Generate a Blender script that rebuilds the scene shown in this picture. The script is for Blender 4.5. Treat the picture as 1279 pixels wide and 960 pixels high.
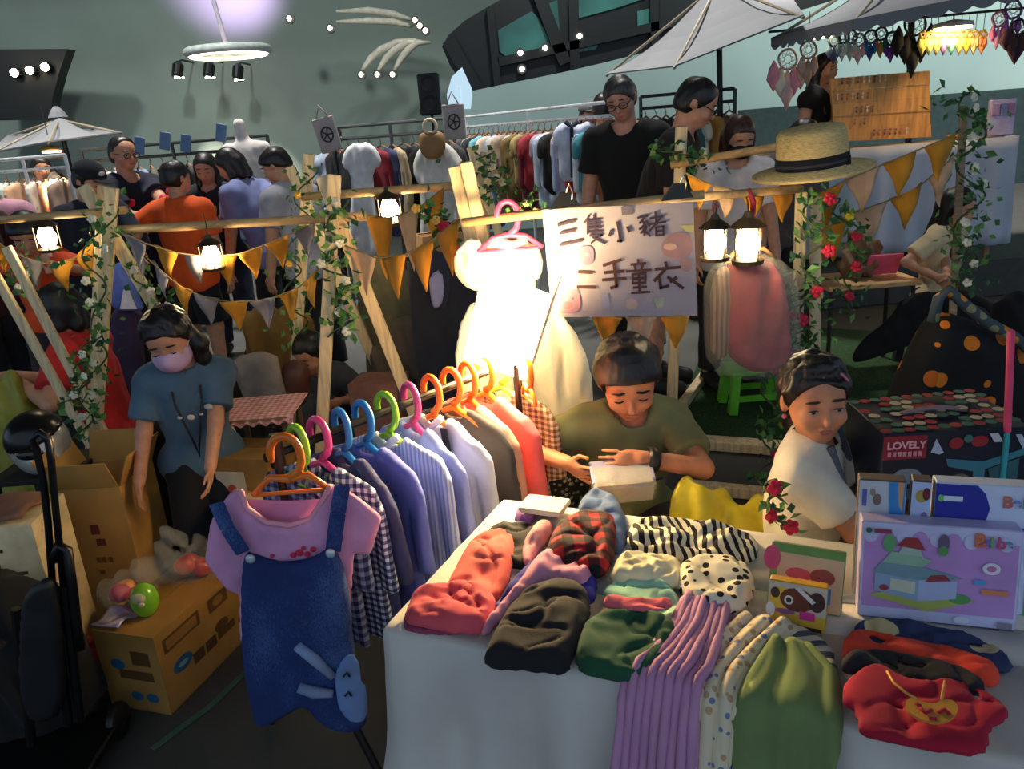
import bpy, bmesh, math, random
import numpy as np
from mathutils import Vector, Matrix, noise as mnoise

for o in list(bpy.data.objects): bpy.data.objects.remove(o)
scene = bpy.context.scene
COL = scene.collection
rng = np.random.RandomState(7)
LAMP = 74.0
random.seed(11)

# ------------------------------------------------------------------ camera
F_PX, PITCH, ROLL, CAM_H = 1000.0, math.radians(18), math.radians(4.5), 1.62
CF = np.array([0, math.cos(PITCH), -math.sin(PITCH)])
CU = np.array([0, math.sin(PITCH), math.cos(PITCH)])
CR = np.array([1.0, 0, 0])
CC, CS = math.cos(ROLL), math.sin(ROLL)
CAM = np.array([0, 0, CAM_H])
cam_data = bpy.data.cameras.new('camera')
cam_data.sensor_fit = 'HORIZONTAL'; cam_data.sensor_width = 36
cam_data.lens = F_PX / 1279 * 36
cam_data.clip_end = 200
cam = bpy.data.objects.new('camera', cam_data); COL.objects.link(cam)
ax, ay, az = CC * CR - CS * CU, CS * CR + CC * CU, -CF
cam.matrix_world = Matrix(((ax[0], ay[0], az[0], 0), (ax[1], ay[1], az[1], 0), (ax[2], ay[2], az[2], CAM_H), (0, 0, 0, 1)))
scene.camera = cam

def ray(px, py):
    x, y = (px - 639.5) / F_PX, -(py - 480) / F_PX
    return CR * (CC * x + CS * y) + CU * (-CS * x + CC * y) + CF
def PZ(px, py, z):
    d = ray(px, py); return CAM + d * (z - CAM_H) / d[2]
def PY(px, py, y):
    d = ray(px, py); return CAM + d * y / d[1]
def PXX(px, py, x):
    d = ray(px, py); return CAM + d * x / d[0]

# ------------------------------------------------------------------ world, exposure, added hall lights
world = bpy.data.worlds.new('evening_sky'); scene.world = world
world.use_nodes = True
bgn = world.node_tree.nodes['Background']
bgn.inputs[0].default_value = (0.58, 0.76, 1.0, 1); bgn.inputs[1].default_value = 0.33
scene.view_settings.view_transform = 'Standard'
scene.view_settings.look = 'None'
scene.view_settings.exposure = 1.0
scene.view_settings.gamma = 1.0
scene.view_settings.use_curve_mapping = False

def light(name, kind, loc, energy, color, target=None, **kw):
    d = bpy.data.lights.new(name, kind); d.energy = energy; d.color = color
    for k, v in kw.items(): setattr(d, k, v)
    o = bpy.data.objects.new(name, d); COL.objects.link(o); o.location = loc
    if target is not None:
        o.rotation_euler = (Vector(target) - Vector(loc)).to_track_quat('-Z', 'Y').to_euler()
    return o

# unseen spotlights added for the hall's lamps, brightening the far half of the market
for hx, hy, he in ((-6.5, 8.0, 1100), (-2.6, 7.4, 1250), (1.4, 7.5, 1250), (5.0, 8.0, 1150), (9.0, 9.5, 700), (-10.0, 10.0, 700)):
    light('ceiling_spot', 'SPOT', (hx, hy, 7.2), he, (1.0, 0.96, 0.9), (hx, hy + 0.6, 0), spot_size=math.radians(74), spot_blend=1.0, shadow_soft_size=0.25)

# unseen fill spots added to brighten the back and right walls
for hx, he in ((-9.0, 560), (-4.0, 520), (1.5, 420), (6.5, 950), (11.0, 950)):
    light('wall_fill', 'SPOT', (hx, 9.5, 6.9), he, (0.92, 1.0, 0.95), (hx, 15.0, 2.0), spot_size=math.radians(80), spot_blend=1.0, shadow_soft_size=0.3)

# ------------------------------------------------------------------ materials
def lin(c):
    out = []
    for v in c[:3]:
        v = v / 255.0
        out.append(v / 12.92 if v <= 0.04045 else ((v + 0.055) / 1.055) ** 2.4)
    return tuple(out) + (1.0,)
def shade(c, k): return tuple(min(255, max(0, v * k)) for v in c[:3])
_mats = {}
def _new(name):
    m = bpy.data.materials.new(name); m.use_nodes = True
    nt = m.node_tree; b = nt.nodes['Principled BSDF']
    return m, nt, b
def _node(nt, t, **kw):
    n = nt.nodes.new(t)
    for k, v in kw.items():
        if isinstance(k, str) and hasattr(n, k): setattr(n, k, v)
    return n
def _ramp(nt, src, stops, interp='LINEAR'):
    r = nt.nodes.new('ShaderNodeValToRGB'); r.color_ramp.interpolation = interp
    els = r.color_ramp.elements
    while len(els) < len(stops): els.new(0.5)
    for e, (p, c) in zip(els, stops): e.position = p; e.color = lin(c)
    nt.links.new(src, r.inputs[0]); return r
def _coord(nt, scale=(1, 1, 1), rot=(0, 0, 0)):
    tc = nt.nodes.new('ShaderNodeTexCoord'); mp = nt.nodes.new('ShaderNodeMapping')
    mp.inputs['Scale'].default_value = scale; mp.inputs['Rotation'].default_value = rot
    nt.links.new(tc.outputs['Object'], mp.inputs[0]); return mp.outputs[0]
def _bump(nt, b, src, strength=0.3, dist=0.004):
    bp = nt.nodes.new('ShaderNodeBump'); bp.inputs['Strength'].default_value = strength
    bp.inputs['Distance'].default_value = dist
    nt.links.new(src, bp.inputs['Height']); nt.links.new(bp.outputs[0], b.inputs['Normal'])
def plain(c, rough=0.5, metal=0.0, var=0.08, scale=14, bump=0.0, coat=0.0):
    key = ('plain', tuple(c), rough, metal, var, scale, bump, coat)
    if key in _mats: return _mats[key]
    m, nt, b = _new('paint_%d_%d_%d' % tuple(int(v) for v in c[:3]))
    n = nt.nodes.new('ShaderNodeTexNoise'); n.inputs['Scale'].default_value = scale; n.inputs['Detail'].default_value = 4
    nt.links.new(_coord(nt), n.inputs['Vector'])
    r = _ramp(nt, n.outputs[0], [(0.3, shade(c, 1 - var)), (0.7, shade(c, 1 + var))])
    nt.links.new(r.outputs[0], b.inputs['Base Color'])
    b.inputs['Roughness'].default_value = rough; b.inputs['Metallic'].default_value = metal
    if coat: b.inputs['Coat Weight'].default_value = coat
    if bump: _bump(nt, b, n.outputs[0], bump)
    _mats[key] = m; return m
def fabric(c, var=0.1, scale=9, rough=0.92, weave=420, bump=0.35):
    key = ('fabric', tuple(c), var, scale, weave, bump)
    if key in _mats: return _mats[key]
    m, nt, b = _new('cloth_%d_%d_%d' % tuple(int(v) for v in c[:3]))
    co = _coord(nt)
    n = nt.nodes.new('ShaderNodeTexNoise'); n.inputs['Scale'].default_value = scale; n.inputs['Detail'].default_value = 5
    nt.links.new(co, n.inputs['Vector'])
    r = _ramp(nt, n.outputs[0], [(0.3, shade(c, 1 - var)), (0.7, shade(c, 1 + var))])
    nt.links.new(r.outputs[0], b.inputs['Base Color'])
    n2 = nt.nodes.new('ShaderNodeTexNoise'); n2.inputs['Scale'].default_value = weave; n2.inputs['Detail'].default_value = 2
    nt.links.new(co, n2.inputs['Vector'])
    b.inputs['Roughness'].default_value = rough; b.inputs['Sheen Weight'].default_value = 0.04
    _bump(nt, b, n2.outputs[0], bump, 0.001)
    _mats[key] = m; return m
def wood(c, scale=6, axis=(1, 1, 12), rough=0.6):
    key = ('wood', tuple(c), scale, axis)
    if key in _mats: return _mats[key]
    m, nt, b = _new('wood_%d_%d_%d' % tuple(int(v) for v in c[:3]))
    n = nt.nodes.new('ShaderNodeTexNoise'); n.inputs['Scale'].default_value = scale; n.inputs['Detail'].default_value = 8
    n.inputs['Distortion'].default_value = 0.6
    nt.links.new(_coord(nt, axis), n.inputs['Vector'])
    r = _ramp(nt, n.outputs[0], [(0.25, shade(c, 0.78)), (0.5, c), (0.75, shade(c, 1.12))])
    nt.links.new(r.outputs[0], b.inputs['Base Color']); b.inputs['Roughness'].default_value = rough
    _bump(nt, b, n.outputs[0], 0.15, 0.003)
    _mats[key] = m; return m
def emit(c, strength):
    key = ('emit', tuple(c), strength)
    if key in _mats: return _mats[key]
    m, nt, b = _new('glow'); b.inputs['Base Color'].default_value = lin(c)
    b.inputs['Emission Color'].default_value = lin(c); b.inputs['Emission Strength'].default_value = strength
    _mats[key] = m; return m
def clear(c=(235, 240, 240), alpha=0.22, rough=0.12):
    key = ('clear', tuple(c), alpha, rough)
    if key in _mats: return _mats[key]
    m, nt, b = _new('clear_plastic')
    b.inputs['Base Color'].default_value = lin(c); b.inputs['Roughness'].default_value = rough
    n = nt.nodes.new('ShaderNodeTexNoise'); n.inputs['Scale'].default_value = 22; n.inputs['Detail'].default_value = 3
    nt.links.new(_coord(nt), n.inputs['Vector']); _bump(nt, b, n.outputs[0], 0.8, 0.02)
    b.inputs['Alpha'].default_value = alpha
    _mats[key] = m; return m
def pattern(kind, a, b_, scale=30, rot=(0, 0, 0), c=None, rough=0.9, plane='xyz'):
    key = ('pat', kind, tuple(a), tuple(b_), scale, rot, c, plane)
    if key in _mats: return _mats[key]
    m, nt, b = _new('print_' + kind)
    co = _coord(nt, (scale,) * 3, rot)
    b.inputs['Roughness'].default_value = rough
    L = nt.links
    def mathn(op, x, y=None):
        n = nt.nodes.new('ShaderNodeMath'); n.operation = op
        for i, v in enumerate((x, y)):
            if v is None: continue
            if isinstance(v, (int, float)): n.inputs[i].default_value = v
            else: L.new(v, n.inputs[i])
        return n.outputs[0]
    if kind in ('gingham', 'plaid'):
        sp = nt.nodes.new('ShaderNodeSeparateXYZ'); L.new(co, sp.inputs[0])
        sx, sy = {'xz': (0, 2), 'xy': (0, 1), 'yz': (1, 2), 'xyz': (0, 2)}[plane]
        thr = 0.5
        g1 = mathn('GREATER_THAN', mathn('FRACT', sp.outputs[sx]), thr)
        g2 = mathn('GREATER_THAN', mathn('FRACT', sp.outputs[sy]), thr)
        s = mathn('MULTIPLY', mathn('ADD', g1, g2), 0.5)
        mid = c if c else tuple((x + y) / 2 for x, y in zip(a, b_))
        r = _ramp(nt, s, [(0.0, a), (0.25, mid), (0.75, b_)], 'CONSTANT')
    elif kind == 'stripe':
        sp = nt.nodes.new('ShaderNodeSeparateXYZ'); L.new(co, sp.inputs[0])
        g = mathn('FRACT', sp.outputs[{'x': 0, 'y': 1, 'z': 2}.get(plane, 2)])
        r = _ramp(nt, g, [(0.0, a), (0.5, b_)], 'CONSTANT')
    elif kind == 'dots':
        v = nt.nodes.new('ShaderNodeTexVoronoi'); v.inputs['Scale'].default_value = 1.0; v.inputs['Randomness'].default_value = 0.55
        L.new(co, v.inputs['Vector'])
        r = _ramp(nt, v.outputs['Distance'], [(0.0, b_), (0.27, a)], 'CONSTANT')
    elif kind == 'zebra':
        w = nt.nodes.new('ShaderNodeTexWave'); w.inputs['Scale'].default_value = 1.0; w.inputs['Distortion'].default_value = 9
        w.inputs['Detail'].default_value = 2; w.inputs['Detail Scale'].default_value = 0.7
        L.new(co, w.inputs['Vector'])
        r = _ramp(nt, w.outputs[1], [(0.0, a), (0.56, b_)], 'CONSTANT')
    else:  # floral / patches: voronoi cells given one of three colours
        v = nt.nodes.new('ShaderNodeTexVoronoi'); v.inputs['Scale'].default_value = 1.0; v.inputs['Randomness'].default_value = 0.9
        L.new(co, v.inputs['Vector'])
        sp = nt.nodes.new('ShaderNodeSeparateXYZ'); L.new(v.outputs['Color'], sp.inputs[0])
        cc = c if c else b_
        rc = _ramp(nt, sp.outputs[0], [(0.0, b_), (0.45, cc), (0.8, a)], 'CONSTANT')
        mk = _ramp(nt, v.outputs['Distance'], [(0.0, (255, 255, 255)), (0.36, (0, 0, 0))], 'CONSTANT')
        mx = nt.nodes.new('ShaderNodeMix'); mx.data_type = 'RGBA'
        L.new(mk.outputs[0], mx.inputs[0]); mx.inputs[6].default_value = lin(a); L.new(rc.outputs[0], mx.inputs[7])
        L.new(mx.outputs[2], b.inputs['Base Color']); _mats[key] = m; return m
    L.new(r.outputs[0], b.inputs['Base Color'])
    _mats[key] = m; return m

# ------------------------------------------------------------------ objects
def tag(o, label=None, cat=None, group=None, kind=None):
    if label: o['label'] = label
    if cat: o['category'] = cat
    if group: o['group'] = group
    if kind: o['kind'] = kind
    return o
def thing(name, label, cat, loc=(0, 0, 0), group=None):
    o = bpy.data.objects.new(name, None); COL.objects.link(o)
    o.location = tuple(float(v) for v in loc); o.empty_display_size = 0.05
    return tag(o, label, cat, group)
def world_loc(o):
    l = Vector(o.location)
    while o.parent: o = o.parent; l += Vector(o.location)
    return l
def link_mesh(name, verts, faces, mats, parent=None, mi=None, smooth=True, origin=None):
    """verts in world coordinates; the object sits at its parent's origin, or at `origin`"""
    verts = np.asarray(verts, dtype=float).reshape(-1, 3)
    base = np.array(world_loc(parent)) if parent is not None else (np.array(origin, dtype=float) if origin is not None else np.zeros(3))
    if parent is None and origin is None and len(verts):
        base = np.array([(verts[:, 0].min() + verts[:, 0].max()) / 2, (verts[:, 1].min() + verts[:, 1].max()) / 2, verts[:, 2].min()])
    me = bpy.data.meshes.new(name)
    fl = faces.tolist() if isinstance(faces, np.ndarray) else faces
    me.from_pydata((verts - base).tolist(), [], fl)
    if not isinstance(mats, (list, tuple)): mats = [mats]
    for m in mats: me.materials.append(m)
    if mi is not None and len(mi): me.polygons.foreach_set('material_index', list(mi))
    if smooth: me.polygons.foreach_set('use_smooth', [True] * len(me.polygons))
    me.update()
    o = bpy.data.objects.new(name, me); COL.objects.link(o)
    if parent is not None: o.parent = parent
    else: o.location = base
    return o
def copy_tree(src, parent=None):
    c = src.copy(); COL.objects.link(c); c.parent = parent
    for ch in list(src.children): copy_tree(ch, c)
    return c
def nrm(v):
    v = np.asarray(v, dtype=float); return v / (np.linalg.norm(v) + 1e-12)

class MB:
    def __init__(s): s.v, s.f, s.mi = [], [], []
    def add(s, vs, fs, mi=0):
        k = len(s.v); s.v += [tuple(map(float, p)) for p in vs]
        s.f += [tuple(i + k for i in f) for f in fs]; s.mi += [mi] * len(fs); return s
    def box(s, c, size, X=(1, 0, 0), Y=(0, 1, 0), Z=(0, 0, 1), mi=0, bev=0.0):
        c = np.array(c, float); X, Y, Z = np.array(X, float), np.array(Y, float), np.array(Z, float)
        h = np.array(size, float) / 2; b = min(bev, h.min() * 0.9)
        if b <= 0:
            vs = [c + X * h[0] * i + Y * h[1] * j + Z * h[2] * k for k in (-1, 1) for j in (-1, 1) for i in (-1, 1)]
            fs = [(0, 2, 3, 1), (4, 5, 7, 6), (0, 1, 5, 4), (2, 6, 7, 3), (0, 4, 6, 2), (1, 3, 7, 5)]
            return s.add(vs, fs, mi)
        bm = bmesh.new()
        for k in (-1, 1):
            for j in (-1, 1):
                for i in (-1, 1):
                    for q in range(3):
                        e = [h[0], h[1], h[2]]
                        for w in range(3):
                            if w != q: e[w] -= b
                        bm.verts.new(tuple(c + X * e[0] * i + Y * e[1] * j + Z * e[2] * k))
        bmesh.ops.convex_hull(bm, input=bm.verts)
        bmesh.ops.dissolve_limit(bm, angle_limit=0.01, verts=bm.verts, edges=bm.edges)
        bm.verts.index_update()
        s.add([v.co[:] for v in bm.verts], [[v.index for v in f.verts] for f in bm.faces], mi); bm.free(); return s
    def beam(s, a, b, w, t, up=(0, 0, 1), mi=0, bev=0.003):
        a, b = np.array(a, float), np.array(b, float); d = nrm(b - a)
        u = np.array(up, float); u = u - d * (u @ d)
        if np.linalg.norm(u) < 1e-3: u = np.cross(d, (1, 0, 0))
        u = nrm(u); sd = np.cross(d, u)
        return s.box((a + b) / 2, (np.linalg.norm(b - a), w, t), d, sd, u, mi, bev)
    def tube(s, pts, r, n=8, mi=0, cap=True, closed=False):
        pts = [np.array(p, float) for p in pts]; m = len(pts)
        rs = r if isinstance(r, (list, tuple, np.ndarray)) else [r] * m
        rings = []; prev = None
        for i, p in enumerate(pts):
            if closed: d = nrm(pts[(i + 1) % m] - pts[i - 1])
            else: d = nrm(pts[min(i + 1, m - 1)] - pts[max(i - 1, 0)])
            if prev is None:
                u = np.cross(d, (0, 0, 1))
                if np.linalg.norm(u) < 1e-3: u = np.cross(d, (1, 0, 0))
            else: u = prev - d * (prev @ d)
            u = nrm(u); prev = u; w = np.cross(d, u)
            rings.append([p + (u * math.cos(2 * math.pi * k / n) + w * math.sin(2 * math.pi * k / n)) * rs[i] for k in range(n)])
        return s.loft(rings, mi, cap and not closed, closed)
    def loft(s, rings, mi=0, cap=True, closed=False):
        m, n = len(rings), len(rings[0]); vs = [p for r in rings for p in r]; fs = []
        for i in range(m if closed else m - 1):
            a, b = i * n, ((i + 1) % m) * n
            fs += [(a + k, a + (k + 1) % n, b + (k + 1) % n, b + k) for k in range(n)]
        if cap: fs += [tuple(range(n - 1, -1, -1)), tuple((m - 1) * n + k for k in range(n))]
        return s.add(vs, fs, mi)
    def lathe(s, c, prof, n=20, Z=(0, 0, 1), mi=0, cap=True, sx=1, sy=1):
        c = np.array(c, float); Z = nrm(Z); X = np.cross(Z, (0, 1, 0))
        if np.linalg.norm(X) < 1e-3: X = np.array([1.0, 0, 0])
        X = nrm(X); Yv = np.cross(Z, X)
        rings = [[c + Z * z + X * (r * sx * math.cos(2 * math.pi * k / n)) + Yv * (r * sy * math.sin(2 * math.pi * k / n)) for k in range(n)] for r, z in prof]
        return s.loft(rings, mi, cap)
    def sphere(s, c, r, n=12, mi=0, R=None):
        r = np.array(r if hasattr(r, '__len__') else (r, r, r), float); c = np.array(c, float)
        R = np.eye(3) if R is None else np.array(R)
        rings = []
        for i in range(1, n):
            t = math.pi * i / n
            rings.append([c + R @ (r * np.array([math.sin(t) * math.cos(2 * math.pi * k / (n + 4)), math.sin(t) * math.sin(2 * math.pi * k / (n + 4)), -math.cos(t)])) for k in range(n + 4)])
        return s.loft(rings, mi, True)
    def prism(s, poly, d, mi=0):
        poly = [np.array(p, float) for p in poly]; d = np.array(d, float); n = len(poly)
        vs = poly + [p + d for p in poly]
        fs = [tuple(range(n - 1, -1, -1)), tuple(n + i for i in range(n))] + [(i, (i + 1) % n, n + (i + 1) % n, n + i) for i in range(n)]
        return s.add(vs, fs, mi)
    def grid(s, fn, nu, nv, mi=0):
        vs = [fn(i / nu, j / nv) for j in range(nv + 1) for i in range(nu + 1)]
        fs = [(j * (nu + 1) + i, j * (nu + 1) + i + 1, (j + 1) * (nu + 1) + i + 1, (j + 1) * (nu + 1) + i) for j in range(nv) for i in range(nu)]
        return s.add(vs, fs, mi)
    def build(s, name, mats, parent=None, smooth=False, origin=None):
        return link_mesh(name, s.v, s.f, mats, parent, s.mi, smooth, origin)

def struct(name, mb, mats, parent=None, smooth=False):
    o = mb.build(name, mats, parent, smooth)
    if parent is None: o['kind'] = 'structure'
    return o

# ------------------------------------------------------------------ implicit surfaces (bodies, clothes)
_CORN = np.array([[i, j, k] for i in (0, 1) for j in (0, 1) for k in (0, 1)])
_EDG = [(a, b) for a in range(8) for b in range(a + 1, 8) if np.abs(_CORN[a] - _CORN[b]).sum() == 1]
def surfnet(f, org, h):
    """naive surface nets: field f on a regular grid -> verts, quads"""
    h = np.array([h, h, h], float) if np.isscalar(h) else np.array(h, float)
    ins = f < 0
    nx, ny, nz = f.shape
    cs = np.zeros((nx - 1, ny - 1, nz - 1), np.int8)
    for c in _CORN: cs += ins[c[0]:nx - 1 + c[0], c[1]:ny - 1 + c[1], c[2]:nz - 1 + c[2]]
    act = np.argwhere((cs > 0) & (cs < 8))
    if not len(act): return np.zeros((0, 3)), np.zeros((0, 4), int)
    idx = -np.ones(cs.shape, np.int64); idx[tuple(act.T)] = np.arange(len(act))
    vals = np.stack([f[act[:, 0] + c[0], act[:, 1] + c[1], act[:, 2] + c[2]] for c in _CORN], 1)
    acc = np.zeros((len(act), 3)); cnt = np.zeros(len(act))
    for a, b in _EDG:
        va, vb = vals[:, a], vals[:, b]; m = (va < 0) != (vb < 0)
        t = np.where(m, va / np.where(m, va - vb, 1), 0)
        p = _CORN[a] + (_CORN[b] - _CORN[a]) * t[:, None]
        acc += np.where(m[:, None], p, 0); cnt += m
    V = (act + acc / cnt[:, None]) * h + np.array(org)
    Q = []
    for ax_ in range(3):
        sl0 = [slice(None)] * 3; sl1 = [slice(None)] * 3
        sl0[ax_] = slice(0, -1); sl1[ax_] = slice(1, None)
        a, b = ins[tuple(sl0)], ins[tuple(sl1)]
        e = np.argwhere(a != b)
        o1, o2 = [(1, 2), (2, 0), (0, 1)][ax_]
        ok = (e[:, o1] > 0) & (e[:, o2] > 0) & (e[:, o1] < f.shape[o1] - 1) & (e[:, o2] < f.shape[o2] - 1)
        e = e[ok]
        if not len(e): continue
        fl = a[tuple(e.T)]
        def gi(d1, d2):
            q = e.copy(); q[:, o1] -= d1; q[:, o2] -= d2; return idx[tuple(q.T)]
        q = np.stack([gi(1, 1), gi(0, 1), gi(0, 0), gi(1, 0)], 1)
        q[~fl] = q[~fl][:, ::-1]; Q.append(q)
    return V, np.concatenate(Q)

class Blob:
    """smooth union of round cones and ellipsoids; ops run in order"""
    def __init__(s): s.ops = []
    def cone(s, a, b, ra, rb=None, k=0.02, flat=None):
        a, b = np.array(a, float), np.array(b, float); rb = ra if rb is None else rb
        r = max(ra, rb); s.ops.append(('u', 'c', (a, b, ra, rb, flat), k, np.minimum(a, b) - r, np.maximum(a, b) + r)); return s
    def ell(s, c, r, R=None, k=0.02, sub=False):
        c, r = np.array(c, float), np.array(r, float); R = np.eye(3) if R is None else np.array(R)
        m = r.max() if R is not None else r
        s.ops.append(('s' if sub else 'u', 'e', (c, r, R), k, c - m, c + m)); return s
    def sub_cone(s, a, b, ra, rb=None, k=0.01):
        s.cone(a, b, ra, rb, k); o = s.ops.pop(); s.ops.append(('s',) + o[1:]); return s
    def cut(s, p, n, k=0.004, near=None):
        """remove the side the normal points to (only within `near`=(centre, radius) if given)"""
        s.ops.append(('x', 'p', (np.array(p, float), nrm(n), near), k, None, None)); return s
    def mesh(s, h, wr=0.0, wf=40.0, seed=0):
        us = [o for o in s.ops if o[0] == 'u']
        lo = np.min([o[4] for o in us], 0) - 3 * h - 0.01; hi = np.max([o[5] for o in us], 0) + 3 * h + 0.01
        n = np.ceil((hi - lo) / h).astype(int) + 1
        axs = [lo[i] + np.arange(n[i]) * h for i in range(3)]
        f = np.full(n, 0.5, np.float32)
        for op, kind, prm, k, l, u in s.ops:
            if kind == 'p':
                p, nn, near = prm
                d = ((axs[0][:, None, None] - p[0]) * nn[0] + (axs[1][None, :, None] - p[1]) * nn[1] + (axs[2][None, None, :] - p[2]) * nn[2])
                if near is not None:
                    c, r = near
                    m = ((axs[0][:, None, None] - c[0]) ** 2 + (axs[1][None, :, None] - c[1]) ** 2 + (axs[2][None, None, :] - c[2]) ** 2) < r * r
                    f = np.where(m, np.maximum(f, d), f)
                else: f = np.maximum(f, d)
                continue
            mg = k + 2.5 * h
            i0 = np.maximum(0, np.floor((l - mg - lo) / h).astype(int)); i1 = np.minimum(n, np.ceil((u + mg - lo) / h).astype(int) + 1)
            if (i1 <= i0).any(): continue
            sl = tuple(slice(a, b) for a, b in zip(i0, i1))
            X = axs[0][sl[0]][:, None, None]; Yv = axs[1][sl[1]][None, :, None]; Zv = axs[2][sl[2]][None, None, :]
            if kind == 'c':
                a, b, ra, rb, flat = prm; ba = b - a; L2 = ba @ ba + 1e-12
                px, py, pz = X - a[0], Yv - a[1], Zv - a[2]
                tt = (px * ba[0] + py * ba[1] + pz * ba[2]) / L2; t = np.clip(tt, 0, 1)
                d = np.sqrt((px - t * ba[0]) ** 2 + (py - t * ba[1]) ** 2 + (pz - t * ba[2]) ** 2) - (ra + (rb - ra) * t)
                if flat: d = np.maximum(d, (tt - 1) * math.sqrt(L2))
            else:
                c, r, R = prm
                px, py, pz = X - c[0], Yv - c[1], Zv - c[2]
                q = [(px * R[0, i] + py * R[1, i] + pz * R[2, i]) / r[i] for i in range(3)]
                g = np.sqrt(q[0] ** 2 + q[1] ** 2 + q[2] ** 2)
                q2 = np.sqrt((q[0] / r[0]) ** 2 + (q[1] / r[1]) ** 2 + (q[2] / r[2]) ** 2) + 1e-9
                d = np.where(g < 0.25, -r.min() * 0.8, g * (g - 1) / q2)
            o = f[sl]
            if op == 'u':
                e = np.maximum(k - np.abs(o - d), 0) / max(k, 1e-6); f[sl] = np.minimum(o, d) - e * e * k * 0.25
            else:
                e = np.maximum(k - np.abs(o + d), 0) / max(k, 1e-6); f[sl] = np.maximum(o, -d) + e * e * k * 0.25
        if wr:
            r_ = np.random.RandomState(seed)
            for _ in range(4):
                w = r_.normal(size=3) * wf; ph = r_.rand() * 6.28
                f = f + (wr / 2) * np.sin(axs[0][:, None, None] * w[0] + axs[1][None, :, None] * w[1] + axs[2][None, None, :] * w[2] * 0.6 + ph)
        f[0], f[-1], f[:, 0], f[:, -1], f[:, :, 0], f[:, :, -1] = 0.5, 0.5, 0.5, 0.5, 0.5, 0.5
        return surfnet(f, lo, h)
    def build(s, name, mats, h, parent=None, wr=0.0, wf=40.0, seed=0, origin=None):
        v, q = s.mesh(h, wr, wf, seed); return link_mesh(name, v, q, mats, parent, None, True, origin)

def vnoise(u, v, seed=0):
    r = np.random.RandomState(seed).rand(64, 64)
    iu, iv = np.floor(u).astype(int), np.floor(v).astype(int); fu, fv = u - iu, v - iv
    fu, fv = fu * fu * (3 - 2 * fu), fv * fv * (3 - 2 * fv)
    g = lambda a, b: r[a % 64, b % 64]
    return (g(iu, iv) * (1 - fu) + g(iu + 1, iv) * fu) * (1 - fv) + (g(iu, iv + 1) * (1 - fu) + g(iu + 1, iv + 1) * fu) * fv - 0.5
def poly_sd(P, U, V):
    P = np.array(P, float); d2 = np.full(U.shape, 1e9); inside = np.zeros(U.shape, bool)
    for i in range(len(P)):
        a, b = P[i], P[(i + 1) % len(P)]; e = b - a
        pu, pv = U - a[0], V - a[1]
        t = np.clip((pu * e[0] + pv * e[1]) / (e @ e + 1e-12), 0, 1)
        d2 = np.minimum(d2, (pu - t * e[0]) ** 2 + (pv - t * e[1]) ** 2)
        c = (a[1] > V) != (b[1] > V)
        xi = a[0] + (V - a[1]) * e[0] / (e[1] if abs(e[1]) > 1e-12 else 1e-12)
        inside ^= c & (U < xi)
    d = np.sqrt(d2); return np.where(inside, -d, d)
def smooth_poly(P, it=1):
    for _ in range(it):
        Q = []
        for i in range(len(P)):
            a, b = np.array(P[i], float), np.array(P[(i + 1) % len(P)], float)
            Q += [a * 0.75 + b * 0.25, a * 0.25 + b * 0.75]
        P = Q
    return [tuple(p) for p in P]
def puff_mesh(poly, T, step=0.008, edge=None, two=False, wr=0.004, wf=(14, 14), fold=0.0, ff=(20, 3), seed=0, hfn=None, ridge=0.0, rf=(9, 9)):
    """cloth slab over a 2-D outline: (u, v, n) verts; two=True is symmetric about n=0"""
    P = np.array(poly, float); lo, hi = P.min(0) - 3 * step, P.max(0) + 3 * step
    nu, nv = (np.ceil((hi - lo) / step).astype(int) + 1)
    U, V = np.meshgrid(lo[0] + np.arange(nu) * step, lo[1] + np.arange(nv) * step, indexing='ij')
    d = poly_sd(P, U, V); e = edge if edge else max(T, step)
    x = np.clip(-d / e, 0, 1); t = T * np.sqrt(x * (2 - x))
    if hfn is not None: t = t * hfn(U, V)
    t = t + wr * 2 * vnoise(U * wf[0] + 9, V * wf[1] + 9, seed) * x + wr * vnoise(U * wf[0] * 2.3, V * wf[1] * 2.3, seed + 1) * x
    if ridge:
        q = vnoise(U * rf[0] + 0.35 * V * rf[1] + 3 * vnoise(U * 6, V * 6, seed + 9), V * rf[1] + 17, seed + 4); t = t - ridge * np.exp(-(q / 0.07) ** 2) * x
        q = vnoise(U * rf[0] * 1.9 + 31, V * rf[1] * 1.7 - 0.6 * U * rf[0] + 3, seed + 6); t = t - 0.6 * ridge * np.exp(-(q / 0.06) ** 2) * x
    n0 = fold * 2 * vnoise(U * ff[0] + 5, V * ff[1] + 5, seed + 2) if fold else np.zeros_like(U)
    hn = min(step, T * 0.7); mx = T * 1.3 + 3 * wr + 2 * abs(fold) + 3 * hn
    N = np.arange(-mx if two else -3 * hn, mx + hn, hn)
    n3 = N[None, None, :]
    if two: f = np.abs(n3 - n0[:, :, None]) - t[:, :, None]
    else: f = np.maximum(n3 - t[:, :, None] - n0[:, :, None] * x[:, :, None], -n3)
    f = np.where(d[:, :, None] > 0, np.sqrt(d[:, :, None] ** 2 + np.minimum(np.abs(n3), 0.01) ** 2) + 1e-5, f)
    return surfnet(f, (lo[0], lo[1], N[0]), (step, step, hn))
def puff(name, mats, poly, T, O, U, V, parent=None, origin=None, **kw):
    v, q = puff_mesh(poly, T, **kw)
    O, U, V = np.array(O, float), np.array(U, float), np.array(V, float); N = np.cross(U, V)
    w = O + v[:, :1] * U + v[:, 1:2] * V + v[:, 2:3] * N
    return link_mesh(name, w, q, mats, parent, None, True, origin)

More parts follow.
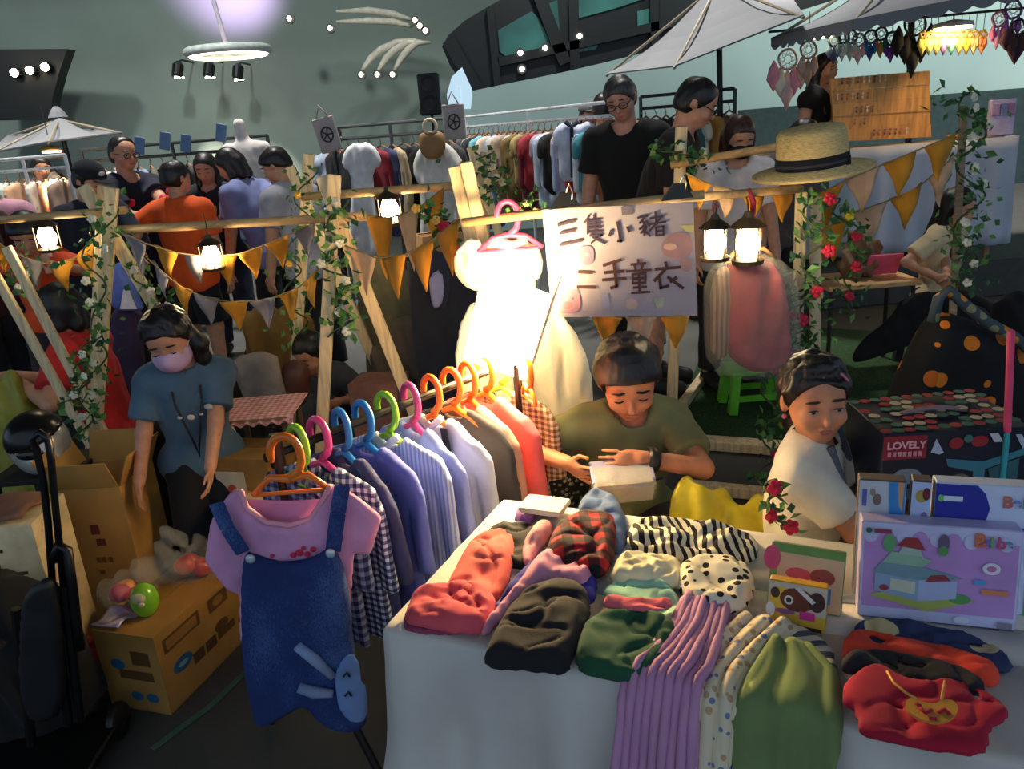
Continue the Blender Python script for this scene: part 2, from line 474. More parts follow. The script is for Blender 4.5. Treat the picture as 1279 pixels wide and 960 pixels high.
# ================================================================== THE HALL
def floor_mat():
    m, nt, b = _new('dark_paving')
    co = _coord(nt)
    n = nt.nodes.new('ShaderNodeTexNoise'); n.inputs['Scale'].default_value = 1.3; n.inputs['Detail'].default_value = 9
    nt.links.new(co, n.inputs['Vector'])
    r = _ramp(nt, n.outputs[0], [(0.3, (52, 54, 52)), (0.6, (78, 78, 74)), (0.8, (92, 90, 84))])
    nt.links.new(r.outputs[0], b.inputs['Base Color']); b.inputs['Roughness'].default_value = 0.65
    n2 = nt.nodes.new('ShaderNodeTexNoise'); n2.inputs['Scale'].default_value = 160; nt.links.new(co, n2.inputs['Vector'])
    _bump(nt, b, n2.outputs[0], 0.25, 0.003); return m
fb = MB(); fb.box((0, 6, -0.05), (60, 40, 0.1)); struct('floor', fb, floor_mat())

wall_m = plain((134, 146, 138), 0.7, var=0.05, scale=0.6)
pale_m = plain((176, 198, 192), 0.6, var=0.04, scale=0.5)
dark_glass = plain((16, 24, 24), 0.18, var=0.2, scale=1.2)
mull_m = plain((12, 16, 16), 0.5)

# back wall curving over into the vault
prof = [(17, 0), (17, 2.0), (16.9, 3.2), (16.5, 4.4), (15.6, 5.6), (14.0, 6.7), (11.5, 7.5)]
def back_fn(u, v):
    t = v * (len(prof) - 1); i = min(int(t), len(prof) - 2); w = t - i
    y = prof[i][0] * (1 - w) + prof[i + 1][0] * w; z = prof[i][1] * (1 - w) + prof[i + 1][1] * w
    x = -24 + 46 * u
    return (x, y - 0.012 * (x + 3) ** 2 * (1 if x < -3 else 0.25), z)
wb = MB(); wb.grid(back_fn, 60, 36); struct('wall_back', wb, wall_m, smooth=True)
cb = MB()
def ceil_fn(u, v):
    p = back_fn(u, 1.0); y = p[1] * (1 - v) + (-3.5) * v
    return (p[0], y, 7.5 + 1.2 * math.sin(math.pi * v))
cb.grid(ceil_fn, 40, 30); struct('ceiling', cb, plain((150, 156, 150), 0.7, var=0.05, scale=0.5), smooth=True)

# pale curved parapet wall on the right, its top edge sweeping up to the right
def arc_pts(pix, Yd): return [PY(x, y, Yd) for x, y in pix]
top = [(560, 139), (575, 124), (592, 113), (640, 103), (700, 91), (760, 77), (850, 54), (930, 32), (1010, 10), (1100, -18), (1250, -70), (1500, -160)]
YW = 13.0
tp = arc_pts(top, YW)
wr_ = MB(); n = len(tp)
vs = [tuple(p) for p in tp] + [(p[0], p[1], 0) for p in tp] + [(p[0], p[1] + 0.35, p[2]) for p in tp] + [(p[0], p[1] + 0.35, 0) for p in tp]
fs = []
for i in range(n - 1):
    fs += [(i, n + i, n + i + 1, i + 1), (i, i + 1, 2 * n + i + 1, 2 * n + i), (2 * n + i, 2 * n + i + 1, 3 * n + i + 1, 3 * n + i)]
fs.append((0, 2 * n, 3 * n, n))
wr_.add(vs, fs); struct('wall_right', wr_, pale_m)
# dark glazed band above it: surround, mullions, teal reflections painted as panes
gp = [(552, 58), (560, 44), (580, 26), (610, 8), (650, -14), (760, -60), (1100, -150), (1500, -240), (1500, -150), (1100, -8), (930, 40), (760, 86), (640, 112), (598, 124), (578, 104), (562, 82)]
gb = MB(); gb.prism([PY(x, y, 14.2) for x, y in gp], (0, 0.25, 0))
win = struct('window_1', gb, plain((15, 19, 19), 0.45, var=0.2, scale=0.7))
teal = plain((64, 116, 108), 0.25, var=0.25, scale=0.8)
for poly in ([(622, 38), (664, 14), (672, 22), (694, 66), (668, 73), (636, 74), (624, 64)],
             [(676, 8), (696, 0), (699, 38), (694, 36)],
             [(722, -12), (800, -40), (805, -2), (770, 10), (722, 23)],
             [(796, 14), (813, 10), (813, 38), (797, 42)],
             [(722, 56), (748, 54), (744, 62), (722, 65)],
             [(830, -50), (930, -78), (925, -30), (840, -6)]):
    pb = MB(); pb.prism([PY(x, y, 14.16) for x, y in poly], (0, 0.05, 0)); pb.build('pane', teal, win)
for a, b, w in (((560, 50), (600, 120), 0.22), ((612, 10), (622, 112), 0.12), ((668, -18), (706, 80), 0.2), ((715, -40), (718, 92), 0.16), ((622, 78), (930, 8), 0.14), ((815, -60), (818, 60), 0.14)):
    mb = MB(); mb.beam(PY(*a, 14.1), PY(*b, 14.1), w, 0.12, up=(0, 1, 0)); mb.build('mullion', mull_m, win)

# low dark parapet and paved platform under the craft stall
tb = MB(); a, b = PY(925, 128, 11.5), PY(1500, 80, 11.5)
tb.box(((a[0] + 12) / 2, 11.5, 0.78), (12 - a[0], 0.25, 1.56)); struct('trim_1', tb, plain((64, 84, 84), 0.6))
pf = MB(); pf.box((5.2, 8.8, 0.15), (7.4, 5.0, 0.3), bev=0.01); struct('trim_2', pf, plain((70, 70, 66), 0.7))

# dark stage opening at the left with three warm lamps
ob = MB(); oq = [PY(-40, 62, 15.2), PY(84, 61, 15.2), PY(74, 90, 15.2), PY(66, 120, 15.2), PY(62, 149, 15.2), PY(-40, 151, 15.2)]
ob.prism(oq, (0, 0.3, 0)); struct('window_2', ob, plain((10, 11, 9), 0.5))
YF = 15.1
def wall_lamp(px, py, Yd, label, r=0.07, e=30, col=(255, 226, 180)):
    p = PY(px, py, Yd); t = thing('wall_lamp', label, 'lamp', p)
    b = MB(); b.lathe(p + (0, 0.12, 0), [(r * 1.2, 0), (r * 1.2, 0.1), (r * 1.05, 0.14)], 12, (0, -1, 0)); b.build('housing', plain((20, 20, 18), 0.5), t)
    g = MB(); g.lathe(p, [(r, 0), (r * 0.9, 0.05), (r * 0.3, 0.07)], 12, (0, -1, 0)); g.build('lens', emit(col, e), t)
for (px, py), w in zip(((19, 91), (38, 88), (57, 84)), ('leftmost', 'middle', 'rightmost')):
    wall_lamp(px, py, YF, '%s of three warm lamps in the dark opening on the left' % w)
# spotlights on the vault wall, each throwing a beam down it
spot_y = 15.9
for (px, py), w in zip(((222, 88), (261, 88), (297, 91)), ('leftmost', 'middle', 'rightmost')):
    p = PY(px, py, spot_y); t = thing('spotlight', '%s of three black spotlights shining down the grey wall' % w, 'spotlight', p)
    b = MB(); b.lathe(p, [(0.05, 0.16), (0.1, 0.1), (0.1, -0.1), (0.09, -0.13)], 14, (0.2, 0.3, 1)); b.tube([p + (0, 0, 0.12), p + (0, 0.3, 0.2), p + (0, 0.9, 0.2)], 0.02)
    b.build('housing', plain((14, 14, 14), 0.4), t)
    g = MB(); g.lathe(p + (0, 0, -0.13), [(0.085, 0), (0.085, 0.02)], 14); g.build('lens', emit((255, 244, 210), 25), t)
    light('spot_beam', 'SPOT', p + np.array((0, -0.05, -0.2)), 260, (1, 0.93, 0.76), p + np.array((0.12, 1.0, -2.2)), spot_size=math.radians(40), spot_blend=0.9, shadow_soft_size=0.05)
# pendant ring lamp
pc = PY(285, 64, 12.5); t = thing('ring_pendant', 'white ring pendant lamp hanging from the vault', 'lamp', pc)
ringp = [pc + np.array((0.56 * math.cos(a), 0.56 * math.sin(a), 0)) for a in np.linspace(0, 2 * math.pi, 40, endpoint=False)]
b = MB(); b.tube(ringp, 0.06, 10, closed=True); b.build('ring', plain((226, 230, 222), 0.4), t, True)
b = MB(); b.tube([p * 1.0 + np.array((0, 0, -0.055)) + (pc - p) * 0.06 for p in ringp], 0.02, 8, closed=True); b.build('light_strip', emit((255, 232, 190), 7), t, True)
b = MB(); b.tube([pc + np.array((0, 0, 0.0)), pc + np.array((-0.12, 0, 0.95))], 0.035); b.tube([pc + np.array((-0.56, 0, 0)), pc + np.array((0.56, 0, 0))], 0.015); b.build('stem', plain((190, 180, 200), 0.5), t)
light('lilac_uplight', 'SPOT', tuple(PY(288, 30, 14.6)), 420, (0.78, 0.5, 1.0), tuple(PY(284, -32, 16.6)), spot_size=math.radians(64), spot_blend=1.0, shadow_soft_size=0.2)
# little recessed lamps, and light streaks on the vault ridges built as pale tubes
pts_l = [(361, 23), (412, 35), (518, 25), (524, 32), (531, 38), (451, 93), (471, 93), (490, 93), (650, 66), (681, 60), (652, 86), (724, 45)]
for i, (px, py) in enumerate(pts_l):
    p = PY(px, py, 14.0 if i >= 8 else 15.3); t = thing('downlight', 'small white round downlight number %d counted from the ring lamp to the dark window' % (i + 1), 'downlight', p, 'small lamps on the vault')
    t['label'] = ('small round lamp on grey vault right of ring lamp', 'small round lamp on grey vault above the draped racks',
                  'topmost lamp of the upper three beside dark window', 'middle lamp of the upper three beside dark window', 'lowest lamp of the upper three beside dark window',
                  'left lamp at the foot of the curved light ribs', 'middle lamp at the foot of the curved light ribs', 'right lamp at the foot of the curved light ribs',
                  'upper left lamp reflected on dark window', 'upper middle lamp on dark window', 'lowest lamp on dark window near its sill', 'rightmost lamp on dark window')[i]
    del t['group']
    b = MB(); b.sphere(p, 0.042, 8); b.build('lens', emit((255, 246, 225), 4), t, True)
    b = MB(); b.lathe(p + (0, 0.06, 0), [(0.08, 0), (0.08, 0.06)], 12, (0, 1, 0)); b.build('rim', plain((40, 40, 38), 0.5), t)
for k, w in enumerate(('outermost', 'middle', 'innermost')):
    path = [(451 + 20 * k, 92), (455 + 20 * k, 84), (463 + 19 * k, 73), (476 + 17 * k, 62), (495 + 13 * k, 53), (520 + 9 * k, 49 + 2 * k)]
    b = MB(); b.tube([PY(x, y, 15.5) for x, y in path], [0.02, 0.04, 0.06, 0.07, 0.06, 0.02], 8)
    tag(b.build('light_streak_rib', plain((206, 198, 182), 0.5), None, True), '%s of three curved vault ribs coloured pale as light streaks' % w, 'rib')
for k, w in enumerate(('upper', 'lower')):
    path = [(420, 14 + 13 * k), (460, 13 + 13 * k), (490, 17 + 10 * k), (515, 25 + 8 * k)]
    b = MB(); b.tube([PY(x, y, 15.5) for x, y in path], [0.02, 0.06, 0.06, 0.03], 8)
    tag(b.build('light_streak_rib', plain((206, 198, 182), 0.5), None, True), '%s of two flat high vault ribs coloured pale as light streaks' % w, 'rib')
b = MB(); b.box(PY(537, 118, 12), (0.3, 0.3, 0.55), bev=0.02)
for z in (-0.12, 0.14): b.lathe(PY(537, 118, 12) + (0, -0.15, z), [(0.1, 0), (0.11, 0.02), (0.06, 0.005)], 14, (0, -1, 0))
b.tube([PY(537, 118, 12) + (0, 0, -0.27), (PY(537, 118, 12)[0], 12, 0.02)], 0.02); b.lathe((PY(537, 118, 12)[0], 12, 0), [(0.3, 0), (0.3, 0.03)], 14)
tag(b.build('loudspeaker', plain((16, 15, 16), 0.5)), 'black loudspeaker on a pole before the grey vault', 'speaker')
a = PY(573, 108, 12.4); b = MB()
b.prism([PY(560, 136, 12.4), PY(588, 136, 12.4), PY(590, 112, 12.4), PY(577, 84, 12.4), PY(564, 96, 12.4), PY(558, 118, 12.4)], (0, 0.04, 0)); b.tube([(a[0], 12.42, 0), a], 0.02); b.lathe((a[0], 12.42, 0), [(0.25, 0), (0.25, 0.03)], 14)
tag(b.build('lit_wall_panel', emit((165, 190, 205), 0.55)), 'glowing panel for the lit wall beside the black loudspeaker', 'screen')  # pale glow stands in for light falling on the wall

# ------------------------------------------------------------------ parasols
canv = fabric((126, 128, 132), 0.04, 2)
def parasol(label, corners, apex, foot, scallop=True, lab2=None):
    cs = [PY(*c) for c in corners]; ap = PY(*apex)
    ft = np.array((ap[0] + foot[0], ap[1] + foot[1], 0.0))
    t = thing('parasol', label, 'parasol', ft)
    b = MB(); nn = len(cs)
    for i in range(nn):
        A, B_ = cs[i], cs[(i + 1) % nn]
        def fn(u, v, A=A, B_=B_):
            e = A * (1 - u) + B_ * u; p = e * (1 - v) + ap * v
            return p - np.array((0, 0, 0.16 * math.sin(math.pi * v) * 0.6 + 0.10 * 4 * u * (1 - u) * 0.0))
        b.grid(fn, 6, 6)
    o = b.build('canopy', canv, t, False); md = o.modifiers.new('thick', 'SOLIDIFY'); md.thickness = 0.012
    b = MB()
    for A in cs: b.tube([ap - (0, 0, 0.05), A - (0, 0, 0.02)], 0.012, 6)
    b.build('rib', plain((150, 140, 120), 0.5), t)
    b = MB(); b.tube([ft, ap + (0, 0, 0.12)], 0.025, 10); b.build('pole', plain((26, 32, 34), 0.4, 0.5), t)
    b = MB(); b.lathe(ft, [(0.26, 0), (0.26, 0.05), (0.05, 0.08), (0.04, 0.25)], 18); b.build('base', plain((40, 42, 42), 0.7), t)
    b = MB(); b.lathe(ap + (0, 0, -0.03), [(0.1, 0), (0.07, 0.06), (0.02, 0.12)], 10); b.build('finial', canv, t)
    if scallop:
        b = MB()
        for i in range(nn):
            A, B_ = cs[i], cs[(i + 1) % nn]
            def fn(u, v, A=A, B_=B_):
                e = A * (1 - u) + B_ * u; return e - np.array((0, 0, v * (0.06 + 0.03 * abs(math.sin(u * math.pi * 9)))))
            b.grid(fn, 54, 1)
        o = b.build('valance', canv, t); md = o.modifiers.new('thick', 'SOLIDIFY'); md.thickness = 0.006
    return t
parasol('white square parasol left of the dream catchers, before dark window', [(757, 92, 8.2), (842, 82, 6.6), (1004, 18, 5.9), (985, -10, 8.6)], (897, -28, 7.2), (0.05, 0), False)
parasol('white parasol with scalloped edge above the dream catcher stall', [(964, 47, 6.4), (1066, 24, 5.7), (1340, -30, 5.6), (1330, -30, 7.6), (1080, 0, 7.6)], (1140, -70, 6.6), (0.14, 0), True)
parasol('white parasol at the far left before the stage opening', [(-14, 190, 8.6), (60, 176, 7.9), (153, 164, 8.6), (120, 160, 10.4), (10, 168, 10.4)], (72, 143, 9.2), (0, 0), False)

# ================================================================== PEOPLE (builder)
def skin_mat(c=(206, 150, 118)):
    key = ('skin', tuple(c))
    if key in _mats: return _mats[key]
    m, nt, b = _new('skin')
    n = nt.nodes.new('ShaderNodeTexNoise'); n.inputs['Scale'].default_value = 25; nt.links.new(_coord(nt), n.inputs['Vector'])
    r = _ramp(nt, n.outputs[0], [(0.3, shade(c, 0.94)), (0.7, shade(c, 1.05))])
    nt.links.new(r.outputs[0], b.inputs['Base Color']); b.inputs['Roughness'].default_value = 0.55
    b.inputs['Subsurface Weight'].default_value = 0.08; b.inputs['Subsurface Radius'].default_value = (0.02, 0.008, 0.005)
    _mats[key] = m; return m
def hair_mat(c=(22, 18, 18)):
    key = ('hair', tuple(c))
    if key in _mats: return _mats[key]
    m, nt, b = _new('hair')
    n = nt.nodes.new('ShaderNodeTexNoise'); n.inputs['Scale'].default_value = 60; n.inputs['Detail'].default_value = 4
    nt.links.new(_coord(nt, (1, 1, 0.15)), n.inputs['Vector'])
    r = _ramp(nt, n.outputs[0], [(0.3, shade(c, 0.6)), (0.7, shade(c, 1.5))])
    nt.links.new(r.outputs[0], b.inputs['Base Color']); b.inputs['Roughness'].default_value = 0.42
    _bump(nt, b, n.outputs[0], 0.6, 0.004); _mats[key] = m; return m

def ik(a, t, l1, l2, pole):
    a, t = np.array(a, float), np.array(t, float); d = t - a; L = np.linalg.norm(d)
    L2 = min(max(L, abs(l1 - l2) + 1e-3), (l1 + l2) * 0.998); dn = nrm(d); t = a + dn * L2
    x = (l1 * l1 - l2 * l2 + L2 * L2) / (2 * L2); hgt = math.sqrt(max(0, l1 * l1 - x * x))
    p = np.array(pole, float); p = p - dn * (p @ dn); p = nrm(p) if np.linalg.norm(p) > 1e-6 else np.array([0, 0, -1.0])
    return a + dn * x + p * hgt, t
def rotv(v, axis, ang):
    v, k = np.array(v, float), nrm(axis); c, s = math.cos(ang), math.sin(ang)
    return v * c + np.cross(k, v) * s + k * (k @ v) * (1 - c)

def person(label, xy, face_deg, S, child=False, lean=0, side=0, seat=None, z0=0.0, hands=(None, None), feet=(None, None), head=(0, 0, 0),
           shirt=(60, 60, 60), sleeve='short', shirt_mat=None, legs='trousers', legs_col=(30, 30, 34), hair='short', hair_col=(24, 20, 19),
           skin=(205, 148, 116), mask=None, glasses=False, cap=None, shoes=(40, 38, 38), h=0.011, face=True, curl=0.5, wide=1.0, fwd_off=0.0, hem=0.02,
           collar=None, lower=True, elbow_out=0.5, cat='person'):
    a = math.radians(face_deg)          # 0 faces +x, -90 faces the camera
    f = np.array([math.cos(a), math.sin(a), 0]); r = np.array([f[1], -f[0], 0]); zz = np.array([0, 0, 1.0])
    hh = (0.172 if child else 0.136) * S
    hipz = (0.48 if child else 0.51) * S; shz = (0.775 if child else 0.815) * S
    shw = (0.094 if child else 0.108) * S * wide; tk = 0.88 if child else 0.97
    l_th, l_sh = (0.235 * S, 0.225 * S); l_ua, l_fa, l_h = 0.165 * S, 0.145 * S, 0.1 * S
    base = np.array([xy[0], xy[1], z0]); root = thing('person', label, cat, base)
    P = base + zz * ((seat - z0 + 0.075 * S) if seat is not None else hipz) + f * fwd_off
    tu = rotv(zz, r, -math.radians(lean)); tu = rotv(tu, f, math.radians(side)); tf = nrm(np.cross(tu, r)) ; tf = tf if tf @ f > 0 else -tf
    tr = np.cross(tf, tu); R = np.stack([tr, tf, tu], 1); tl = shz - hipz
    hips = [P + tr * (0.055 * S * s) for s in (1, -1)]
    shs = [P + tu * tl + tr * (shw * s) for s in (1, -1)]
    neck = P + tu * (tl + 0.025 * S)
    pitch, yaw, roll = [math.radians(v) for v in head]
    hf = rotv(f, zz, yaw); hr = np.array([hf[1], -hf[0], 0]); hu = zz
    hf, hu = rotv(hf, hr, -pitch), rotv(hu, hr, -pitch); hr, hu = rotv(hr, hf, roll), rotv(hu, hf, roll)
    HR = np.stack([hr, hf, hu], 1)
    hc = neck + nrm(tu + zz * 0.6) * 0.05 * S * (0.7 if child else 1) + hu * 0.44 * hh + hf * 0.07 * hh
    def hp(x, y, z): return hc + (hr * x + hf * y + hu * z) * hh
    # limbs
    arms = []
    for i, s in enumerate((1, -1)):
        t = hands[i]
        if t is None: t = shs[i] + tr * (0.045 * S * s) + f * 0.03 * S - zz * (l_ua + l_fa) * 0.985
        el, w = ik(shs[i], t, l_ua, l_fa, tr * s * elbow_out - tf * 0.7 - zz * 0.4); arms.append((shs[i], el, w))
    lgs = []
    for i, s in enumerate((1, -1)):
        t = feet[i]
        if t is None:
            if seat is not None: t = hips[i] + f * (l_th * 0.92) + r * s * 0.05 * S; t[2] = z0 + 0.05 * S
            else: t = base + r * (0.075 * S * s) + zz * 0.05 * S
        kn, an = ik(hips[i], t, l_th, l_sh, f * 1.0 + (zz * 0.8 if seat is not None else 0)); lgs.append((hips[i], kn, an))
    def torso(B, o):
        B.cone(hips[0], hips[1], 0.068 * S + o, k=0.03)
        B.ell(P + tu * tl * 0.36, (0.088 * S * wide * tk + o, 0.062 * S + o, 0.13 * S + o), R, 0.04)
        B.ell(P + tu * tl * 0.70, (0.106 * S * wide * tk + o, 0.068 * S + o, 0.125 * S + o), R, 0.04)
        B.cone(shs[0] - tu * 0.012 * S, shs[1] - tu * 0.012 * S, 0.042 * S + o, k=0.04)
        B.cone(shs[0] * 0.5 + neck * 0.5, shs[1] * 0.5 + neck * 0.5, 0.036 * S + o, k=0.04)
    B = Blob(); torso(B, 0)
    for sh, el, w in arms:
        B.cone(sh, el, 0.034 * S * tk, 0.027 * S * tk, 0.02); B.cone(el, w, 0.027 * S * tk, 0.0195 * S * tk, 0.012)
    for hi, kn, an in lgs:
        if lower:
            B.cone(hi, kn, 0.058 * S, 0.04 * S, 0.02); B.cone(kn, an, 0.038 * S, 0.024 * S, 0.015); B.cone(an - zz * 0.02 * S, an - zz * 0.028 * S + f * 0.1 * S, 0.026 * S, 0.02 * S, 0.015)
    B.cone(neck - tu * 0.03 * S, hc - hu * 0.28 * hh - hf * 0.08 * hh, 0.036 * S, 0.032 * S if child else 0.034 * S, 0.02)
    # head
    B.ell(hp(0, -0.05, 0.12), np.array((0.365, 0.44, 0.395)) * hh, HR, 0.02)
    B.ell(hp(0, 0.08, -0.14), np.array((0.305, 0.33, 0.33)) * hh, HR, 0.02)
    B.ell(hp(0, 0.25, -0.36), np.array((0.13, 0.12, 0.11)) * hh, HR, 0.02)
    if face:
        for s in (1, -1):
            B.ell(hp(0.15 * s, 0.44, 0.01), np.array((0.085, 0.07, 0.05)) * hh, HR, 0.012, sub=True)
            B.ell(hp(0.17 * s, 0.29, -0.13), np.array((0.11, 0.1, 0.1)) * hh, HR, 0.015)
        B.cone(hp(0, 0.385, 0.02), hp(0, 0.455, -0.13), 0.03 * hh, 0.052 * hh, 0.008)
        B.ell(hp(0, 0.38, -0.265), np.array((0.1, 0.045, 0.04)) * hh, HR, 0.006)
    for s in (1, -1): B.ell(hp(0.365 * s, -0.04, -0.02), np.array((0.045, 0.085, 0.125)) * hh, HR, 0.006)
    # hands
    for (sh, el, w), s in zip(arms, (1, -1)):
        d = nrm(w - el); hd = nrm(d + (np.array(-zz) * 0.25))
        pn = np.cross(hd, tr * s); pn = tr * s - hd * (hd @ (tr * s)); pn = -nrm(pn) if np.linalg.norm(pn) > 1e-3 else tf  # palm faces inward
        wd = nrm(np.cross(hd, pn)); wd = wd if wd @ tf > 0 else -wd      # thumb side is forward
        fr = max(0.045 * l_h, 0.8 * h)
        B.ell(w + hd * 0.26 * l_h, (0.3 * l_h, 0.22 * l_h, max(0.1 * l_h, h)), np.stack([hd, wd, pn], 1), 0.01)
        for q in range(4):
            p0 = w + hd * 0.48 * l_h + wd * (0.18 - 0.12 * q) * l_h; ln = (0.42, 0.48, 0.45, 0.35)[q] * l_h
            fan = wd * (0.16 - 0.11 * q); d1 = nrm(hd + fan + pn * curl * 0.7); d2 = nrm(hd + fan + pn * curl * 2.2)
            p1 = p0 + d1 * ln * 0.5; p2 = p1 + d2 * ln * 0.5
            B.cone(p0, p1, fr, fr * 0.95, 0.003); B.cone(p1, p2, fr * 0.95, fr * 0.8, 0.003)
        p0 = w + hd * 0.14 * l_h + wd * 0.17 * l_h; p1 = p0 + nrm(hd * 0.7 + wd * 0.7 + pn * 0.3) * 0.26 * l_h; p2 = p1 + nrm(hd + wd * 0.2 + pn * 0.5 * curl) * 0.22 * l_h
        B.cone(p0, p1, fr * 1.25, fr * 1.1, 0.006); B.cone(p1, p2, fr * 1.1, fr * 0.85, 0.003)
    B.build('body', skin_mat(skin), h, root)
    # face details
    if face:
        for s in (1, -1):
            if head[0] > 18:      # looking down: lashes only
                e = MB(); e.tube([hp((0.15 + x) * s, 0.392 - 0.25 * abs(x), -0.012 - 3.0 * (0.0036 - x * x)) for x in (-0.06, -0.03, 0.0, 0.03, 0.06)], [0.006 * hh, 0.011 * hh, 0.013 * hh, 0.011 * hh, 0.006 * hh], 6); e.build('eye', plain((26, 18, 15), 0.4), root, True)
            else:
                e = MB(); e.sphere(hp(0.15 * s, 0.376, 0.0), np.array((0.058, 0.028, 0.02)) * hh, 8, R=HR); eo = e.build('eye', plain((190, 176, 166), 0.3), root, True)
                e = MB(); e.sphere(hp(0.15 * s, 0.386, 0.001), np.array((0.032, 0.021, 0.0215)) * hh, 8, R=HR); e.build('iris', plain((22, 15, 12), 0.2), eo, True)
                e = MB(); e.tube([hp((0.15 + x) * s, 0.398 - 0.25 * abs(x), 0.012 + 3.0 * (0.0036 - x * x)) for x in (-0.06, -0.03, 0.0, 0.03, 0.06)], [0.004 * hh, 0.009 * hh, 0.01 * hh, 0.009 * hh, 0.004 * hh], 6); e.build('eyelid', plain((40, 26, 22), 0.4), root, True)
            e = MB(); e.tube([hp(x * s, 0.41 - abs(x - 0.14) * 0.5, 0.115 + 0.02 * (1 - ((x - 0.15) / 0.1) ** 2)) for x in (0.06, 0.1, 0.15, 0.2, 0.24)], [0.008 * hh, 0.016 * hh, 0.017 * hh, 0.014 * hh, 0.006 * hh], 6); e.build('eyebrow', hair_mat(hair_col), root, True)
        if mask is None:
            e = MB(); e.sphere(hp(0, 0.405, -0.262), np.array((0.085, 0.03, 0.03)) * hh, 8, R=HR); e.build('lips', plain(shade((186, 104, 92), skin[0] / 205), 0.45), root, True)
    # hair
    Hb = Blob()
    if hair == 'bald':
        pass
    elif hair != 'none':
        Hb.ell(hp(0, -0.06, 0.13), np.array((0.392, 0.462, 0.422)) * hh, HR, 0.01)
        Hb.ell(hp(0, -0.2, -0.08), np.array((0.36, 0.33, 0.34)) * hh, HR, 0.02)
        if hair in ('short', 'receding'):
            c0 = 0.12 if hair == 'short' else -0.02
            Hb.cut(hp(0, c0 + 0.04, 0), hf * 1.0 - hu * (0.72 if hair == 'short' else 0.5)); Hb.cut(hp(0, 0, -0.3), -hu)
        elif hair == 'bowl':
            Hb.ell(hp(0, 0.0, 0.16), np.array((0.43, 0.47, 0.36)) * hh, HR, 0.01)
            Hb.cut(hp(0, 0.15, 0.1), nrm(hf * 0.75 - hu * 1.0)); Hb.cut(hp(0, 0, -0.22), -hu)
        elif hair in ('long', 'bob', 'pony', 'tail'):
            Hb.cut(hp(0, 0.14, 0), hf * 1.0 - hu * 0.62)
            if hair in ('pony', 'tail'): Hb.cut(hp(0, 0, -0.34), -hu)
            if hair == 'bob':
                for s in (1, -1): Hb.cone(hp(0.3 * s, -0.02, 0.0), hp(0.34 * s, 0.02, -0.42), 0.12 * hh, 0.12 * hh, 0.03)
                Hb.cone(hp(-0.15, -0.3, -0.1), hp(-0.15, -0.28, -0.5), 0.2 * hh, 0.2 * hh, 0.03); Hb.cone(hp(0.15, -0.3, -0.1), hp(0.15, -0.28, -0.5), 0.2 * hh, 0.2 * hh, 0.03)
            if hair == 'long':
                L = 1.5
                for s in (1, -1):
                    Hb.cone(hp(0.31 * s, -0.02, 0.02), hp(0.34 * s, 0.0, -0.6), 0.11 * hh, 0.12 * hh, 0.03)
                    m = neck + tr * s * 0.055 * S + tf * 0.035 * S - tu * 0.02 * S
                    Hb.cone(hp(0.34 * s, 0.0, -0.55), m + tf * 0.035 * S - tu * 0.08 * S, 0.11 * hh, 0.08 * hh, 0.03)
                b0 = neck - tf * 0.055 * S
                for x in (-0.18, 0.18):
                    Hb.cone(hp(x, -0.28, 0.0), b0 + tr * x * hh - tu * 0.05 * S, 0.2 * hh, 0.17 * hh, 0.03); Hb.cone(b0 + tr * x * hh - tu * 0.05 * S, b0 + tr * x * 0.8 * hh - tu * 0.2 * S - tf * 0.025 * S, 0.16 * hh, 0.07 * hh, 0.03)
            if hair == 'tail':   # low side/back tail hanging to the shoulder
                q = [hp(0, -0.46, -0.12), hp(0, -0.62, -0.3), hp(0, -0.62, -0.6), hp(0, -0.52, -0.92)]
                for i in range(3): Hb.cone(q[i], q[i + 1], (0.13, 0.18, 0.17)[i] * hh, (0.18, 0.17, 0.07)[i] * hh, 0.02)
            if hair == 'pony':
                q = [hp(-0.33, -0.12, -0.02), hp(-0.42, -0.06, -0.25), hp(-0.4, 0.0, -0.5), hp(-0.36, 0.04, -0.72)]
                for i in range(3): Hb.cone(q[i], q[i + 1], (0.13, 0.14, 0.12)[i] * hh, (0.14, 0.12, 0.05)[i] * hh, 0.02)
        if h < 0.0085:
            RL_ = np.random.RandomState(int(abs(xy[0] * 991)))
            def onhead(az, el_): return hp(0.395 * math.cos(el_) * math.sin(az), -0.06 + 0.465 * math.cos(el_) * math.cos(az), 0.13 + 0.43 * math.sin(el_))
            for q in range(44):
                az = -math.pi + 2 * math.pi * (q + 0.5 * RL_.rand()) / 44; fr_ = abs(az) < 0.95
                if fr_: e1 = (0.30 if hair == 'bowl' else 0.62 if hair in ('pony', 'tail') else 0.45) + 0.16 * RL_.rand()
                elif abs(az) < 1.9: e1 = -0.15 - 0.25 * RL_.rand()
                else: e1 = -0.55 - 0.25 * RL_.rand()
                sw = 0.35 * (RL_.rand() - 0.5); pts_ = [onhead(az + sw * (1 - u), 1.35 * (1 - u) + e1 * u) for u in np.linspace(0, 1, 5)]
                for i_ in range(4): Hb.cone(pts_[i_], pts_[i_ + 1], (0.03, 0.04, 0.046, 0.042)[i_] * hh, (0.04, 0.046, 0.042, 0.012)[i_] * hh, 0.0025)
        Hb.build('hair', hair_mat(hair_col), 0.0055 if h < 0.0085 else min(h, 0.012), root, wr=0.003, wf=60, seed=int(abs(xy[0] * 100)))
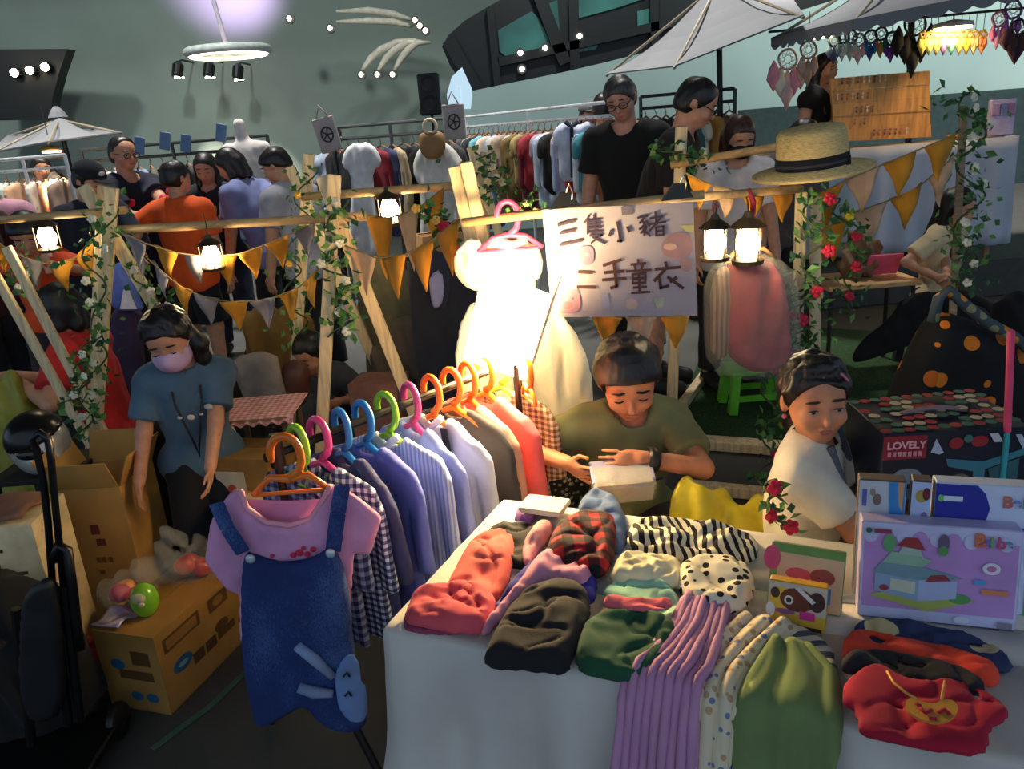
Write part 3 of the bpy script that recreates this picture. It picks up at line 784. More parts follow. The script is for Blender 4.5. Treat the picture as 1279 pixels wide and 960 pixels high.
    if mask:
        Mb = Blob(); Mb.ell(hp(0, 0.15, -0.2), np.array((0.335, 0.355, 0.30)) * hh, HR, 0.01); Mb.cone(hp(0, 0.40, -0.08), hp(0, 0.46, -0.16), 0.06 * hh, 0.07 * hh, 0.02)
        Mb.cut(hp(0, 0.12, 0), -hf + hu * 0.1); Mb.cut(hp(0, 0.3, -0.03), hu - hf * 0.2)
        mo = Mb.build('face_mask', plain(mask, 0.8), min(h, 0.009), root)
        e = MB()
        for s in (1, -1): e.tube([hp(0.3 * s, 0.16, -0.1), hp(0.39 * s, -0.02, 0.03), hp(0.38 * s, -0.1, -0.05)], 0.008 * hh, 5)
        e.build('ear_loop', plain((220, 220, 220), 0.8), mo)
    if glasses:
        e = MB()
        for s in (1, -1):
            e.tube([hp(0.155 * s + 0.11 * math.cos(t), 0.445, 0.0 + 0.075 * math.sin(t)) for t in np.linspace(0, 6.283, 16, endpoint=False)], 0.012 * hh, 5, closed=True)
            e.tube([hp(0.265 * s, 0.44, 0.02), hp(0.38 * s, 0.0, 0.03)], 0.011 * hh, 5)
        e.tube([hp(-0.05, 0.46, 0.02), hp(0.05, 0.46, 0.02)], 0.011 * hh, 5); e.build('glasses', plain((20, 18, 18), 0.3), root, True)
    if cap:
        c = Blob(); c.ell(hp(0, -0.05, 0.2), np.array((0.43, 0.5, 0.4)) * hh, HR, 0.01); c.cut(hp(0, 0, 0.2), -hu - hf * 0.12); co = c.build('cap', fabric(cap), 0.01, root)
        e = MB(); e.sphere(hp(0, 0.52, 0.2), np.array((0.3, 0.28, 0.03)) * hh, 10, R=HR); e.build('brim', fabric(cap), co, True)
        e = MB(); e.sphere(hp(0, 0.42, 0.36), np.array((0.11, 0.03, 0.07)) * hh, 8, R=HR); e.build('badge', fabric((220, 220, 224)), co, True)
    # shirt
    sm = shirt_mat if shirt_mat else fabric(shirt)
    Sb = Blob(); o = 0.009 + 0.006 * S; torso(Sb, o)
    Sb.cut(P + tu * (hem * S - 0.075 * S), -tu)
    for sh, el, w in arms:
        if sleeve == 'none': continue
        if sleeve == 'short':
            e = sh + (el - sh) * 0.72; Sb.cone(sh, e, 0.04 * S * tk + o * 0.5, 0.046 * S * tk + o * 0.6, 0.02, flat=True)
        else:
            Sb.cone(sh, el, 0.042 * S + o * 0.6, 0.036 * S + o * 0.6, 0.02); Sb.cone(el, el + (w - el) * 0.94, 0.036 * S + o * 0.6, 0.028 * S + o * 0.6, 0.02, flat=True)
    nk = neck + tf * 0.012 * S
    Sb.sub_cone(nk + tu * 0.01 * S, nk + tu * 0.12 * S, 0.045 * S, 0.06 * S, 0.006)
    Sb.build('shirt', sm, max(h, 0.009), root, wr=0.004, wf=34, seed=int(abs(xy[1] * 77)))
    if collar:
        Cb = MB(); rr = 0.05 * S
        Cb.tube([nk + tu * 0.012 * S + tr * rr * math.cos(t) + tf * rr * 0.95 * math.sin(t) - tu * 0.012 * S * math.sin(t) for t in np.linspace(0, 6.283, 20, endpoint=False)], 0.008 * S, 6, closed=True)
        Cb.build('collar', fabric(collar), root, True)
    if lower:
        lm = fabric(legs_col); Lb = Blob(); Lb.cone(hips[0], hips[1], 0.068 * S + 0.006, k=0.03); Lb.cone(P, P + tu * 0.03 * S, 0.066 * S, k=0.03)
        for hi, kn, an in lgs:
            if legs == 'trousers':
                Lb.cone(hi, kn, 0.063 * S + 0.006, 0.05 * S + 0.004, 0.03); Lb.cone(kn, kn + (an - kn) * 0.93, 0.05 * S + 0.004, 0.04 * S + 0.004, 0.02, flat=True)
            else:
                Lb.cone(hi, hi + (kn - hi) * 0.88, 0.063 * S + 0.006, 0.062 * S + 0.008, 0.03, flat=True)
        Lb.build('shorts' if legs != 'trousers' else 'trousers', lm, max(h, 0.011), root, wr=0.003, wf=30)
        for hi, kn, an in lgs:
            sb = Blob(); sb.cone(an - zz * 0.016 * S - f * 0.01, an - zz * 0.026 * S + f * 0.11 * S, 0.032 * S, 0.026 * S, 0.02); sb.cut((0, 0, z0 + 0.004), (0, 0, -1)); sb.build('shoe', plain(shoes, 0.6), max(h, 0.011), root)
    root['_'] = 1; del root['_']
    return dict(root=root, P=P, tr=tr, tf=tf, tu=tu, neck=neck, hp=hp, hh=hh, arms=arms, shs=shs, S=S, lgs=lgs, HR=HR, hf=hf, hu=hu, hr=hr)
def on_chest(d, x, z, off=0.0):
    """a point on the front of a figure's shirt (x right, z up from the pelvis, in statures)"""
    S = d['S']; return d['P'] + d['tr'] * x * S + d['tu'] * z * S + d['tf'] * (0.088 * S + 0.018 + off)

# ================================================================== SELLER'S TABLE
def proj(p):
    p = np.array(p, float) - CAM; z = p @ CF; xr, yr = (p @ CR) / z, (p @ CU) / z
    return 639.5 + F_PX * (CC * xr - CS * yr), 480 - F_PX * (CS * xr + CC * yr)
T = 0.72
TO = PZ(485, 786, T)[:2]; TE = PZ(1270, 953, T)[:2]
tU = (TE - TO) / np.linalg.norm(TE - TO); tV = np.array([-tU[1], tU[0]]); TD, TL = 0.55, 1.55
def tab(u, v, z=T): q = TO + tU * u + tV * v; return np.array([q[0], q[1], z])
U3, V3 = np.array([tU[0], tU[1], 0]), np.array([tV[0], tV[1], 0])
tbl = thing('folding_table', 'long folding table under the pale cloth piled with clothes', 'table', tab(TL / 2, TD / 2, 0))
b = MB(); b.box(tab(TL / 2, TD / 2, T - 0.025), (TL - 0.02, TD - 0.02, 0.03), U3, V3, bev=0.004); b.build('tabletop', wood((200, 180, 150)), tbl)
for u in (0.08, TL - 0.08):
    for v in (0.06, TD - 0.06):
        b = MB(); b.tube([tab(u, v, 0), tab(u, v, T - 0.04)], 0.014, 8); b.build('leg', plain((60, 60, 62), 0.4, 0.6), tbl)
# cloth: top and hanging skirt in one sheet
cb = MB(); NU = 110
per = [(TL * i / NU, 0) for i in range(NU + 1)] + [(TL, TD * i / 24) for i in range(1, 25)] + [(TL - TL * i / NU, TD) for i in range(1, NU + 1)] + [(0, TD - TD * i / 24) for i in range(1, 24)]
rows = 16; rings = []
for j in range(rows + 1):
    s = j / rows; ring = []
    for i, (u, v) in enumerate(per):
        out = np.array([0.0, 0.0])
        if v <= 0: out += (0, -1)
        if v >= TD: out += (0, 1)
        if u <= 0: out += (-1, 0)
        if u >= TL: out += (1, 0)
        out = out / (np.linalg.norm(out) + 1e-9)
        fold = 0.018 * math.sin(i * 0.55) + 0.014 * math.sin(i * 0.23 + 1) + 0.05 * mnoise.noise((u * 5, v * 5, s * 2.0))
        off = (0.004 + 0.05 * s ** 1.2) + 1.5 * fold * min(1.0, s * 1.8)
        z = T + 0.004 - 0.60 * s if j > 0 else T + 0.004
        if j == 1: z = T - 0.004
        ring.append(tab(u + out[0] * off, v + out[1] * off, z + 0.006 * math.sin(i * 0.3) * (s == 1)))
    rings.append(ring)
ins_ = []
for d_ in (0.22, 0.10, 0.04, 0.012):
    ins_.append([tab(min(max(u, d_), TL - d_), min(max(v, d_), TD - d_), T + 0.004 + 0.0015 * mnoise.noise((u * 9, v * 5, 0))) for u, v in per])
cb.loft(ins_ + rings, cap=False); cb.add(ins_[0], [tuple(range(len(per)))])
o = cb.build('tablecloth', fabric((212, 206, 196), 0.04, 4), None, True)
tag(o, 'pale plain tablecloth hanging over the front of the clothes table', 'tablecloth')
md = o.modifiers.new('thick', 'SOLIDIFY'); md.thickness = 0.003; md.offset = -1

def fold_cloth(name, label, cat, px, m, h=0.04, dz=0.0, step=0.006, wr=0.005, wf=(16, 16), edge=None, seed=None, sm=1, parent=None, fold=0.0, ff=(30, 6)):
    z0 = T + 0.006 + dz
    W = [PZ(x, y, z0 + h * 0.5)[:2] for x, y in px]
    P = [((w - TO) @ tU, (w - TO) @ tV) for w in W]
    if sm: P = smooth_poly(P, sm)
    h = h * 0.68
    o = puff(name, m, P, h, tab(0, 0, z0), U3, V3, parent=parent, step=step, wr=wr * 1.2, wf=wf, edge=edge or h * 0.8, ridge=min(0.012, h * 0.45), rf=(11, 11), seed=seed if seed is not None else len(label), fold=fold, ff=ff)
    if parent is None: tag(o, label, cat)
    return o
coral, salmon = fabric((222, 84, 96), 0.08), fabric((234, 104, 92), 0.08)
fold_cloth('folded_tee', 'plum folded top at the bottom of the coral pile on table corner', 'clothing', [(500, 775), (512, 745), (560, 735), (612, 750), (614, 782), (570, 790), (508, 788)], fabric((150, 60, 92)), 0.022)
fold_cloth('folded_shirt', 'coral red folded shirt on top of the pile at table corner', 'clothing', [(503, 762), (515, 732), (552, 722), (592, 720), (622, 738), (614, 772), (598, 786), (545, 778), (508, 772)], coral, 0.04, 0.02, wr=0.007, wf=(26, 26))
fold_cloth('folded_shirt', 'salmon folded shirt standing behind the coral pile', 'clothing', [(550, 735), (568, 700), (590, 662), (642, 654), (642, 690), (632, 730), (604, 752)], salmon, 0.05, 0.006, wr=0.006)
fold_cloth('folded_trousers', 'black garment tucked behind the salmon shirt', 'clothing', [(600, 688), (604, 662), (618, 650), (662, 645), (676, 662), (655, 700), (640, 702), (612, 690)], fabric((26, 24, 26)), 0.045)
fold_cloth('folded_tee', 'rolled pale pink top beside the plaid shirt', 'clothing', [(650, 692), (652, 668), (668, 648), (694, 644), (686, 664), (668, 684), (662, 702)], fabric((222, 158, 162)), 0.05, 0.01)
fold_cloth('folded_tee', 'small purple folded top by the cream notebooks', 'clothing', [(640, 648), (646, 628), (668, 628), (668, 650)], fabric((134, 92, 164)), 0.035)
fold_cloth('folded_jeans', 'blue denim jeans at the back of the table', 'clothing', [(716, 628), (738, 604), (770, 612), (784, 640), (782, 672), (768, 684), (742, 640)], fabric((66, 92, 136), 0.25, 30), 0.06, wr=0.008)
fold_cloth('folded_shirt', 'red and black plaid folded shirt', 'clothing', [(676, 690), (690, 655), (706, 638), (768, 634), (772, 660), (764, 700), (744, 712), (712, 700)], pattern('plaid', (24, 20, 20), (176, 30, 36), 22, c=(80, 22, 26), plane='xy'), 0.055, 0.02, wr=0.006)
fold_cloth('folded_sportswear', 'deep blue folded garment with edge showing under the pink top', 'clothing', [(604, 764), (640, 718), (668, 692), (705, 682), (746, 696), (747, 742), (734, 752), (700, 735), (640, 752)], fabric((44, 46, 150)), 0.03, 0.01)
fold_cloth('folded_tee', 'lilac pink crumpled top behind the black trousers', 'clothing', [(598, 786), (606, 766), (640, 730), (664, 694), (690, 672), (706, 680), (738, 686), (740, 722), (716, 726), (690, 714), (652, 734), (618, 776)], fabric((218, 146, 172)), 0.045, 0.02, wr=0.01, wf=(34, 20))
fold_cloth('folded_trousers', 'black folded trousers at the front edge of the table', 'clothing', [(598, 820), (612, 786), (640, 738), (688, 716), (736, 722), (738, 766), (722, 800), (706, 830), (662, 822)], fabric((28, 27, 30)), 0.06, 0.012, wr=0.009, wf=(13, 13))
# cream notebooks
for k in range(3):
    b = MB(); c = PZ(677, 628, T + 0.02 + 0.016 * k); c[2] = T + 0.014 + 0.016 * k
    b.box(c + U3 * 0.004 * k, (0.1, 0.075, 0.014), U3, V3, bev=0.002)
    tag(b.build('notebook', plain((244, 230, 196), 0.8)), ('lowest', 'middle', 'topmost')[k] + ' cream notebook in the stack at the table back', 'notebook', 'cream notebooks')
ZW, ZB = (238, 226, 200), (24, 22, 24)
fold_cloth('folded_tee', 'zebra striped black and white top at the back', 'clothing', [(780, 678), (784, 652), (800, 642), (846, 644), (906, 652), (948, 664), (946, 694), (900, 690), (840, 690)], pattern('zebra', ZW, ZB, 16, c=None), 0.05, wr=0.009, wf=(20, 20))
fold_cloth('folded_blouse', 'cream ruffled blouse between zebra top and mint top', 'clothing', [(758, 720), (768, 692), (784, 684), (846, 688), (856, 708), (848, 728), (790, 722)], fabric((244, 226, 186)), 0.045, 0.012, wr=0.012, wf=(40, 40))
fold_cloth('folded_tee', 'white top with black polka dots', 'clothing', [(842, 716), (850, 694), (884, 688), (930, 690), (946, 716), (936, 746), (906, 756), (862, 748)], pattern('dots', (238, 226, 198), (26, 24, 26), 40), 0.055, 0.012, wr=0.006)
fold_cloth('folded_tee', 'pale mint folded top above the green shirt', 'clothing', [(750, 742), (758, 722), (800, 716), (836, 724), (852, 748), (846, 772), (800, 760)], fabric((164, 222, 192)), 0.03, 0.01, wr=0.006)
fold_cloth('folded_tee', 'thin pink folded top on the mint top', 'clothing', [(749, 756), (755, 740), (800, 746), (842, 742), (840, 760), (800, 762)], fabric((234, 104, 116)), 0.018, 0.036, wr=0.005, wf=(40, 20))
gs = fold_cloth('folded_shirt', 'dark green folded shirt with small white lettering', 'clothing', [(716, 822), (720, 790), (732, 764), (766, 754), (822, 758), (848, 770), (846, 796), (818, 832), (778, 840), (740, 834)], fabric((30, 82, 54)), 0.05, 0.014, wr=0.007)
# striped top and shirts on the right
fold_cloth('folded_tee', 'grey and white striped top under the green trousers', 'clothing', [(940, 808), (956, 780), (985, 772), (1040, 800), (1050, 842), (1040, 872), (990, 850)], pattern('stripe', (226, 214, 190), (96, 96, 106), 34, plane='y'), 0.02, wr=0.004)
fold_cloth('folded_tee', 'navy top with pale patches under the puzzle box', 'clothing', [(1062, 796), (1068, 772), (1110, 766), (1180, 778), (1236, 796), (1270, 822), (1258, 838), (1180, 815), (1110, 800)], pattern('patch', (50, 62, 102), (226, 204, 150), 13, c=(70, 86, 130)), 0.03, wr=0.008)
fold_cloth('folded_shirt', 'orange red shirt between navy and black shirts', 'clothing', [(1047, 822), (1054, 788), (1080, 778), (1112, 788), (1180, 800), (1240, 822), (1256, 842), (1236, 856), (1180, 834), (1110, 812)], fabric((232, 70, 44)), 0.03, 0.014, wr=0.008, wf=(24, 24))
fold_cloth('folded_shirt', 'black shirt directly above the red T-shirt', 'clothing', [(1044, 838), (1054, 812), (1100, 806), (1160, 816), (1210, 832), (1236, 852), (1228, 868), (1170, 850), (1100, 838)], fabric((28, 26, 34)), 0.024, 0.024, wr=0.006)
red_poly = [(1047, 872), (1054, 846), (1084, 824), (1104, 826), (1128, 842), (1156, 846), (1184, 840), (1226, 852), (1264, 880), (1262, 892), (1238, 906), (1236, 942), (1150, 930), (1068, 914), (1070, 884)]
rt = fold_cloth('red_tshirt', 'crimson T-shirt with gold heart print laid flat', 'clothing', red_poly, fabric((172, 16, 52)), 0.026, 0.03, wr=0.005, wf=(9, 9))
def tdecal(name, pxs, z, m, parent, closed=False, r=0.0035):
    b = MB(); pts = [PZ(x, y, z) for x, y in pxs]; b.tube(pts, r, 6, closed=closed); return b.build(name, m, parent, True)
gold = plain((214, 160, 70), 0.45, 0.3)
zt = T + 0.066
hb = MB(); heart = [(1150, 878), (1140, 872), (1130, 878), (1132, 890), (1148, 900), (1170, 906), (1190, 900), (1198, 886), (1190, 876), (1176, 876), (1166, 882)]
hb.prism([PZ(x, y, zt - 0.004) for x, y in smooth_poly(heart, 2)], (0, 0, 0.004)); hp_ = hb.build('heart_print', gold, rt)
for k, q in enumerate(([(1148, 884), (1156, 890), (1164, 886)], [(1172, 890), (1180, 885), (1186, 892)], [(1160, 896), (1170, 898)], [(1144, 878), (1150, 882)])):
    tdecal('heart_scroll', q, zt + 0.001, fabric((172, 16, 52)), hp_, r=0.003)
tdecal('chain_print', [(1108, 838), (1116, 852), (1130, 864), (1144, 872)], zt, gold, rt, r=0.002); tdecal('chain_print', [(1176, 874), (1178, 862), (1180, 850)], zt, gold, rt, r=0.002)

# lengths of cloth running over the front edge
def over_edge(name, label, top_l, top_r, e_l, e_r, drop, m, amp=0.008, nf=14, lift=0.02, spread=0.0, thick=0.006, bot_l=None, bot_r=None, nu=48):
    """two pixel polylines on the table (left and right side), ending on the front edge; then hangs down"""
    def path(px, edge_px, bot):
        pts = [PZ(x, y, T + lift) for x, y in px]
        w = PZ(*edge_px, T + lift)[:2]; u = (w - TO) @ tU; out = []
        out += pts + [tab(u, 0.006, T + lift), tab(u, -0.022, T + lift * 0.7), tab(u + 0.0, -0.034, T - 0.03)]
        for k in range(1, 7):
            s = k / 6; out.append(tab(u + bot * s, -0.036 - 0.075 * s, T - 0.03 - drop * s))
        return out
    A = path(top_l, e_l, bot_l or 0.0); B_ = path(top_r, e_r, bot_r or 0.0); n = min(len(A), len(B_))
    def resample(P, m_=40):
        P = np.array(P); d = np.r_[0, np.cumsum(np.linalg.norm(np.diff(P, axis=0), axis=1))]; t = np.linspace(0, d[-1], m_)
        return np.stack([np.interp(t, d, P[:, i]) for i in range(3)], 1)
    A, B_ = resample(A), resample(B_)
    def fn(s, v):
        j = min(39, int(round(v * 39))); p = A[j] * (1 - s) + B_[j] * s
        up = 1.0 if p[2] > T - 0.005 else 0.0
        wob = amp * (0.5 + 0.5 * math.sin(s * nf * 6.283 + 1.3 * mnoise.noise((s * 3, v * 3, 1)))) + 0.5 * amp * mnoise.noise((s * 9, v * 6, 4))
        ed = math.sqrt(max(0.0, min(1, min(s, 1 - s) * 12)))
        return p + np.array((0, 0, 1)) * up * (wob * (0.4 + 0.6 * ed) - lift * (1 - ed) * 0.7) - V3 * (1 - up) * wob
    b = MB(); b.grid(fn, nu, 39); o = b.build(name, m, None, True)
    md = o.modifiers.new('thick', 'SOLIDIFY'); md.thickness = thick; md.offset = -1 if True else 1
    return tag(o, label, 'clothing')
over_edge('pleated_skirt', 'lilac pink pleated skirt hanging over the table front', [(852, 752), (838, 785), (805, 820)], [(914, 756), (905, 800), (892, 850)], (778, 848), (880, 862), 0.36, fabric((196, 142, 178), 0.06), amp=0.02, nf=9, nu=110, bot_l=-0.03, bot_r=-0.0)
over_edge('floral_leggings', 'cream leggings with small blue flowers beside the pleated skirt', [(922, 772), (895, 800), (872, 836)], [(1000, 784), (960, 815), (930, 850)], (864, 868), (920, 878), 0.34, pattern('floral', (228, 212, 180), (120, 128, 170), 60, c=(196, 160, 120)), amp=0.012, nf=3, bot_l=0.0, bot_r=-0.005)
over_edge('green_trousers', 'light olive green trousers hanging over the table front', [(962, 800), (935, 840), (924, 862)], [(1012, 806), (1046, 838), (1048, 870)], (918, 880), (1048, 906), 0.30, fabric((116, 136, 82), 0.06), amp=0.008, nf=2.2, bot_l=0.01, bot_r=-0.01, lift=0.028)

# ------------------------------------------------------------------ boxed games on the right of the table
def decals(parent, O, X, Yv, W, H, items, name='print'):
    """flat print on a box face: each item is (polygon in 0..1, colour)"""
    N = nrm(np.cross(X, Yv)); cols = []; b = MB()
    for k, (poly, col) in enumerate(items):
        if col not in cols: cols.append(col)
        pts = [O + X * (p[0] * W) + Yv * (p[1] * H) + N * (0.0006 + 0.00022 * k) for p in poly]
        b.add(pts, [tuple(range(len(pts)))], cols.index(col))
    return b.build(name, [plain(c, 0.5, var=0.05) for c in cols], parent)
def ell2(cx, cy, rx, ry, n=18, a0=0, a1=6.2832): return [(cx + rx * math.cos(t), cy + ry * math.sin(t)) for t in np.linspace(a0, a1, n, endpoint=(a1 - a0) < 6.28)]
def rect2(x0, y0, x1, y1): return [(x0, y0), (x1, y0), (x1, y1), (x0, y1)]
def text_mesh(body, size, O, X, Yv, m, parent, name='lettering', bold=0.0, ext=0.0006, align='LEFT', space=1.0):
    cu = bpy.data.curves.new(name, 'FONT'); cu.body = body; cu.size = size; cu.extrude = ext; cu.offset = bold; cu.align_x = align; cu.space_character = space
    ob = bpy.data.objects.new(name, cu); COL.objects.link(ob)
    bpy.context.view_layer.update()
    me = bpy.data.meshes.new_from_object(ob.evaluated_get(bpy.context.evaluated_depsgraph_get()))
    vs = np.array([v.co[:] for v in me.vertices]).reshape(-1, 3); fs = [tuple(p.vertices) for p in me.polygons]
    bpy.data.objects.remove(ob); bpy.data.curves.remove(cu); bpy.data.meshes.remove(me)
    N = nrm(np.cross(X, Yv)); w = np.array(O) + vs[:, :1] * X + vs[:, 1:2] * Yv + vs[:, 2:3] * N
    return link_mesh(name, w, fs, m, parent, None, False)
def game_box(label, bl, br, tl, zb, tilt, depth, face_col, side_col, Yb=None):
    """upright box from three pixel corners of its front face, its foot on height zb (or at depth Yb)"""
    B0 = PZ(*bl, zb) if Yb is None else PY(*bl, Yb); B1 = PZ(*br, zb) if Yb is None else None
    if B1 is None: B1 = PZ(*br, B0[2])
    W = np.linalg.norm(B1 - B0); X = nrm(B1 - B0); N = nrm(np.cross(X, (0, 0, 1)))
    Yv = nrm(np.array((0, 0, 1.0)) * math.cos(tilt) - N * math.sin(tilt)); N = np.cross(X, Yv)
    best = min(np.linspace(0.02, 0.6, 291), key=lambda hgt: abs(proj(B0 + Yv * hgt)[1] - tl[1]))
    t = thing('game_box', label, 'box', (B0 + B1) / 2)
    b = MB(); b.box((B0 + B1) / 2 + Yv * best / 2 - N * depth / 2, (W, best, depth), X, Yv, N, bev=0.002); b.build('carton', plain(side_col, 0.45), t)
    decals(t, B0, X, Yv, W, best, [(rect2(0.008, 0.01, 0.992, 0.99), face_col)], 'front_panel')
    return t, B0 + N * 0.0006, X, Yv, W, best, N
LIL, PAL = (196, 148, 212), (206, 206, 240)
gbx = game_box('lilac boxed house puzzle standing in front on the table', (1071, 768), (1268, 788), (1072, 650), T + 0.006, 0.12, 0.045, PAL, (190, 180, 220))
t, O, X, Yv, W, H, N = gbx
pr = [(rect2(0.02, 0.12, 0.98, 0.86), LIL)]
for k in range(9): pr.append((ell2(0.06 + 0.105 * k, 0.86, 0.045, 0.07), LIL if k % 2 else PAL))
pr += [([(0.06, 0.24), (0.45, 0.12), (0.74, 0.27), (0.35, 0.40)], (178, 186, 96)), (ell2(0.64, 0.28, 0.07, 0.05), (90, 160, 90)),
       ([(0.10, 0.30), (0.38, 0.22), (0.38, 0.46), (0.10, 0.5)], (150, 176, 206)), ([(0.38, 0.22), (0.62, 0.28), (0.62, 0.46), (0.38, 0.46)], (176, 190, 226)),
       ([(0.08, 0.49), (0.37, 0.44), (0.66, 0.49), (0.4, 0.58), (0.14, 0.6)], (120, 160, 170)), ([(0.20, 0.32), (0.36, 0.29), (0.36, 0.42), (0.20, 0.44)], (206, 214, 190)),
       ([(0.42, 0.43), (0.58, 0.46), (0.54, 0.52), (0.45, 0.5)], (156, 60, 66)), ([(0.14, 0.6), (0.40, 0.58), (0.46, 0.66), (0.2, 0.72)], (150, 190, 160)),
       ([(0.24, 0.70), (0.4, 0.68), (0.36, 0.82), (0.28, 0.82)], (170, 196, 180)), ([(0.23, 0.78), (0.41, 0.75), (0.36, 0.87), (0.28, 0.87)], (160, 54, 58)),
       (ell2(0.18, 0.8, 0.04, 0.09), (104, 170, 110)), (ell2(0.52, 0.84, 0.035, 0.09), (110, 90, 120)), (ell2(0.52, 0.76, 0.03, 0.05), (90, 160, 90)), (ell2(0.16, 0.34, 0.03, 0.03), (150, 60, 70)),
       (ell2(0.82, 0.62, 0.055, 0.06), (238, 236, 248)), (ell2(0.82, 0.62, 0.03, 0.03), (206, 120, 180)), (ell2(0.045, 0.92, 0.02, 0.028), (40, 110, 80)), (rect2(0.08, 0.9, 0.19, 0.94), (150, 60, 90)),
       (rect2(0.72, 0.45, 0.79, 0.5), (90, 160, 220)), (rect2(0.77, 0.36, 0.93, 0.41), (230, 140, 90)), (rect2(0.88, 0.03, 0.97, 0.09), (140, 130, 150)), (ell2(0.66, 0.08, 0.05, 0.035), (226, 226, 244))]
decals(t, O, X, Yv, W, H, pr)
for k, (ch, c) in enumerate(zip('Belbe', ((216, 110, 60), (90, 120, 200), (120, 170, 90), (200, 80, 120), (90, 150, 180), (180, 90, 160)))):
    text_mesh(ch, H * 0.15 * (1.25 if k == 0 else 1), O + X * W * (0.70 + 0.043 * k + (0.012 if k else 0)) + Yv * H * 0.83 + N * 0.008 * 0 + N * 0.006 * 0.9, X, Yv, plain(c, 0.5), t, bold=0.0008)
gbx2 = game_box('pale blue boxed game behind the lilac house puzzle', (1158, 757), (1330, 774), (1158, 602), T + 0.006, 0.10, 0.04, (214, 222, 248), (200, 206, 230))
t, O, X, Yv, W, H, N = gbx2
sh_ = -V3 * 0.0
pr = [([(0.0, 0.99), (0.30, 0.99), (0.36, 0.93), (0.40, 0.82), (0.37, 0.70), (0.30, 0.62), (0.22, 0.57), (0.0, 0.57)], (40, 46, 156)), (ell2(0.13, 0.62, 0.13, 0.11), (226, 70, 176)), (rect2(0.06, 0.86, 0.20, 0.90), (226, 230, 250)),
      (ell2(0.04, 0.88, 0.022, 0.028), (120, 200, 110)), (rect2(0.40, 0.66, 0.9, 0.685), (50, 90, 190)), (ell2(0.78, 0.45, 0.1, 0.05), (50, 80, 200)), (rect2(0.7, 0.0, 1.0, 0.25), (90, 160, 90))]
decals(t, O, X, Yv, W, H, pr)
for k, (ch, c) in enumerate(zip('Belbe', ((206, 110, 90), (110, 140, 210), (140, 170, 150), (190, 90, 140), (90, 150, 180), (170, 100, 170)))):
    text_mesh(ch, H * 0.12, O + X * W * (0.48 + 0.07 * k) + Yv * H * 0.84 + N * 0.003, X, Yv, plain(c, 0.5), t, bold=0.0008)
gbx3 = game_box('narrow light blue game box at the left behind the others', (1128, 752), (1152, 755), (1128, 600), T + 0.006, 0.08, 0.035, (190, 206, 240), (90, 70, 66))
t, O, X, Yv, W, H, N = gbx3
decals(t, O, X, Yv, W, H, [(ell2(0.5, 0.88, 0.3, 0.05), (176, 160, 70)), (ell2(0.75, 0.9, 0.2, 0.05), (120, 40, 50)), (ell2(0.7, 0.7, 0.2, 0.06), (130, 110, 160))])
gbx4 = game_box('grey white picture box at the far left of the games', (1065, 742), (1122, 748), (1064, 598), T + 0.006, 0.06, 0.035, (200, 204, 210), (96, 80, 72))
t, O, X, Yv, W, H, N = gbx4
decals(t, O, X, Yv, W, H, [([(0.62, 0.99), (0.98, 0.99), (0.98, 0.55), (0.68, 0.6)], (60, 140, 204)), ([(0.82, 0.99), (0.95, 0.99), (0.93, 0.75), (0.86, 0.8)], (216, 160, 110)), (rect2(0.08, 0.78, 0.18, 0.92), (90, 100, 180)), (ell2(0.4, 0.84, 0.09, 0.05), (130, 110, 100)), (ell2(0.3, 0.9, 0.06, 0.03), (150, 140, 130))])

# picture book with a puppy toy card in front of it
bk = game_box('open picture book box with green border beside the games', (958, 752), (1050, 770), (958, 676), T + 0.006, 0.35, 0.02, (214, 180, 140), (90, 120, 70))
bk[0]['category'] = 'book'; bk[0].name = 'picture_book'
t, O, X, Yv, W, H, N = bk
decals(t, O, X, Yv, W, H, [(rect2(0.0, 0.0, 0.1, 1.0), (110, 150, 70)), (rect2(0.1, 0.86, 1.0, 1.0), (104, 150, 66)), (ell2(0.02, 0.75, 0.12, 0.2), (206, 70, 110)), (ell2(0.4, 0.55, 0.18, 0.1), (206, 80, 100)), (ell2(0.72, 0.56, 0.17, 0.13), (150, 70, 60)), (rect2(0.15, 0.2, 0.7, 0.42), (216, 180, 60)), (rect2(0.7, 0.15, 0.85, 0.4), (70, 130, 200)), (ell2(0.6, 0.38, 0.14, 0.1), (150, 30, 70))])
pp = game_box('yellow puppy shaped toy card with pink tag before the picture book', (958, 778), (1030, 792), (958, 722), T + 0.006, 0.15, 0.025, (226, 180, 60), (200, 150, 40))
pp[0]['category'] = 'toy'; pp[0].name = 'toy_card'
t, O, X, Yv, W, H, N = pp
decals(t, O, X, Yv, W, H, [(rect2(0.0, 0.35, 1.0, 0.98), (206, 190, 170)), (ell2(0.22, 0.62, 0.2, 0.26), (226, 186, 60)), (ell2(0.5, 0.64, 0.3, 0.26), (110, 50, 30)), (ell2(0.84, 0.66, 0.14, 0.22), (70, 36, 34)), ([(0.45, 0.9), (0.55, 0.92), (0.82, 0.66), (0.76, 0.6)], (226, 214, 210)), (ell2(0.36, 0.62, 0.08, 0.1), (220, 210, 200)), (ell2(0.36, 0.62, 0.045, 0.06), (30, 26, 24)), (ell2(0.12, 0.74, 0.08, 0.12), (60, 36, 26)), (ell2(0.3, 0.36, 0.18, 0.06), (150, 90, 130)), (rect2(0.56, 0.24, 0.82, 0.42), (226, 50, 140)), (rect2(0.6, 0.02, 0.95, 0.1), (60, 40, 30)), (ell2(0.05, 0.36, 0.08, 0.16), (206, 210, 226))])

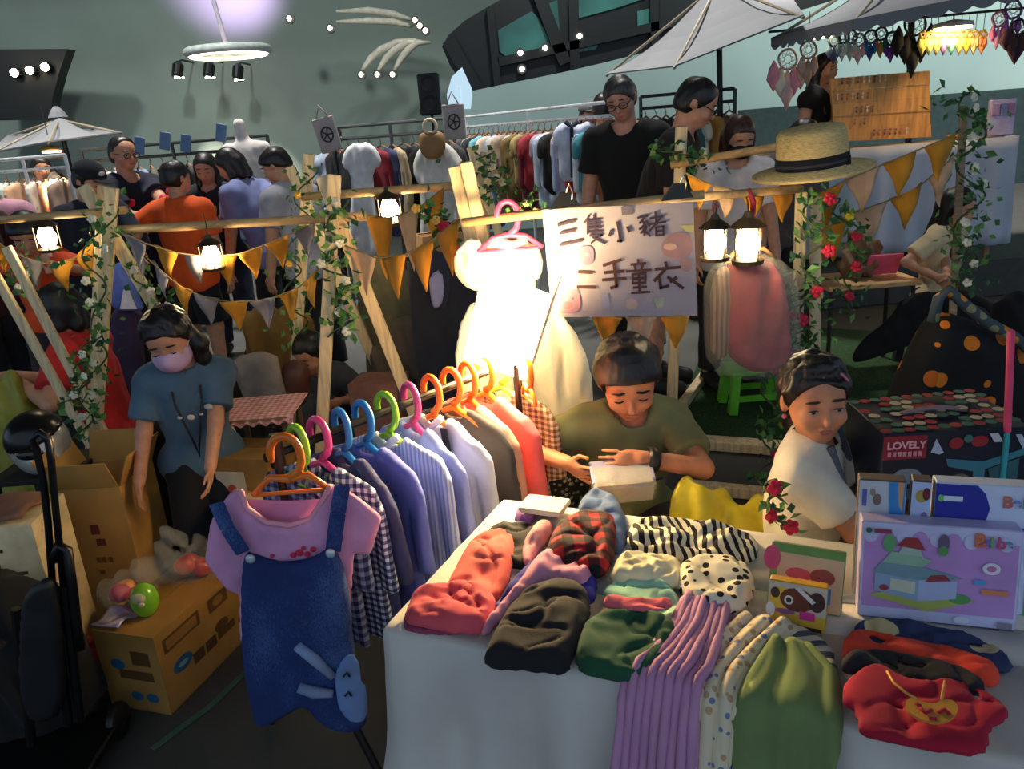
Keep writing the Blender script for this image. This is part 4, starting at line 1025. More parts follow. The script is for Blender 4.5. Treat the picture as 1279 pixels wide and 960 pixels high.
# patterned toy carton behind the games, on a crate
Yl = 1.72
B0, B1, Tp = PY(1097, 640, Yl), PY(1262, 652, Yl), PY(1098, 545, Yl)
cw = np.linalg.norm(B1 - B0); top_z = PY(1098, 543, Yl)[2]; bz = B0[2]; X = np.array((1.0, -0.06, 0)); X = nrm(X); Yd = np.array((0.06, 1.0, 0)); Yd = nrm(Yd)
tc = thing('toy_carton', 'dark patterned toy carton with red lettered label behind the games', 'box', (B0 + B1) / 2)
ctr = B0 + X * cw / 2 + Yd * 0.12; ctr[2] = (bz + top_z) / 2
b = MB(); b.box(ctr, (cw, 0.24, top_z - bz), X, Yd, bev=0.002); b.build('carton', plain((22, 28, 48), 0.45), tc)
O = B0 + np.array((0, -0.001, 0)); H = top_z - bz; Z3 = np.array((0, 0, 1.0))
pr = [(rect2(0.0, 0.68, 0.3, 0.97), (150, 36, 52)), (ell2(0.18, 0.46, 0.1, 0.1), (120, 140, 160)), ([(0.44, 0.66), (0.7, 0.6), (0.98, 0.74), (0.98, 0.66), (0.72, 0.5), (0.72, 0.1), (0.64, 0.1), (0.64, 0.48), (0.46, 0.56)], (60, 130, 150)), ([(0.74, 0.5), (0.95, 0.62), (0.95, 0.3), (0.8, 0.2)], (50, 100, 110)), (ell2(0.55, 0.38, 0.07, 0.08), (120, 110, 90)), (rect2(0.16, 0.16, 0.42, 0.3), (50, 90, 100)), ([(0.33, 0.75), (0.36, 0.92), (0.42, 0.74), (0.39, 0.72)], (190, 200, 226)), (ell2(0.5, 0.85, 0.05, 0.07), (150, 40, 46)), (ell2(0.66, 0.86, 0.06, 0.07), (150, 40, 46)), (ell2(0.58, 0.9, 0.03, 0.05), (60, 120, 110)), ([(0.72, 0.95), (0.78, 0.95), (0.82, 0.84), (0.76, 0.84)], (200, 200, 210)), ([(0.9, 0.92), (0.94, 0.92), (1.0, 0.76), (0.96, 0.74)], (180, 190, 210))]
decals(tc, O, X, Z3, cw, H, pr)
text_mesh('LOVELY', H * 0.125, O + X * cw * 0.02 + Z3 * H * 0.82 + np.array((0, -0.004, 0)), X, Z3, plain((226, 176, 190), 0.5), tc, bold=0.0006)
decals(tc, O + np.array((0, -0.002, 0)), X, Z3, cw, H, [(rect2(0.03 + 0.035 * k, 0.72, 0.055 + 0.035 * k, 0.78), (206, 140, 156)) for k in range(7)], 'small_print')
# chequered flower pattern on its lid
items = []; cl = ((170, 44, 56), (196, 180, 150), (60, 110, 96), (30, 34, 52))
for i in range(12):
    for j in range(7):
        c = cl[(i * 2 + j * 3 + (i * j) % 3) % 4]
        if c == cl[3]: continue
        items.append((ell2((i + 0.5 + 0.4 * (j % 2)) / 12.6, (j + 0.5) / 7, 0.042, 0.06, 8), c))
decals(tc, np.array((B0[0], B0[1], top_z)), X, Yd, cw, 0.24, items, 'lid_print')
hb = MB(); hc0 = ctr + np.array((0, 0, (top_z - bz) / 2)); hb.tube([hc0 + X * s * 0.08 + np.array((0, 0, 0.001 + 0.012 * (1 - (s) ** 2))) for s in np.linspace(-1, 1, 9)], 0.006, 6); hb.build('carry_handle', plain((150, 120, 120), 0.6), tc, True)
ct = thing('slatted_crate', 'plain wooden crate carrying the patterned toy carton', 'crate', (ctr[0], ctr[1], 0))
for z in np.linspace(0.06, bz - 0.06, 5):
    for s in (-1, 1):
        b = MB(); b.box((ctr[0], ctr[1], 0) + Yd * 0.125 * s + Z3 * z, (cw + 0.03, 0.012, 0.09), X, Yd, bev=0.002); b.build('slat', wood((120, 96, 66)), ct)
b = MB(); b.box((ctr[0], ctr[1], bz - 0.007), (cw + 0.03, 0.26, 0.013), X, Yd); b.build('lid', wood((120, 96, 66)), ct)
for sx in (-1, 1):
    for sy in (-1, 1):
        b = MB(); b.box((ctr[0], ctr[1], (bz - 0.014) / 2) + X * sx * (cw / 2 - 0.01) + Yd * sy * 0.105, (0.03, 0.025, bz - 0.014), X, Yd); b.build('post', wood((120, 96, 66)), ct)
# pink and turquoise upright strip
a0, a1, a2 = PY(1263, 412, 1.70), PY(1258, 540, 1.70), PY(1254, 640, 1.70)
st = thing('foam_stick', 'upright stick, pink above and turquoise below, at the carton corner', 'stick', (a2[0], a2[1], T))
b = MB(); b.beam(a1, a0, 0.014, 0.014, (0, 1, 0)); b.build('upper_half', plain((236, 80, 120), 0.6), st)
b = MB(); b.beam((a2[0] + 0.0, a2[1], 0.0), a1, 0.012, 0.012, (0, 1, 0)); b.build('lower_half', plain((60, 176, 186), 0.6), st)

# ================================================================== CLOTHES RAIL AND HANGING CLOTHES
def wall_puff(name, label, cat, px, Yd, Tt, m, parent=None, root_origin=None, **kw):
    """cloth facing the camera on the vertical plane y = Yd, from a pixel outline"""
    W = [PY(x, y, Yd) for x, y in px]; O = np.array((W[0][0], Yd, W[0][2]))
    P = [(w[0] - O[0], w[2] - O[2]) for w in W]
    if kw.pop('sm', 1): P = smooth_poly(P, 1)
    kw.setdefault('step', 0.008)
    o = puff(name, m, P, Tt, O, (1, 0, 0), (0, 0, 1), parent=parent, two=True, **kw)
    if parent is None: tag(o, label, cat)
    return o
RA = np.array((-0.56, 1.74)); RB = np.array((0.02, 2.36)); RD = nrm(RB - RA); RP = np.array((RD[1], -RD[0])); RZ = 0.93
rail = thing('clothes_rail', 'black floor stand rail holding the row of children clothes', 'rack', (RA[0], RA[1], 0))
blk = plain((18, 18, 19), 0.4, 0.3)
b = MB(); b.tube([(RA[0] - RD[0] * 0.03, RA[1] - RD[1] * 0.03, RZ), (RB[0] + RD[0] * 0.05, RB[1] + RD[1] * 0.05, RZ)], 0.011, 10); b.build('rail_bar', blk, rail)
for q, nm in ((RA, 0), (RB, 1)):
    b = MB(); b.tube([(q[0], q[1], 0.25), (q[0], q[1], RZ + 0.05)], 0.011, 10); b.build('upright', blk, rail)
    for s in (-1, 1):
        e = q + RP * 0.3 * s; b = MB(); b.tube([(q[0], q[1], 0.42), (e[0], e[1], 0.012)], 0.011, 8); b.build('leg', blk, rail)
    b = MB(); b.lathe((q[0], q[1], RZ - 0.03), [(0.018, 0), (0.018, 0.06)], 10); b.build('joint', blk, rail)

def hanger_mesh(col, name='hanger', label='', base=(0, 0, 0), U=(1, 0, 0), w=0.16, group=None, hook=0.032, drop=0.085, sink=0.0):
    """plastic hanger: thick hooked neck over a bar at `base`, arms along U"""
    U = np.array(U, float); B0 = np.array(base, float); Zv = np.array((0, 0, 1.0)); m = plain(col, 0.35, coat=0.3)
    t = thing(name, label, 'hanger', B0 - Zv * drop, group)
    a = np.linspace(math.pi * 1.02, 0, 10)
    pts = [B0 + U * (-hook) - Zv * 0.018] + [B0 + U * hook * math.cos(x) + Zv * hook * 1.25 * math.sin(x) for x in a] + [B0 + U * hook - Zv * 0.02, B0 + U * hook * 0.7 - Zv * 0.045, B0 - Zv * 0.062]
    b = MB(); b.tube(pts, [0.006] + [0.0095] * (len(pts) - 2) + [0.0105], 8); b.build('hook', m, t, True)
    b = MB(); b.tube([B0 - U * w - Zv * (drop + 0.03 + sink), B0 - U * w * 0.5 - Zv * (drop - 0.008 + sink), B0 - Zv * (0.06 + sink * 0.5), B0 + U * w * 0.5 - Zv * (drop - 0.008 + sink), B0 + U * w - Zv * (drop + 0.03 + sink)], [0.006, 0.008, 0.01, 0.008, 0.006], 8); b.build('arms', m, t, True)
    b = MB(); b.tube([B0 - U * w - Zv * (drop + 0.03), B0 + U * w - Zv * (drop + 0.03)], 0.005, 6); b.build('trouser_bar', m, t, True)
    return t
def shirt_poly(w=0.17, L=0.42, sl=0.16, neck=0.05, flare=1.0):
    return [(-neck, 0.0), (-neck * 0.5, -0.03), (neck * 0.5, -0.03), (neck, 0.0), (w, -0.045), (w + 0.035, -0.09), (w + 0.05, -0.06 - sl), (w - 0.01, -0.075 - sl), (w - 0.02, -0.15), (w * flare, -L), (-w * flare, -L), (-w + 0.02, -0.15), (-w + 0.01, -0.075 - sl), (-w - 0.05, -0.06 - sl), (-w - 0.035, -0.09), (-w, -0.045)]
OR, GR, MG, BL = (240, 120, 30), (140, 200, 50), (226, 70, 150), (40, 130, 206)
GN = pattern('gingham', (236, 238, 246), (34, 44, 90), 55, plane='xz', c=(110, 120, 160)); GN2 = pattern('gingham', (236, 238, 246), (30, 40, 86), 42, plane='yz', c=(110, 120, 160))
row = [  # t along rail, hanger colour, garment material, label, length, sleeve
    (0.07, GR, pattern('gingham', (150, 160, 190), (26, 36, 80), 45, plane='xz'), 'dark navy checked shirt hanging second on the rail', 0.44, 0.2),
    (0.14, MG, GN, 'navy and white gingham shirt hanging third on the rail', 0.47, 0.24),
    (0.22, BL, fabric((60, 66, 112)), 'dark indigo shirt hanging on the front blue hanger', 0.46, 0.24),
    (0.30, BL, fabric((104, 118, 206)), 'periwinkle blue shirt hanging on the rear blue hanger', 0.5, 0.25),
    (0.39, GR, pattern('stripe', (150, 168, 232), (206, 214, 242), 90, plane='x'), 'light blue striped shirt with white collar on the rail', 0.5, 0.26),
    (0.49, MG, fabric((142, 156, 226)), 'plain sky blue shirt in the middle of the rail', 0.48, 0.26),
    (0.58, OR, fabric((206, 210, 232)), 'white lilac shirt with black strap on the rail', 0.5, 0.26),
    (0.67, OR, fabric((60, 56, 60)), 'dark grey top half hidden on the rail', 0.44, 0.2),
    (0.75, OR, fabric((188, 138, 122)), 'dusty tan cardigan near the far end of the rail', 0.46, 0.26),
    (0.83, OR, fabric((218, 96, 102)), 'coral pink cardigan near the lamp end of the rail', 0.46, 0.26),
    (0.91, GR, pattern('gingham', (206, 180, 150), (96, 66, 50), 60, plane='xz'), 'brown houndstooth checked top at the lamp end', 0.42, 0.2),
]
U_r = np.array((RP[0], RP[1], 0)); RL = np.linalg.norm(RB - RA)
cn = {GR: 'green', MG: 'magenta', BL: 'blue', OR: 'orange'}
pos_w = ('second', 'third', 'fourth', 'fifth', 'sixth', 'seventh', 'eighth', 'ninth', 'tenth', 'eleventh', 'last')
for k, (tt, hc_, m, lab, L, sl) in enumerate(row):
    q = RA + RD * tt * RL; B0 = np.array((q[0], q[1], RZ + 0.008))
    ang = 0.12 * math.sin(k * 2.1); Uk = nrm(U_r + np.array((RD[0], RD[1], 0)) * ang)
    hanger_mesh(hc_, 'clothes_hanger', '%s plastic hanger hooked %s on the rail from the front' % (cn[hc_], pos_w[k]), B0, Uk, 0.125, sink=0.022)
    P = shirt_poly(0.165, L, sl)
    o = puff('hanging_shirt', m, P, 0.017, B0 - np.array((0, 0, 0.072)), Uk, (0, 0, 1), two=True, step=0.009, wr=0.005, wf=(12, 7), fold=0.012, ff=(14, 4), seed=k * 5, origin=B0 - np.array((0, 0, L + 0.07)))
    tag(o, lab, 'clothing')
    if k in (4, 6):
        b = MB(); b.tube([B0 + Uk * x + np.array((0, 0, -0.075 - z)) - np.array((RD[0], RD[1], 0)) * 0.02 for x, z in ((-0.05, -0.01), (0, 0.03), (0.05, -0.01))], 0.011, 6); b.build('collar', fabric((236, 238, 246)), o, True)
    if k == 6:
        b = MB(); b.beam(B0 + Uk * 0.06 - np.array((RD[0], RD[1], 0)) * 0.024 + (0, 0, -0.09), B0 + Uk * 0.085 - np.array((RD[0], RD[1], 0)) * 0.024 + (0, 0, -0.3), 0.028, 0.006, (RD[0], RD[1], 0)); b.build('strap', fabric((24, 24, 28)), o)

# front outfit: pink tee under denim pinafore on the orange hanger
Yf = 1.60
hb_ = PY(356, 566, Yf)
ht = hanger_mesh(OR, 'clothes_hanger', 'orange plastic hanger at the front carrying the pink tee', hb_, (1, 0, 0), 0.085, drop=0.062)
tee = wall_puff('pink_tshirt', 'pale pink T-shirt on the orange hanger under denim pinafore', 'clothing',
    [(284, 618), (298, 611), (308, 632), (332, 650), (362, 653), (388, 645), (404, 618), (414, 604), (440, 617), (477, 646), (463, 692), (442, 690), (440, 720), (436, 800), (300, 800), (299, 742), (284, 735), (256, 700), (262, 652)], Yf, 0.016, fabric((212, 150, 190)), wr=0.007, wf=(16, 8), step=0.007, fold=0.01, ff=(11, 4), sm=0)
b = MB(); b.tube([PY(x, y, Yf - 0.014) for x, y in ((300, 612), (308, 634), (332, 652), (362, 656), (388, 648), (405, 622), (412, 606))], 0.007, 6); b.build('neck_band', fabric((232, 160, 176)), tee, True)
b = MB(); b.grid(lambda u, v: PY(304 + 104 * u, 622 + 3 * math.sin(u * 3.1) + (6 + 24 * math.sin(math.pi * u)) * v, Yf + 0.02), 12, 4); b.build('inside_back', fabric((196, 138, 178)), tee, True)
b = MB()
for x, y, r in ((366, 693, 4), (374, 690, 5), (384, 692, 4), (391, 686, 4), (340, 694, 3), (379, 684, 3)):
    b = MB(); b.sphere(PY(x, y, Yf - 0.026), (r * 0.0017, 0.003, r * 0.0017), 8); b.build('print_dot', fabric((200, 40, 70)), tee, True)
def denim():
    m, nt, b = _new('denim'); co = _coord(nt)
    n = nt.nodes.new('ShaderNodeTexNoise'); n.inputs['Scale'].default_value = 5; n.inputs['Detail'].default_value = 3; nt.links.new(_coord(nt, (1, 1, 0.6)), n.inputs['Vector'])
    n2 = nt.nodes.new('ShaderNodeTexNoise'); n2.inputs['Scale'].default_value = 500; nt.links.new(_coord(nt, (1, 1, 0.3)), n2.inputs['Vector'])
    mx = nt.nodes.new('ShaderNodeMath'); mx.operation = 'MULTIPLY_ADD'; nt.links.new(n2.outputs[0], mx.inputs[0]); mx.inputs[1].default_value = 0.35
    nt.links.new(n.outputs[0], mx.inputs[2])
    r = _ramp(nt, mx.outputs[0], [(0.42, (20, 36, 84)), (0.68, (30, 54, 112)), (0.92, (88, 122, 180))]); nt.links.new(r.outputs[0], b.inputs['Base Color'])
    b.inputs['Roughness'].default_value = 0.9; _bump(nt, b, n2.outputs[0], 0.4, 0.001); return m
DN = denim(); Yo = Yf - 0.03
pin = wall_puff('denim_pinafore', 'blue denim pinafore with rabbit pocket hanging over the pink tee', 'clothing',
    [(303, 690), (318, 694), (345, 701), (372, 700), (396, 693), (406, 684), (424, 688), (432, 715), (438, 752), (441, 800), (450, 842), (460, 890), (456, 908), (432, 914), (400, 905), (382, 880), (368, 886), (334, 906), (318, 904), (310, 868), (303, 820), (300, 750)], Yo, 0.02, DN, wr=0.007, wf=(12, 8), step=0.007, fold=0.008, ff=(9, 3))
for q in ([(270, 628), (284, 660), (304, 690)], [(428, 606), (422, 640), (416, 688)]):
    b = MB(); pts = [PY(x, y, Yo - 0.004) for x, y in q]
    for i in range(2): b.beam(pts[i], pts[i + 1], 0.034, 0.006, (0, 1, 0))
    b.build('strap', DN, pin)
for q in ((313, 697), (413, 690)):
    b = MB(); b.lathe(PY(*q, Yo - 0.024), [(0.0105, 0), (0.011, 0.003), (0.005, 0.006)], 14, (0, -1, 0)); b.build('button', plain((206, 212, 220), 0.3, 0.3), pin, True)
lb = fabric((108, 138, 190))
pk = wall_puff('rabbit_pocket', '', '', [(415, 850), (424, 826), (440, 812), (450, 830), (460, 870), (458, 900), (440, 903), (424, 888)], Yo - 0.022, 0.006, lb, parent=pin)
for q in ([(371, 806), (392, 822), (416, 845)], [(373, 858), (392, 864), (416, 866)]):
    b = MB(); b.tube([PY(x, y, Yo - 0.024) for x, y in q], [0.012, 0.014, 0.009], 8); b.build('rabbit_ear', fabric((132, 152, 190)), pin, True)
for q in ((432, 842), (434, 866)):
    b = MB(); b.tube([PY(q[0] - 3, q[1] + 3, Yo - 0.031), PY(q[0] + 1, q[1] - 2, Yo - 0.032), PY(q[0] + 5, q[1] + 3, Yo - 0.031)], 0.0026, 6); b.build('rabbit_eye', plain((16, 18, 26), 0.5), pk, True)

# ================================================================== TIMBER STALL FRAMES
pine = wood((240, 212, 164), 3, (20, 20, 1.6)); pine2 = wood((206, 166, 112), 3, (1.6, 20, 20))
def frame(label, beams, m=pine, name='timber_frame'):
    """beams: (pixel a, Ya, pixel b, Yb, width) ; one object per timber under one thing"""
    pts = [(PY(*a, ya), PY(*b_, yb), w) for a, ya, b_, yb, w in beams]
    lo = min((min(p[0][2], p[1][2]), tuple(p[0]) if p[0][2] < p[1][2] else tuple(p[1])) for p in pts)[1]
    t = thing(name, label, 'frame', (lo[0], lo[1], 0))
    for a, c, w in pts:
        b = MB(); b.beam(a, c, w, w * 0.55, (0, 1, 0.0)); b.build('timber', m, t)
    return t
def to_floor(a, ya, b_, yb):
    """extend the line through two pixel points down to the floor"""
    A, B_ = PY(*a, ya), PY(*b_, yb); k = (A[2] - 0.0) / (A[2] - B_[2]); return A, A + (B_ - A) * k
def aframe(label, legs, w=0.05, m=pine):
    pts = [to_floor(*l) for l in legs]
    base = np.mean([p[1] for p in pts], 0); t = thing('timber_a_frame', label, 'frame', (base[0], base[1], 0))
    for i, (a, c) in enumerate(pts):
        c[2] = 0.0; c = c + nrm(a - c) * 0.02
        b = MB(); b.beam(a, c, w, w * 0.5, (0.0, 1, 0)); b.build('leg', m, t)
    return t
def bar(label, a, ya, b_, yb, r=0.017, m=pine2):
    A, B_ = PY(*a, ya), PY(*b_, yb); b = MB(); b.tube([A, A * 0.67 + B_ * 0.33, A * 0.33 + B_ * 0.67, B_], r, 10); o = b.build('ridge_pole', m, None, True); return tag(o, label, 'pole')
aframe('leftmost pine A-frame wrapped in ivy behind the masked girl', [((140, 234), 3.3, (118, 560), 3.3), ((104, 232), 3.34, (270, 512), 3.34), ((131, 232), 3.38, (119, 470), 3.38)], 0.05)
aframe('pine A-frame in the middle left with a long slanting leg', [((418, 218), 3.0, (404, 500), 3.0), ((402, 220), 3.04, (498, 466), 3.04)], 0.047)
aframe('rear pine A-frame between the two left frames', [((386, 192), 4.0, (370, 440), 4.0), ((362, 208), 4.05, (402, 300), 4.05)], 0.05)
aframe('pine A-frame lit by the lamp behind the white tulle dress', [((582, 202), 2.6, (612, 340), 2.62), ((567, 208), 2.64, (602, 360), 2.6), ], 0.04)
aframe('rear pine A-frame topped with leaves beside the sign pole', [((588, 183), 3.6, (626, 300), 3.6), ((606, 190), 3.64, (606, 300), 3.64)], 0.04)
aframe('rear pine A-frame right of the man in black', [((851, 158), 3.7, (839, 512), 3.7)], 0.05)
aframe('right pine A-frame under the straw hat', [((1001, 240), 2.9, (996, 400), 2.9), ((1019, 246), 3.0, (1018, 400), 3.0)], 0.04)
aframe('slim post wrapped in white flowers at the right', [((1204, 132), 3.3, (1192, 352), 3.3)], 0.03, wood((170, 140, 110)))
aframe('pine A-frame at the far left edge', [((8, 308), 3.3, (50, 388), 3.3), ((-30, 300), 3.36, (26, 400), 3.36)], 0.04)
bar('bamboo pole from the left edge to the ivy A-frame', (-30, 277), 3.35, (158, 262), 3.32, 0.016)
bar('bamboo pole between the ivy frame and the middle frame', (148, 287), 3.3, (458, 270), 3.02, 0.017)
bar('rear bamboo pole above the small lantern', (378, 246), 3.98, (596, 230), 3.62, 0.02)
bar('bamboo pole carrying the hand lettered sign', (578, 278), 2.5, (880, 243), 2.34, 0.014)
bar('short bamboo pole right of the sign', (858, 247), 2.5, (1000, 236), 2.86, 0.014)
bar('rear bamboo pole passing behind the straw hat', (838, 206), 3.68, (1000, 178), 3.5, 0.018)
# floor timbers of the stall
for lab, a, c in (('floor timber running back from the white post', (838, 524), (916, 420)), ('nearest pine floor batten behind the boy', (845, 660), (1000, 668)), ('middle pine floor batten behind the boy', (850, 606), (1090, 630)), ('wide low plank under the green stool', (850, 550), (985, 560))):
    A, B_ = PZ(*a, 0.03), PZ(*c, 0.03); b = MB(); b.beam(A, B_, 0.09 if 'wide' in lab else 0.05, 0.05, bev=0.004); o = b.build('floor_batten', pine, None); tag(o, lab, 'timber')

# ------------------------------------------------------------------ hand lettered sign
Ys = 2.30
c00, c10, c11, c01 = PY(690, 396, Ys), PY(871, 394, Ys), PY(866, 252, Ys), PY(677, 262, Ys)
sg = thing('paper_sign', 'white hand lettered sign with pig drawings on the pole', 'sign', (c00 + c10) / 2)
paper = plain((176, 168, 176), 0.85, var=0.03)
def sgp(x, y, off=0.0):      # point on the sign from the 200x160 pixel field at (680, 240)
    p = PY(680 + x / 6.0, 240 + y / 6.0, Ys); return p - np.array((0, off, 0))
b = MB(); b.prism([c00, c10, c11, c01], (0, 0.004, 0)); b.build('sheet', paper, sg)
def strokes(lst, w, m, name):
    b = MB()
    for i, s in enumerate(lst):
        for k in range(len(s) - 1):
            a, c = sgp(*s[k], 0.003), sgp(*s[k + 1], 0.003); d = nrm(c - a) * w * 0.35; b.beam(a - d, c + d, w, 0.002 + 0.0002 * (i % 5), (0, 1, 0), bev=0)
    return b.build(name, m, sg)
ink1, ink2 = plain((58, 42, 60), 0.7), plain((82, 48, 42), 0.7)
strokes([[(105, 245), (230, 212)], [(125, 305), (230, 283)], [(125, 392), (280, 358)]], 0.0085, ink1, 'character')
strokes([[(335, 175), (300, 225)], [(322, 205), (322, 310)], [(370, 172), (375, 200)], [(325, 218), (420, 205)], [(330, 245), (420, 235)], [(330, 272), (425, 262)], [(330, 300), (430, 292)], [(376, 205), (380, 300)], [(340, 325), (430, 318), (350, 378)], [(360, 335), (450, 380)]], 0.0056, ink1, 'character')
strokes([[(548, 225), (572, 365), (552, 362)], [(500, 290), (488, 322)], [(622, 262), (636, 290)]], 0.008, ink1, 'character')
strokes([[(700, 190), (770, 175)], [(740, 195), (712, 230)], [(735, 215), (760, 260), (745, 320)], [(745, 245), (712, 275)], [(750, 265), (722, 305)], [(765, 215), (785, 250)], [(830, 150), (835, 240)], [(790, 195), (880, 180)], [(785, 240), (905, 220)], [(880, 175), (790, 285)], [(835, 265), (835, 325)], [(835, 262), (890, 255), (890, 320)], [(835, 292), (890, 286)], [(835, 322), (892, 318)], [(768, 300), (790, 325)]], 0.0056, ink1, 'character')
strokes([[(260, 595), (355, 600)], [(250, 708), (378, 710)]], 0.009, ink2, 'character')
strokes([[(570, 505), (445, 545)], [(455, 600), (585, 590)], [(440, 655), (605, 645)], [(520, 530), (540, 700), (500, 715)]], 0.0088, ink2, 'character')
strokes([[(700, 505), (705, 535)], [(650, 540), (755, 530)], [(675, 550), (685, 585)], [(735, 545), (722, 582)], [(618, 592), (795, 580)], [(660, 612), (660, 680)], [(755, 605), (755, 675)], [(660, 612), (755, 605)], [(660, 645), (755, 640)], [(660, 680), (755, 675)], [(708, 610), (712, 745)], [(670, 712), (760, 706)], [(655, 752), (785, 745)]], 0.0068, ink2, 'character')
strokes([[(905, 525), (915, 560)], [(835, 575), (1010, 560)], [(900, 580), (825, 660)], [(860, 630), (870, 715), (925, 700)], [(985, 640), (945, 665)], [(925, 635), (1035, 715)]], 0.0085, ink2, 'character')
def sdoodle(poly, col, name, off=0.003):
    b = MB(); b.prism([sgp(x, y, off) for x, y in poly], (0, 0.001, 0)); return b.build(name, plain(col, 0.8), sg)
PK = (168, 128, 144)
pg = sdoodle(smooth_poly([(75, 760), (100, 715), (140, 735), (200, 735), (240, 715), (262, 760), (275, 830), (255, 905), (75, 905), (65, 830)], 2), PK, 'pig_drawing')
for e in (ell2(128, 795, 10, 10), ell2(212, 795, 10, 10)): sdoodle(e, (120, 90, 110), 'pig_eye', 0.0045)
sdoodle(ell2(172, 845, 40, 28), (176, 112, 122), 'pig_snout', 0.004)
sdoodle(smooth_poly([(870, 420), (900, 345), (970, 295), (1060, 300), (1108, 350), (1105, 450), (1060, 490), (960, 495), (890, 470)], 2), (178, 138, 138), 'pig_drawing')
sdoodle(ell2(940, 405, 50, 26), (222, 186, 160), 'pig_snout', 0.004)
sdoodle(smooth_poly([(1000, 500), (1080, 490), (1110, 540), (1090, 590), (1040, 592)], 2), (184, 146, 138), 'pig_drawing', 0.004)
sdoodle(smooth_poly([(262, 410), (300, 400), (360, 402), (375, 470), (360, 540), (290, 550), (258, 480)], 2), (172, 126, 150), 'pig_drawing'); sdoodle(ell2(318, 462, 24, 16), (190, 140, 170), 'pig_snout', 0.004)
sdoodle(ell2(88, 478, 42, 38), (204, 186, 172), 'doodle'); sdoodle(ell2(90, 628, 28, 30), (208, 166, 178), 'doodle')
sdoodle([(420, 770), (475, 755), (500, 880), (440, 885)], (168, 168, 196), 'doodle'); sdoodle(smooth_poly([(605, 800), (650, 790), (700, 810), (695, 875), (610, 875)], 1), (212, 184, 170), 'doodle'); sdoodle([(810, 790), (900, 782), (885, 860), (840, 865)], (182, 190, 160), 'doodle')
sdoodle([(575, 110), (660, 100), (660, 165), (580, 172)], (110, 104, 116), 'doodle'); sdoodle([(1010, 250), (1120, 240), (1110, 300), (1060, 290)], (204, 200, 130), 'doodle')
b = MB()
for k in range(34):
    x = 60 + 30 * k
    b.box(sgp(x, 118 - 0.05 * k * 30 * 0.05, 0.003), (0.0026, 0.001, 0.0012)); b.box(sgp(x + 20, 890, 0.003), (0.0026, 0.001, 0.0012))
b.build('stitched_border', plain((150, 140, 160), 0.8), sg)
for q in ((705, 254), (846, 243)):
    p = PY(*q, Ys - 0.004); t = thing('binder_clip', 'black binder clip gripping the sign at its %s corner' % ('left' if q[0] < 800 else 'right'), 'clip', p)
    b = MB(); b.prism([p + (-0.045, -0.008, -0.014), p + (0.045, -0.008, -0.010), p + (0.02, 0, 0.03), p + (-0.01, 0, 0.03)], (0, 0.016, 0)); b.build('jaw', plain((24, 24, 20), 0.4), t)
    b = MB(); b.tube([p + (0.02, 0, 0.0), p + (0.024, -0.01, 0.03), p + (0.014, -0.01, 0.055), p + (0.006, -0.01, 0.03)], 0.0022, 6); b.build('wire_handle', plain((200, 200, 190), 0.3, 0.9), t, True)

# ------------------------------------------------------------------ straw boater on the right frame
hc1 = PY(1015, 214, 2.75); hr_ = 0.195
ht_ = thing('straw_hat', 'straw boater hat with black ribbon on the right frame', 'hat', hc1)
straw = wood((224, 192, 128), 60, (1, 1, 6), 0.8)
ZH = nrm((-0.10, -0.05, 1))
b = MB(); b.lathe(hc1, [(0.0, 0.006), (0.118, 0.006), (hr_, -0.004), (hr_ + 0.002, 0.002), (hr_, 0.008), (0.12, 0.016), (0.116, 0.022)], 40, ZH, cap=False); b.build('brim', straw, ht_, True)
b = MB(); b.lathe(hc1, [(0.116, 0.01), (0.114, 0.09), (0.110, 0.128), (0.100, 0.142), (0.05, 0.15), (0.001, 0.152)], 40, ZH, cap=False); b.build('crown', straw, ht_, True)
b = MB(); b.lathe(hc1, [(0.118, 0.014), (0.1185, 0.03), (0.1175, 0.056), (0.115, 0.057)], 40, ZH, cap=False); rb = b.build('ribbon', fabric((26, 25, 30)), ht_, True)
b = MB(); b.lathe(hc1, [(0.1192, 0.03), (0.1202, 0.034), (0.1192, 0.038)], 40, ZH, cap=False); b.build('ribbon_fold', fabric((60, 58, 62)), rb, True)
b = MB(); pb_ = hc1 + np.array((0.06, -0.104, 0.03)); b.beam(pb_ - (0.02, -0.01, 0), pb_ + (0.03, 0.02, 0.004), 0.012, 0.03, (0, 0, 1)); b.build('ribbon_bow', fabric((22, 21, 26)), ht_)

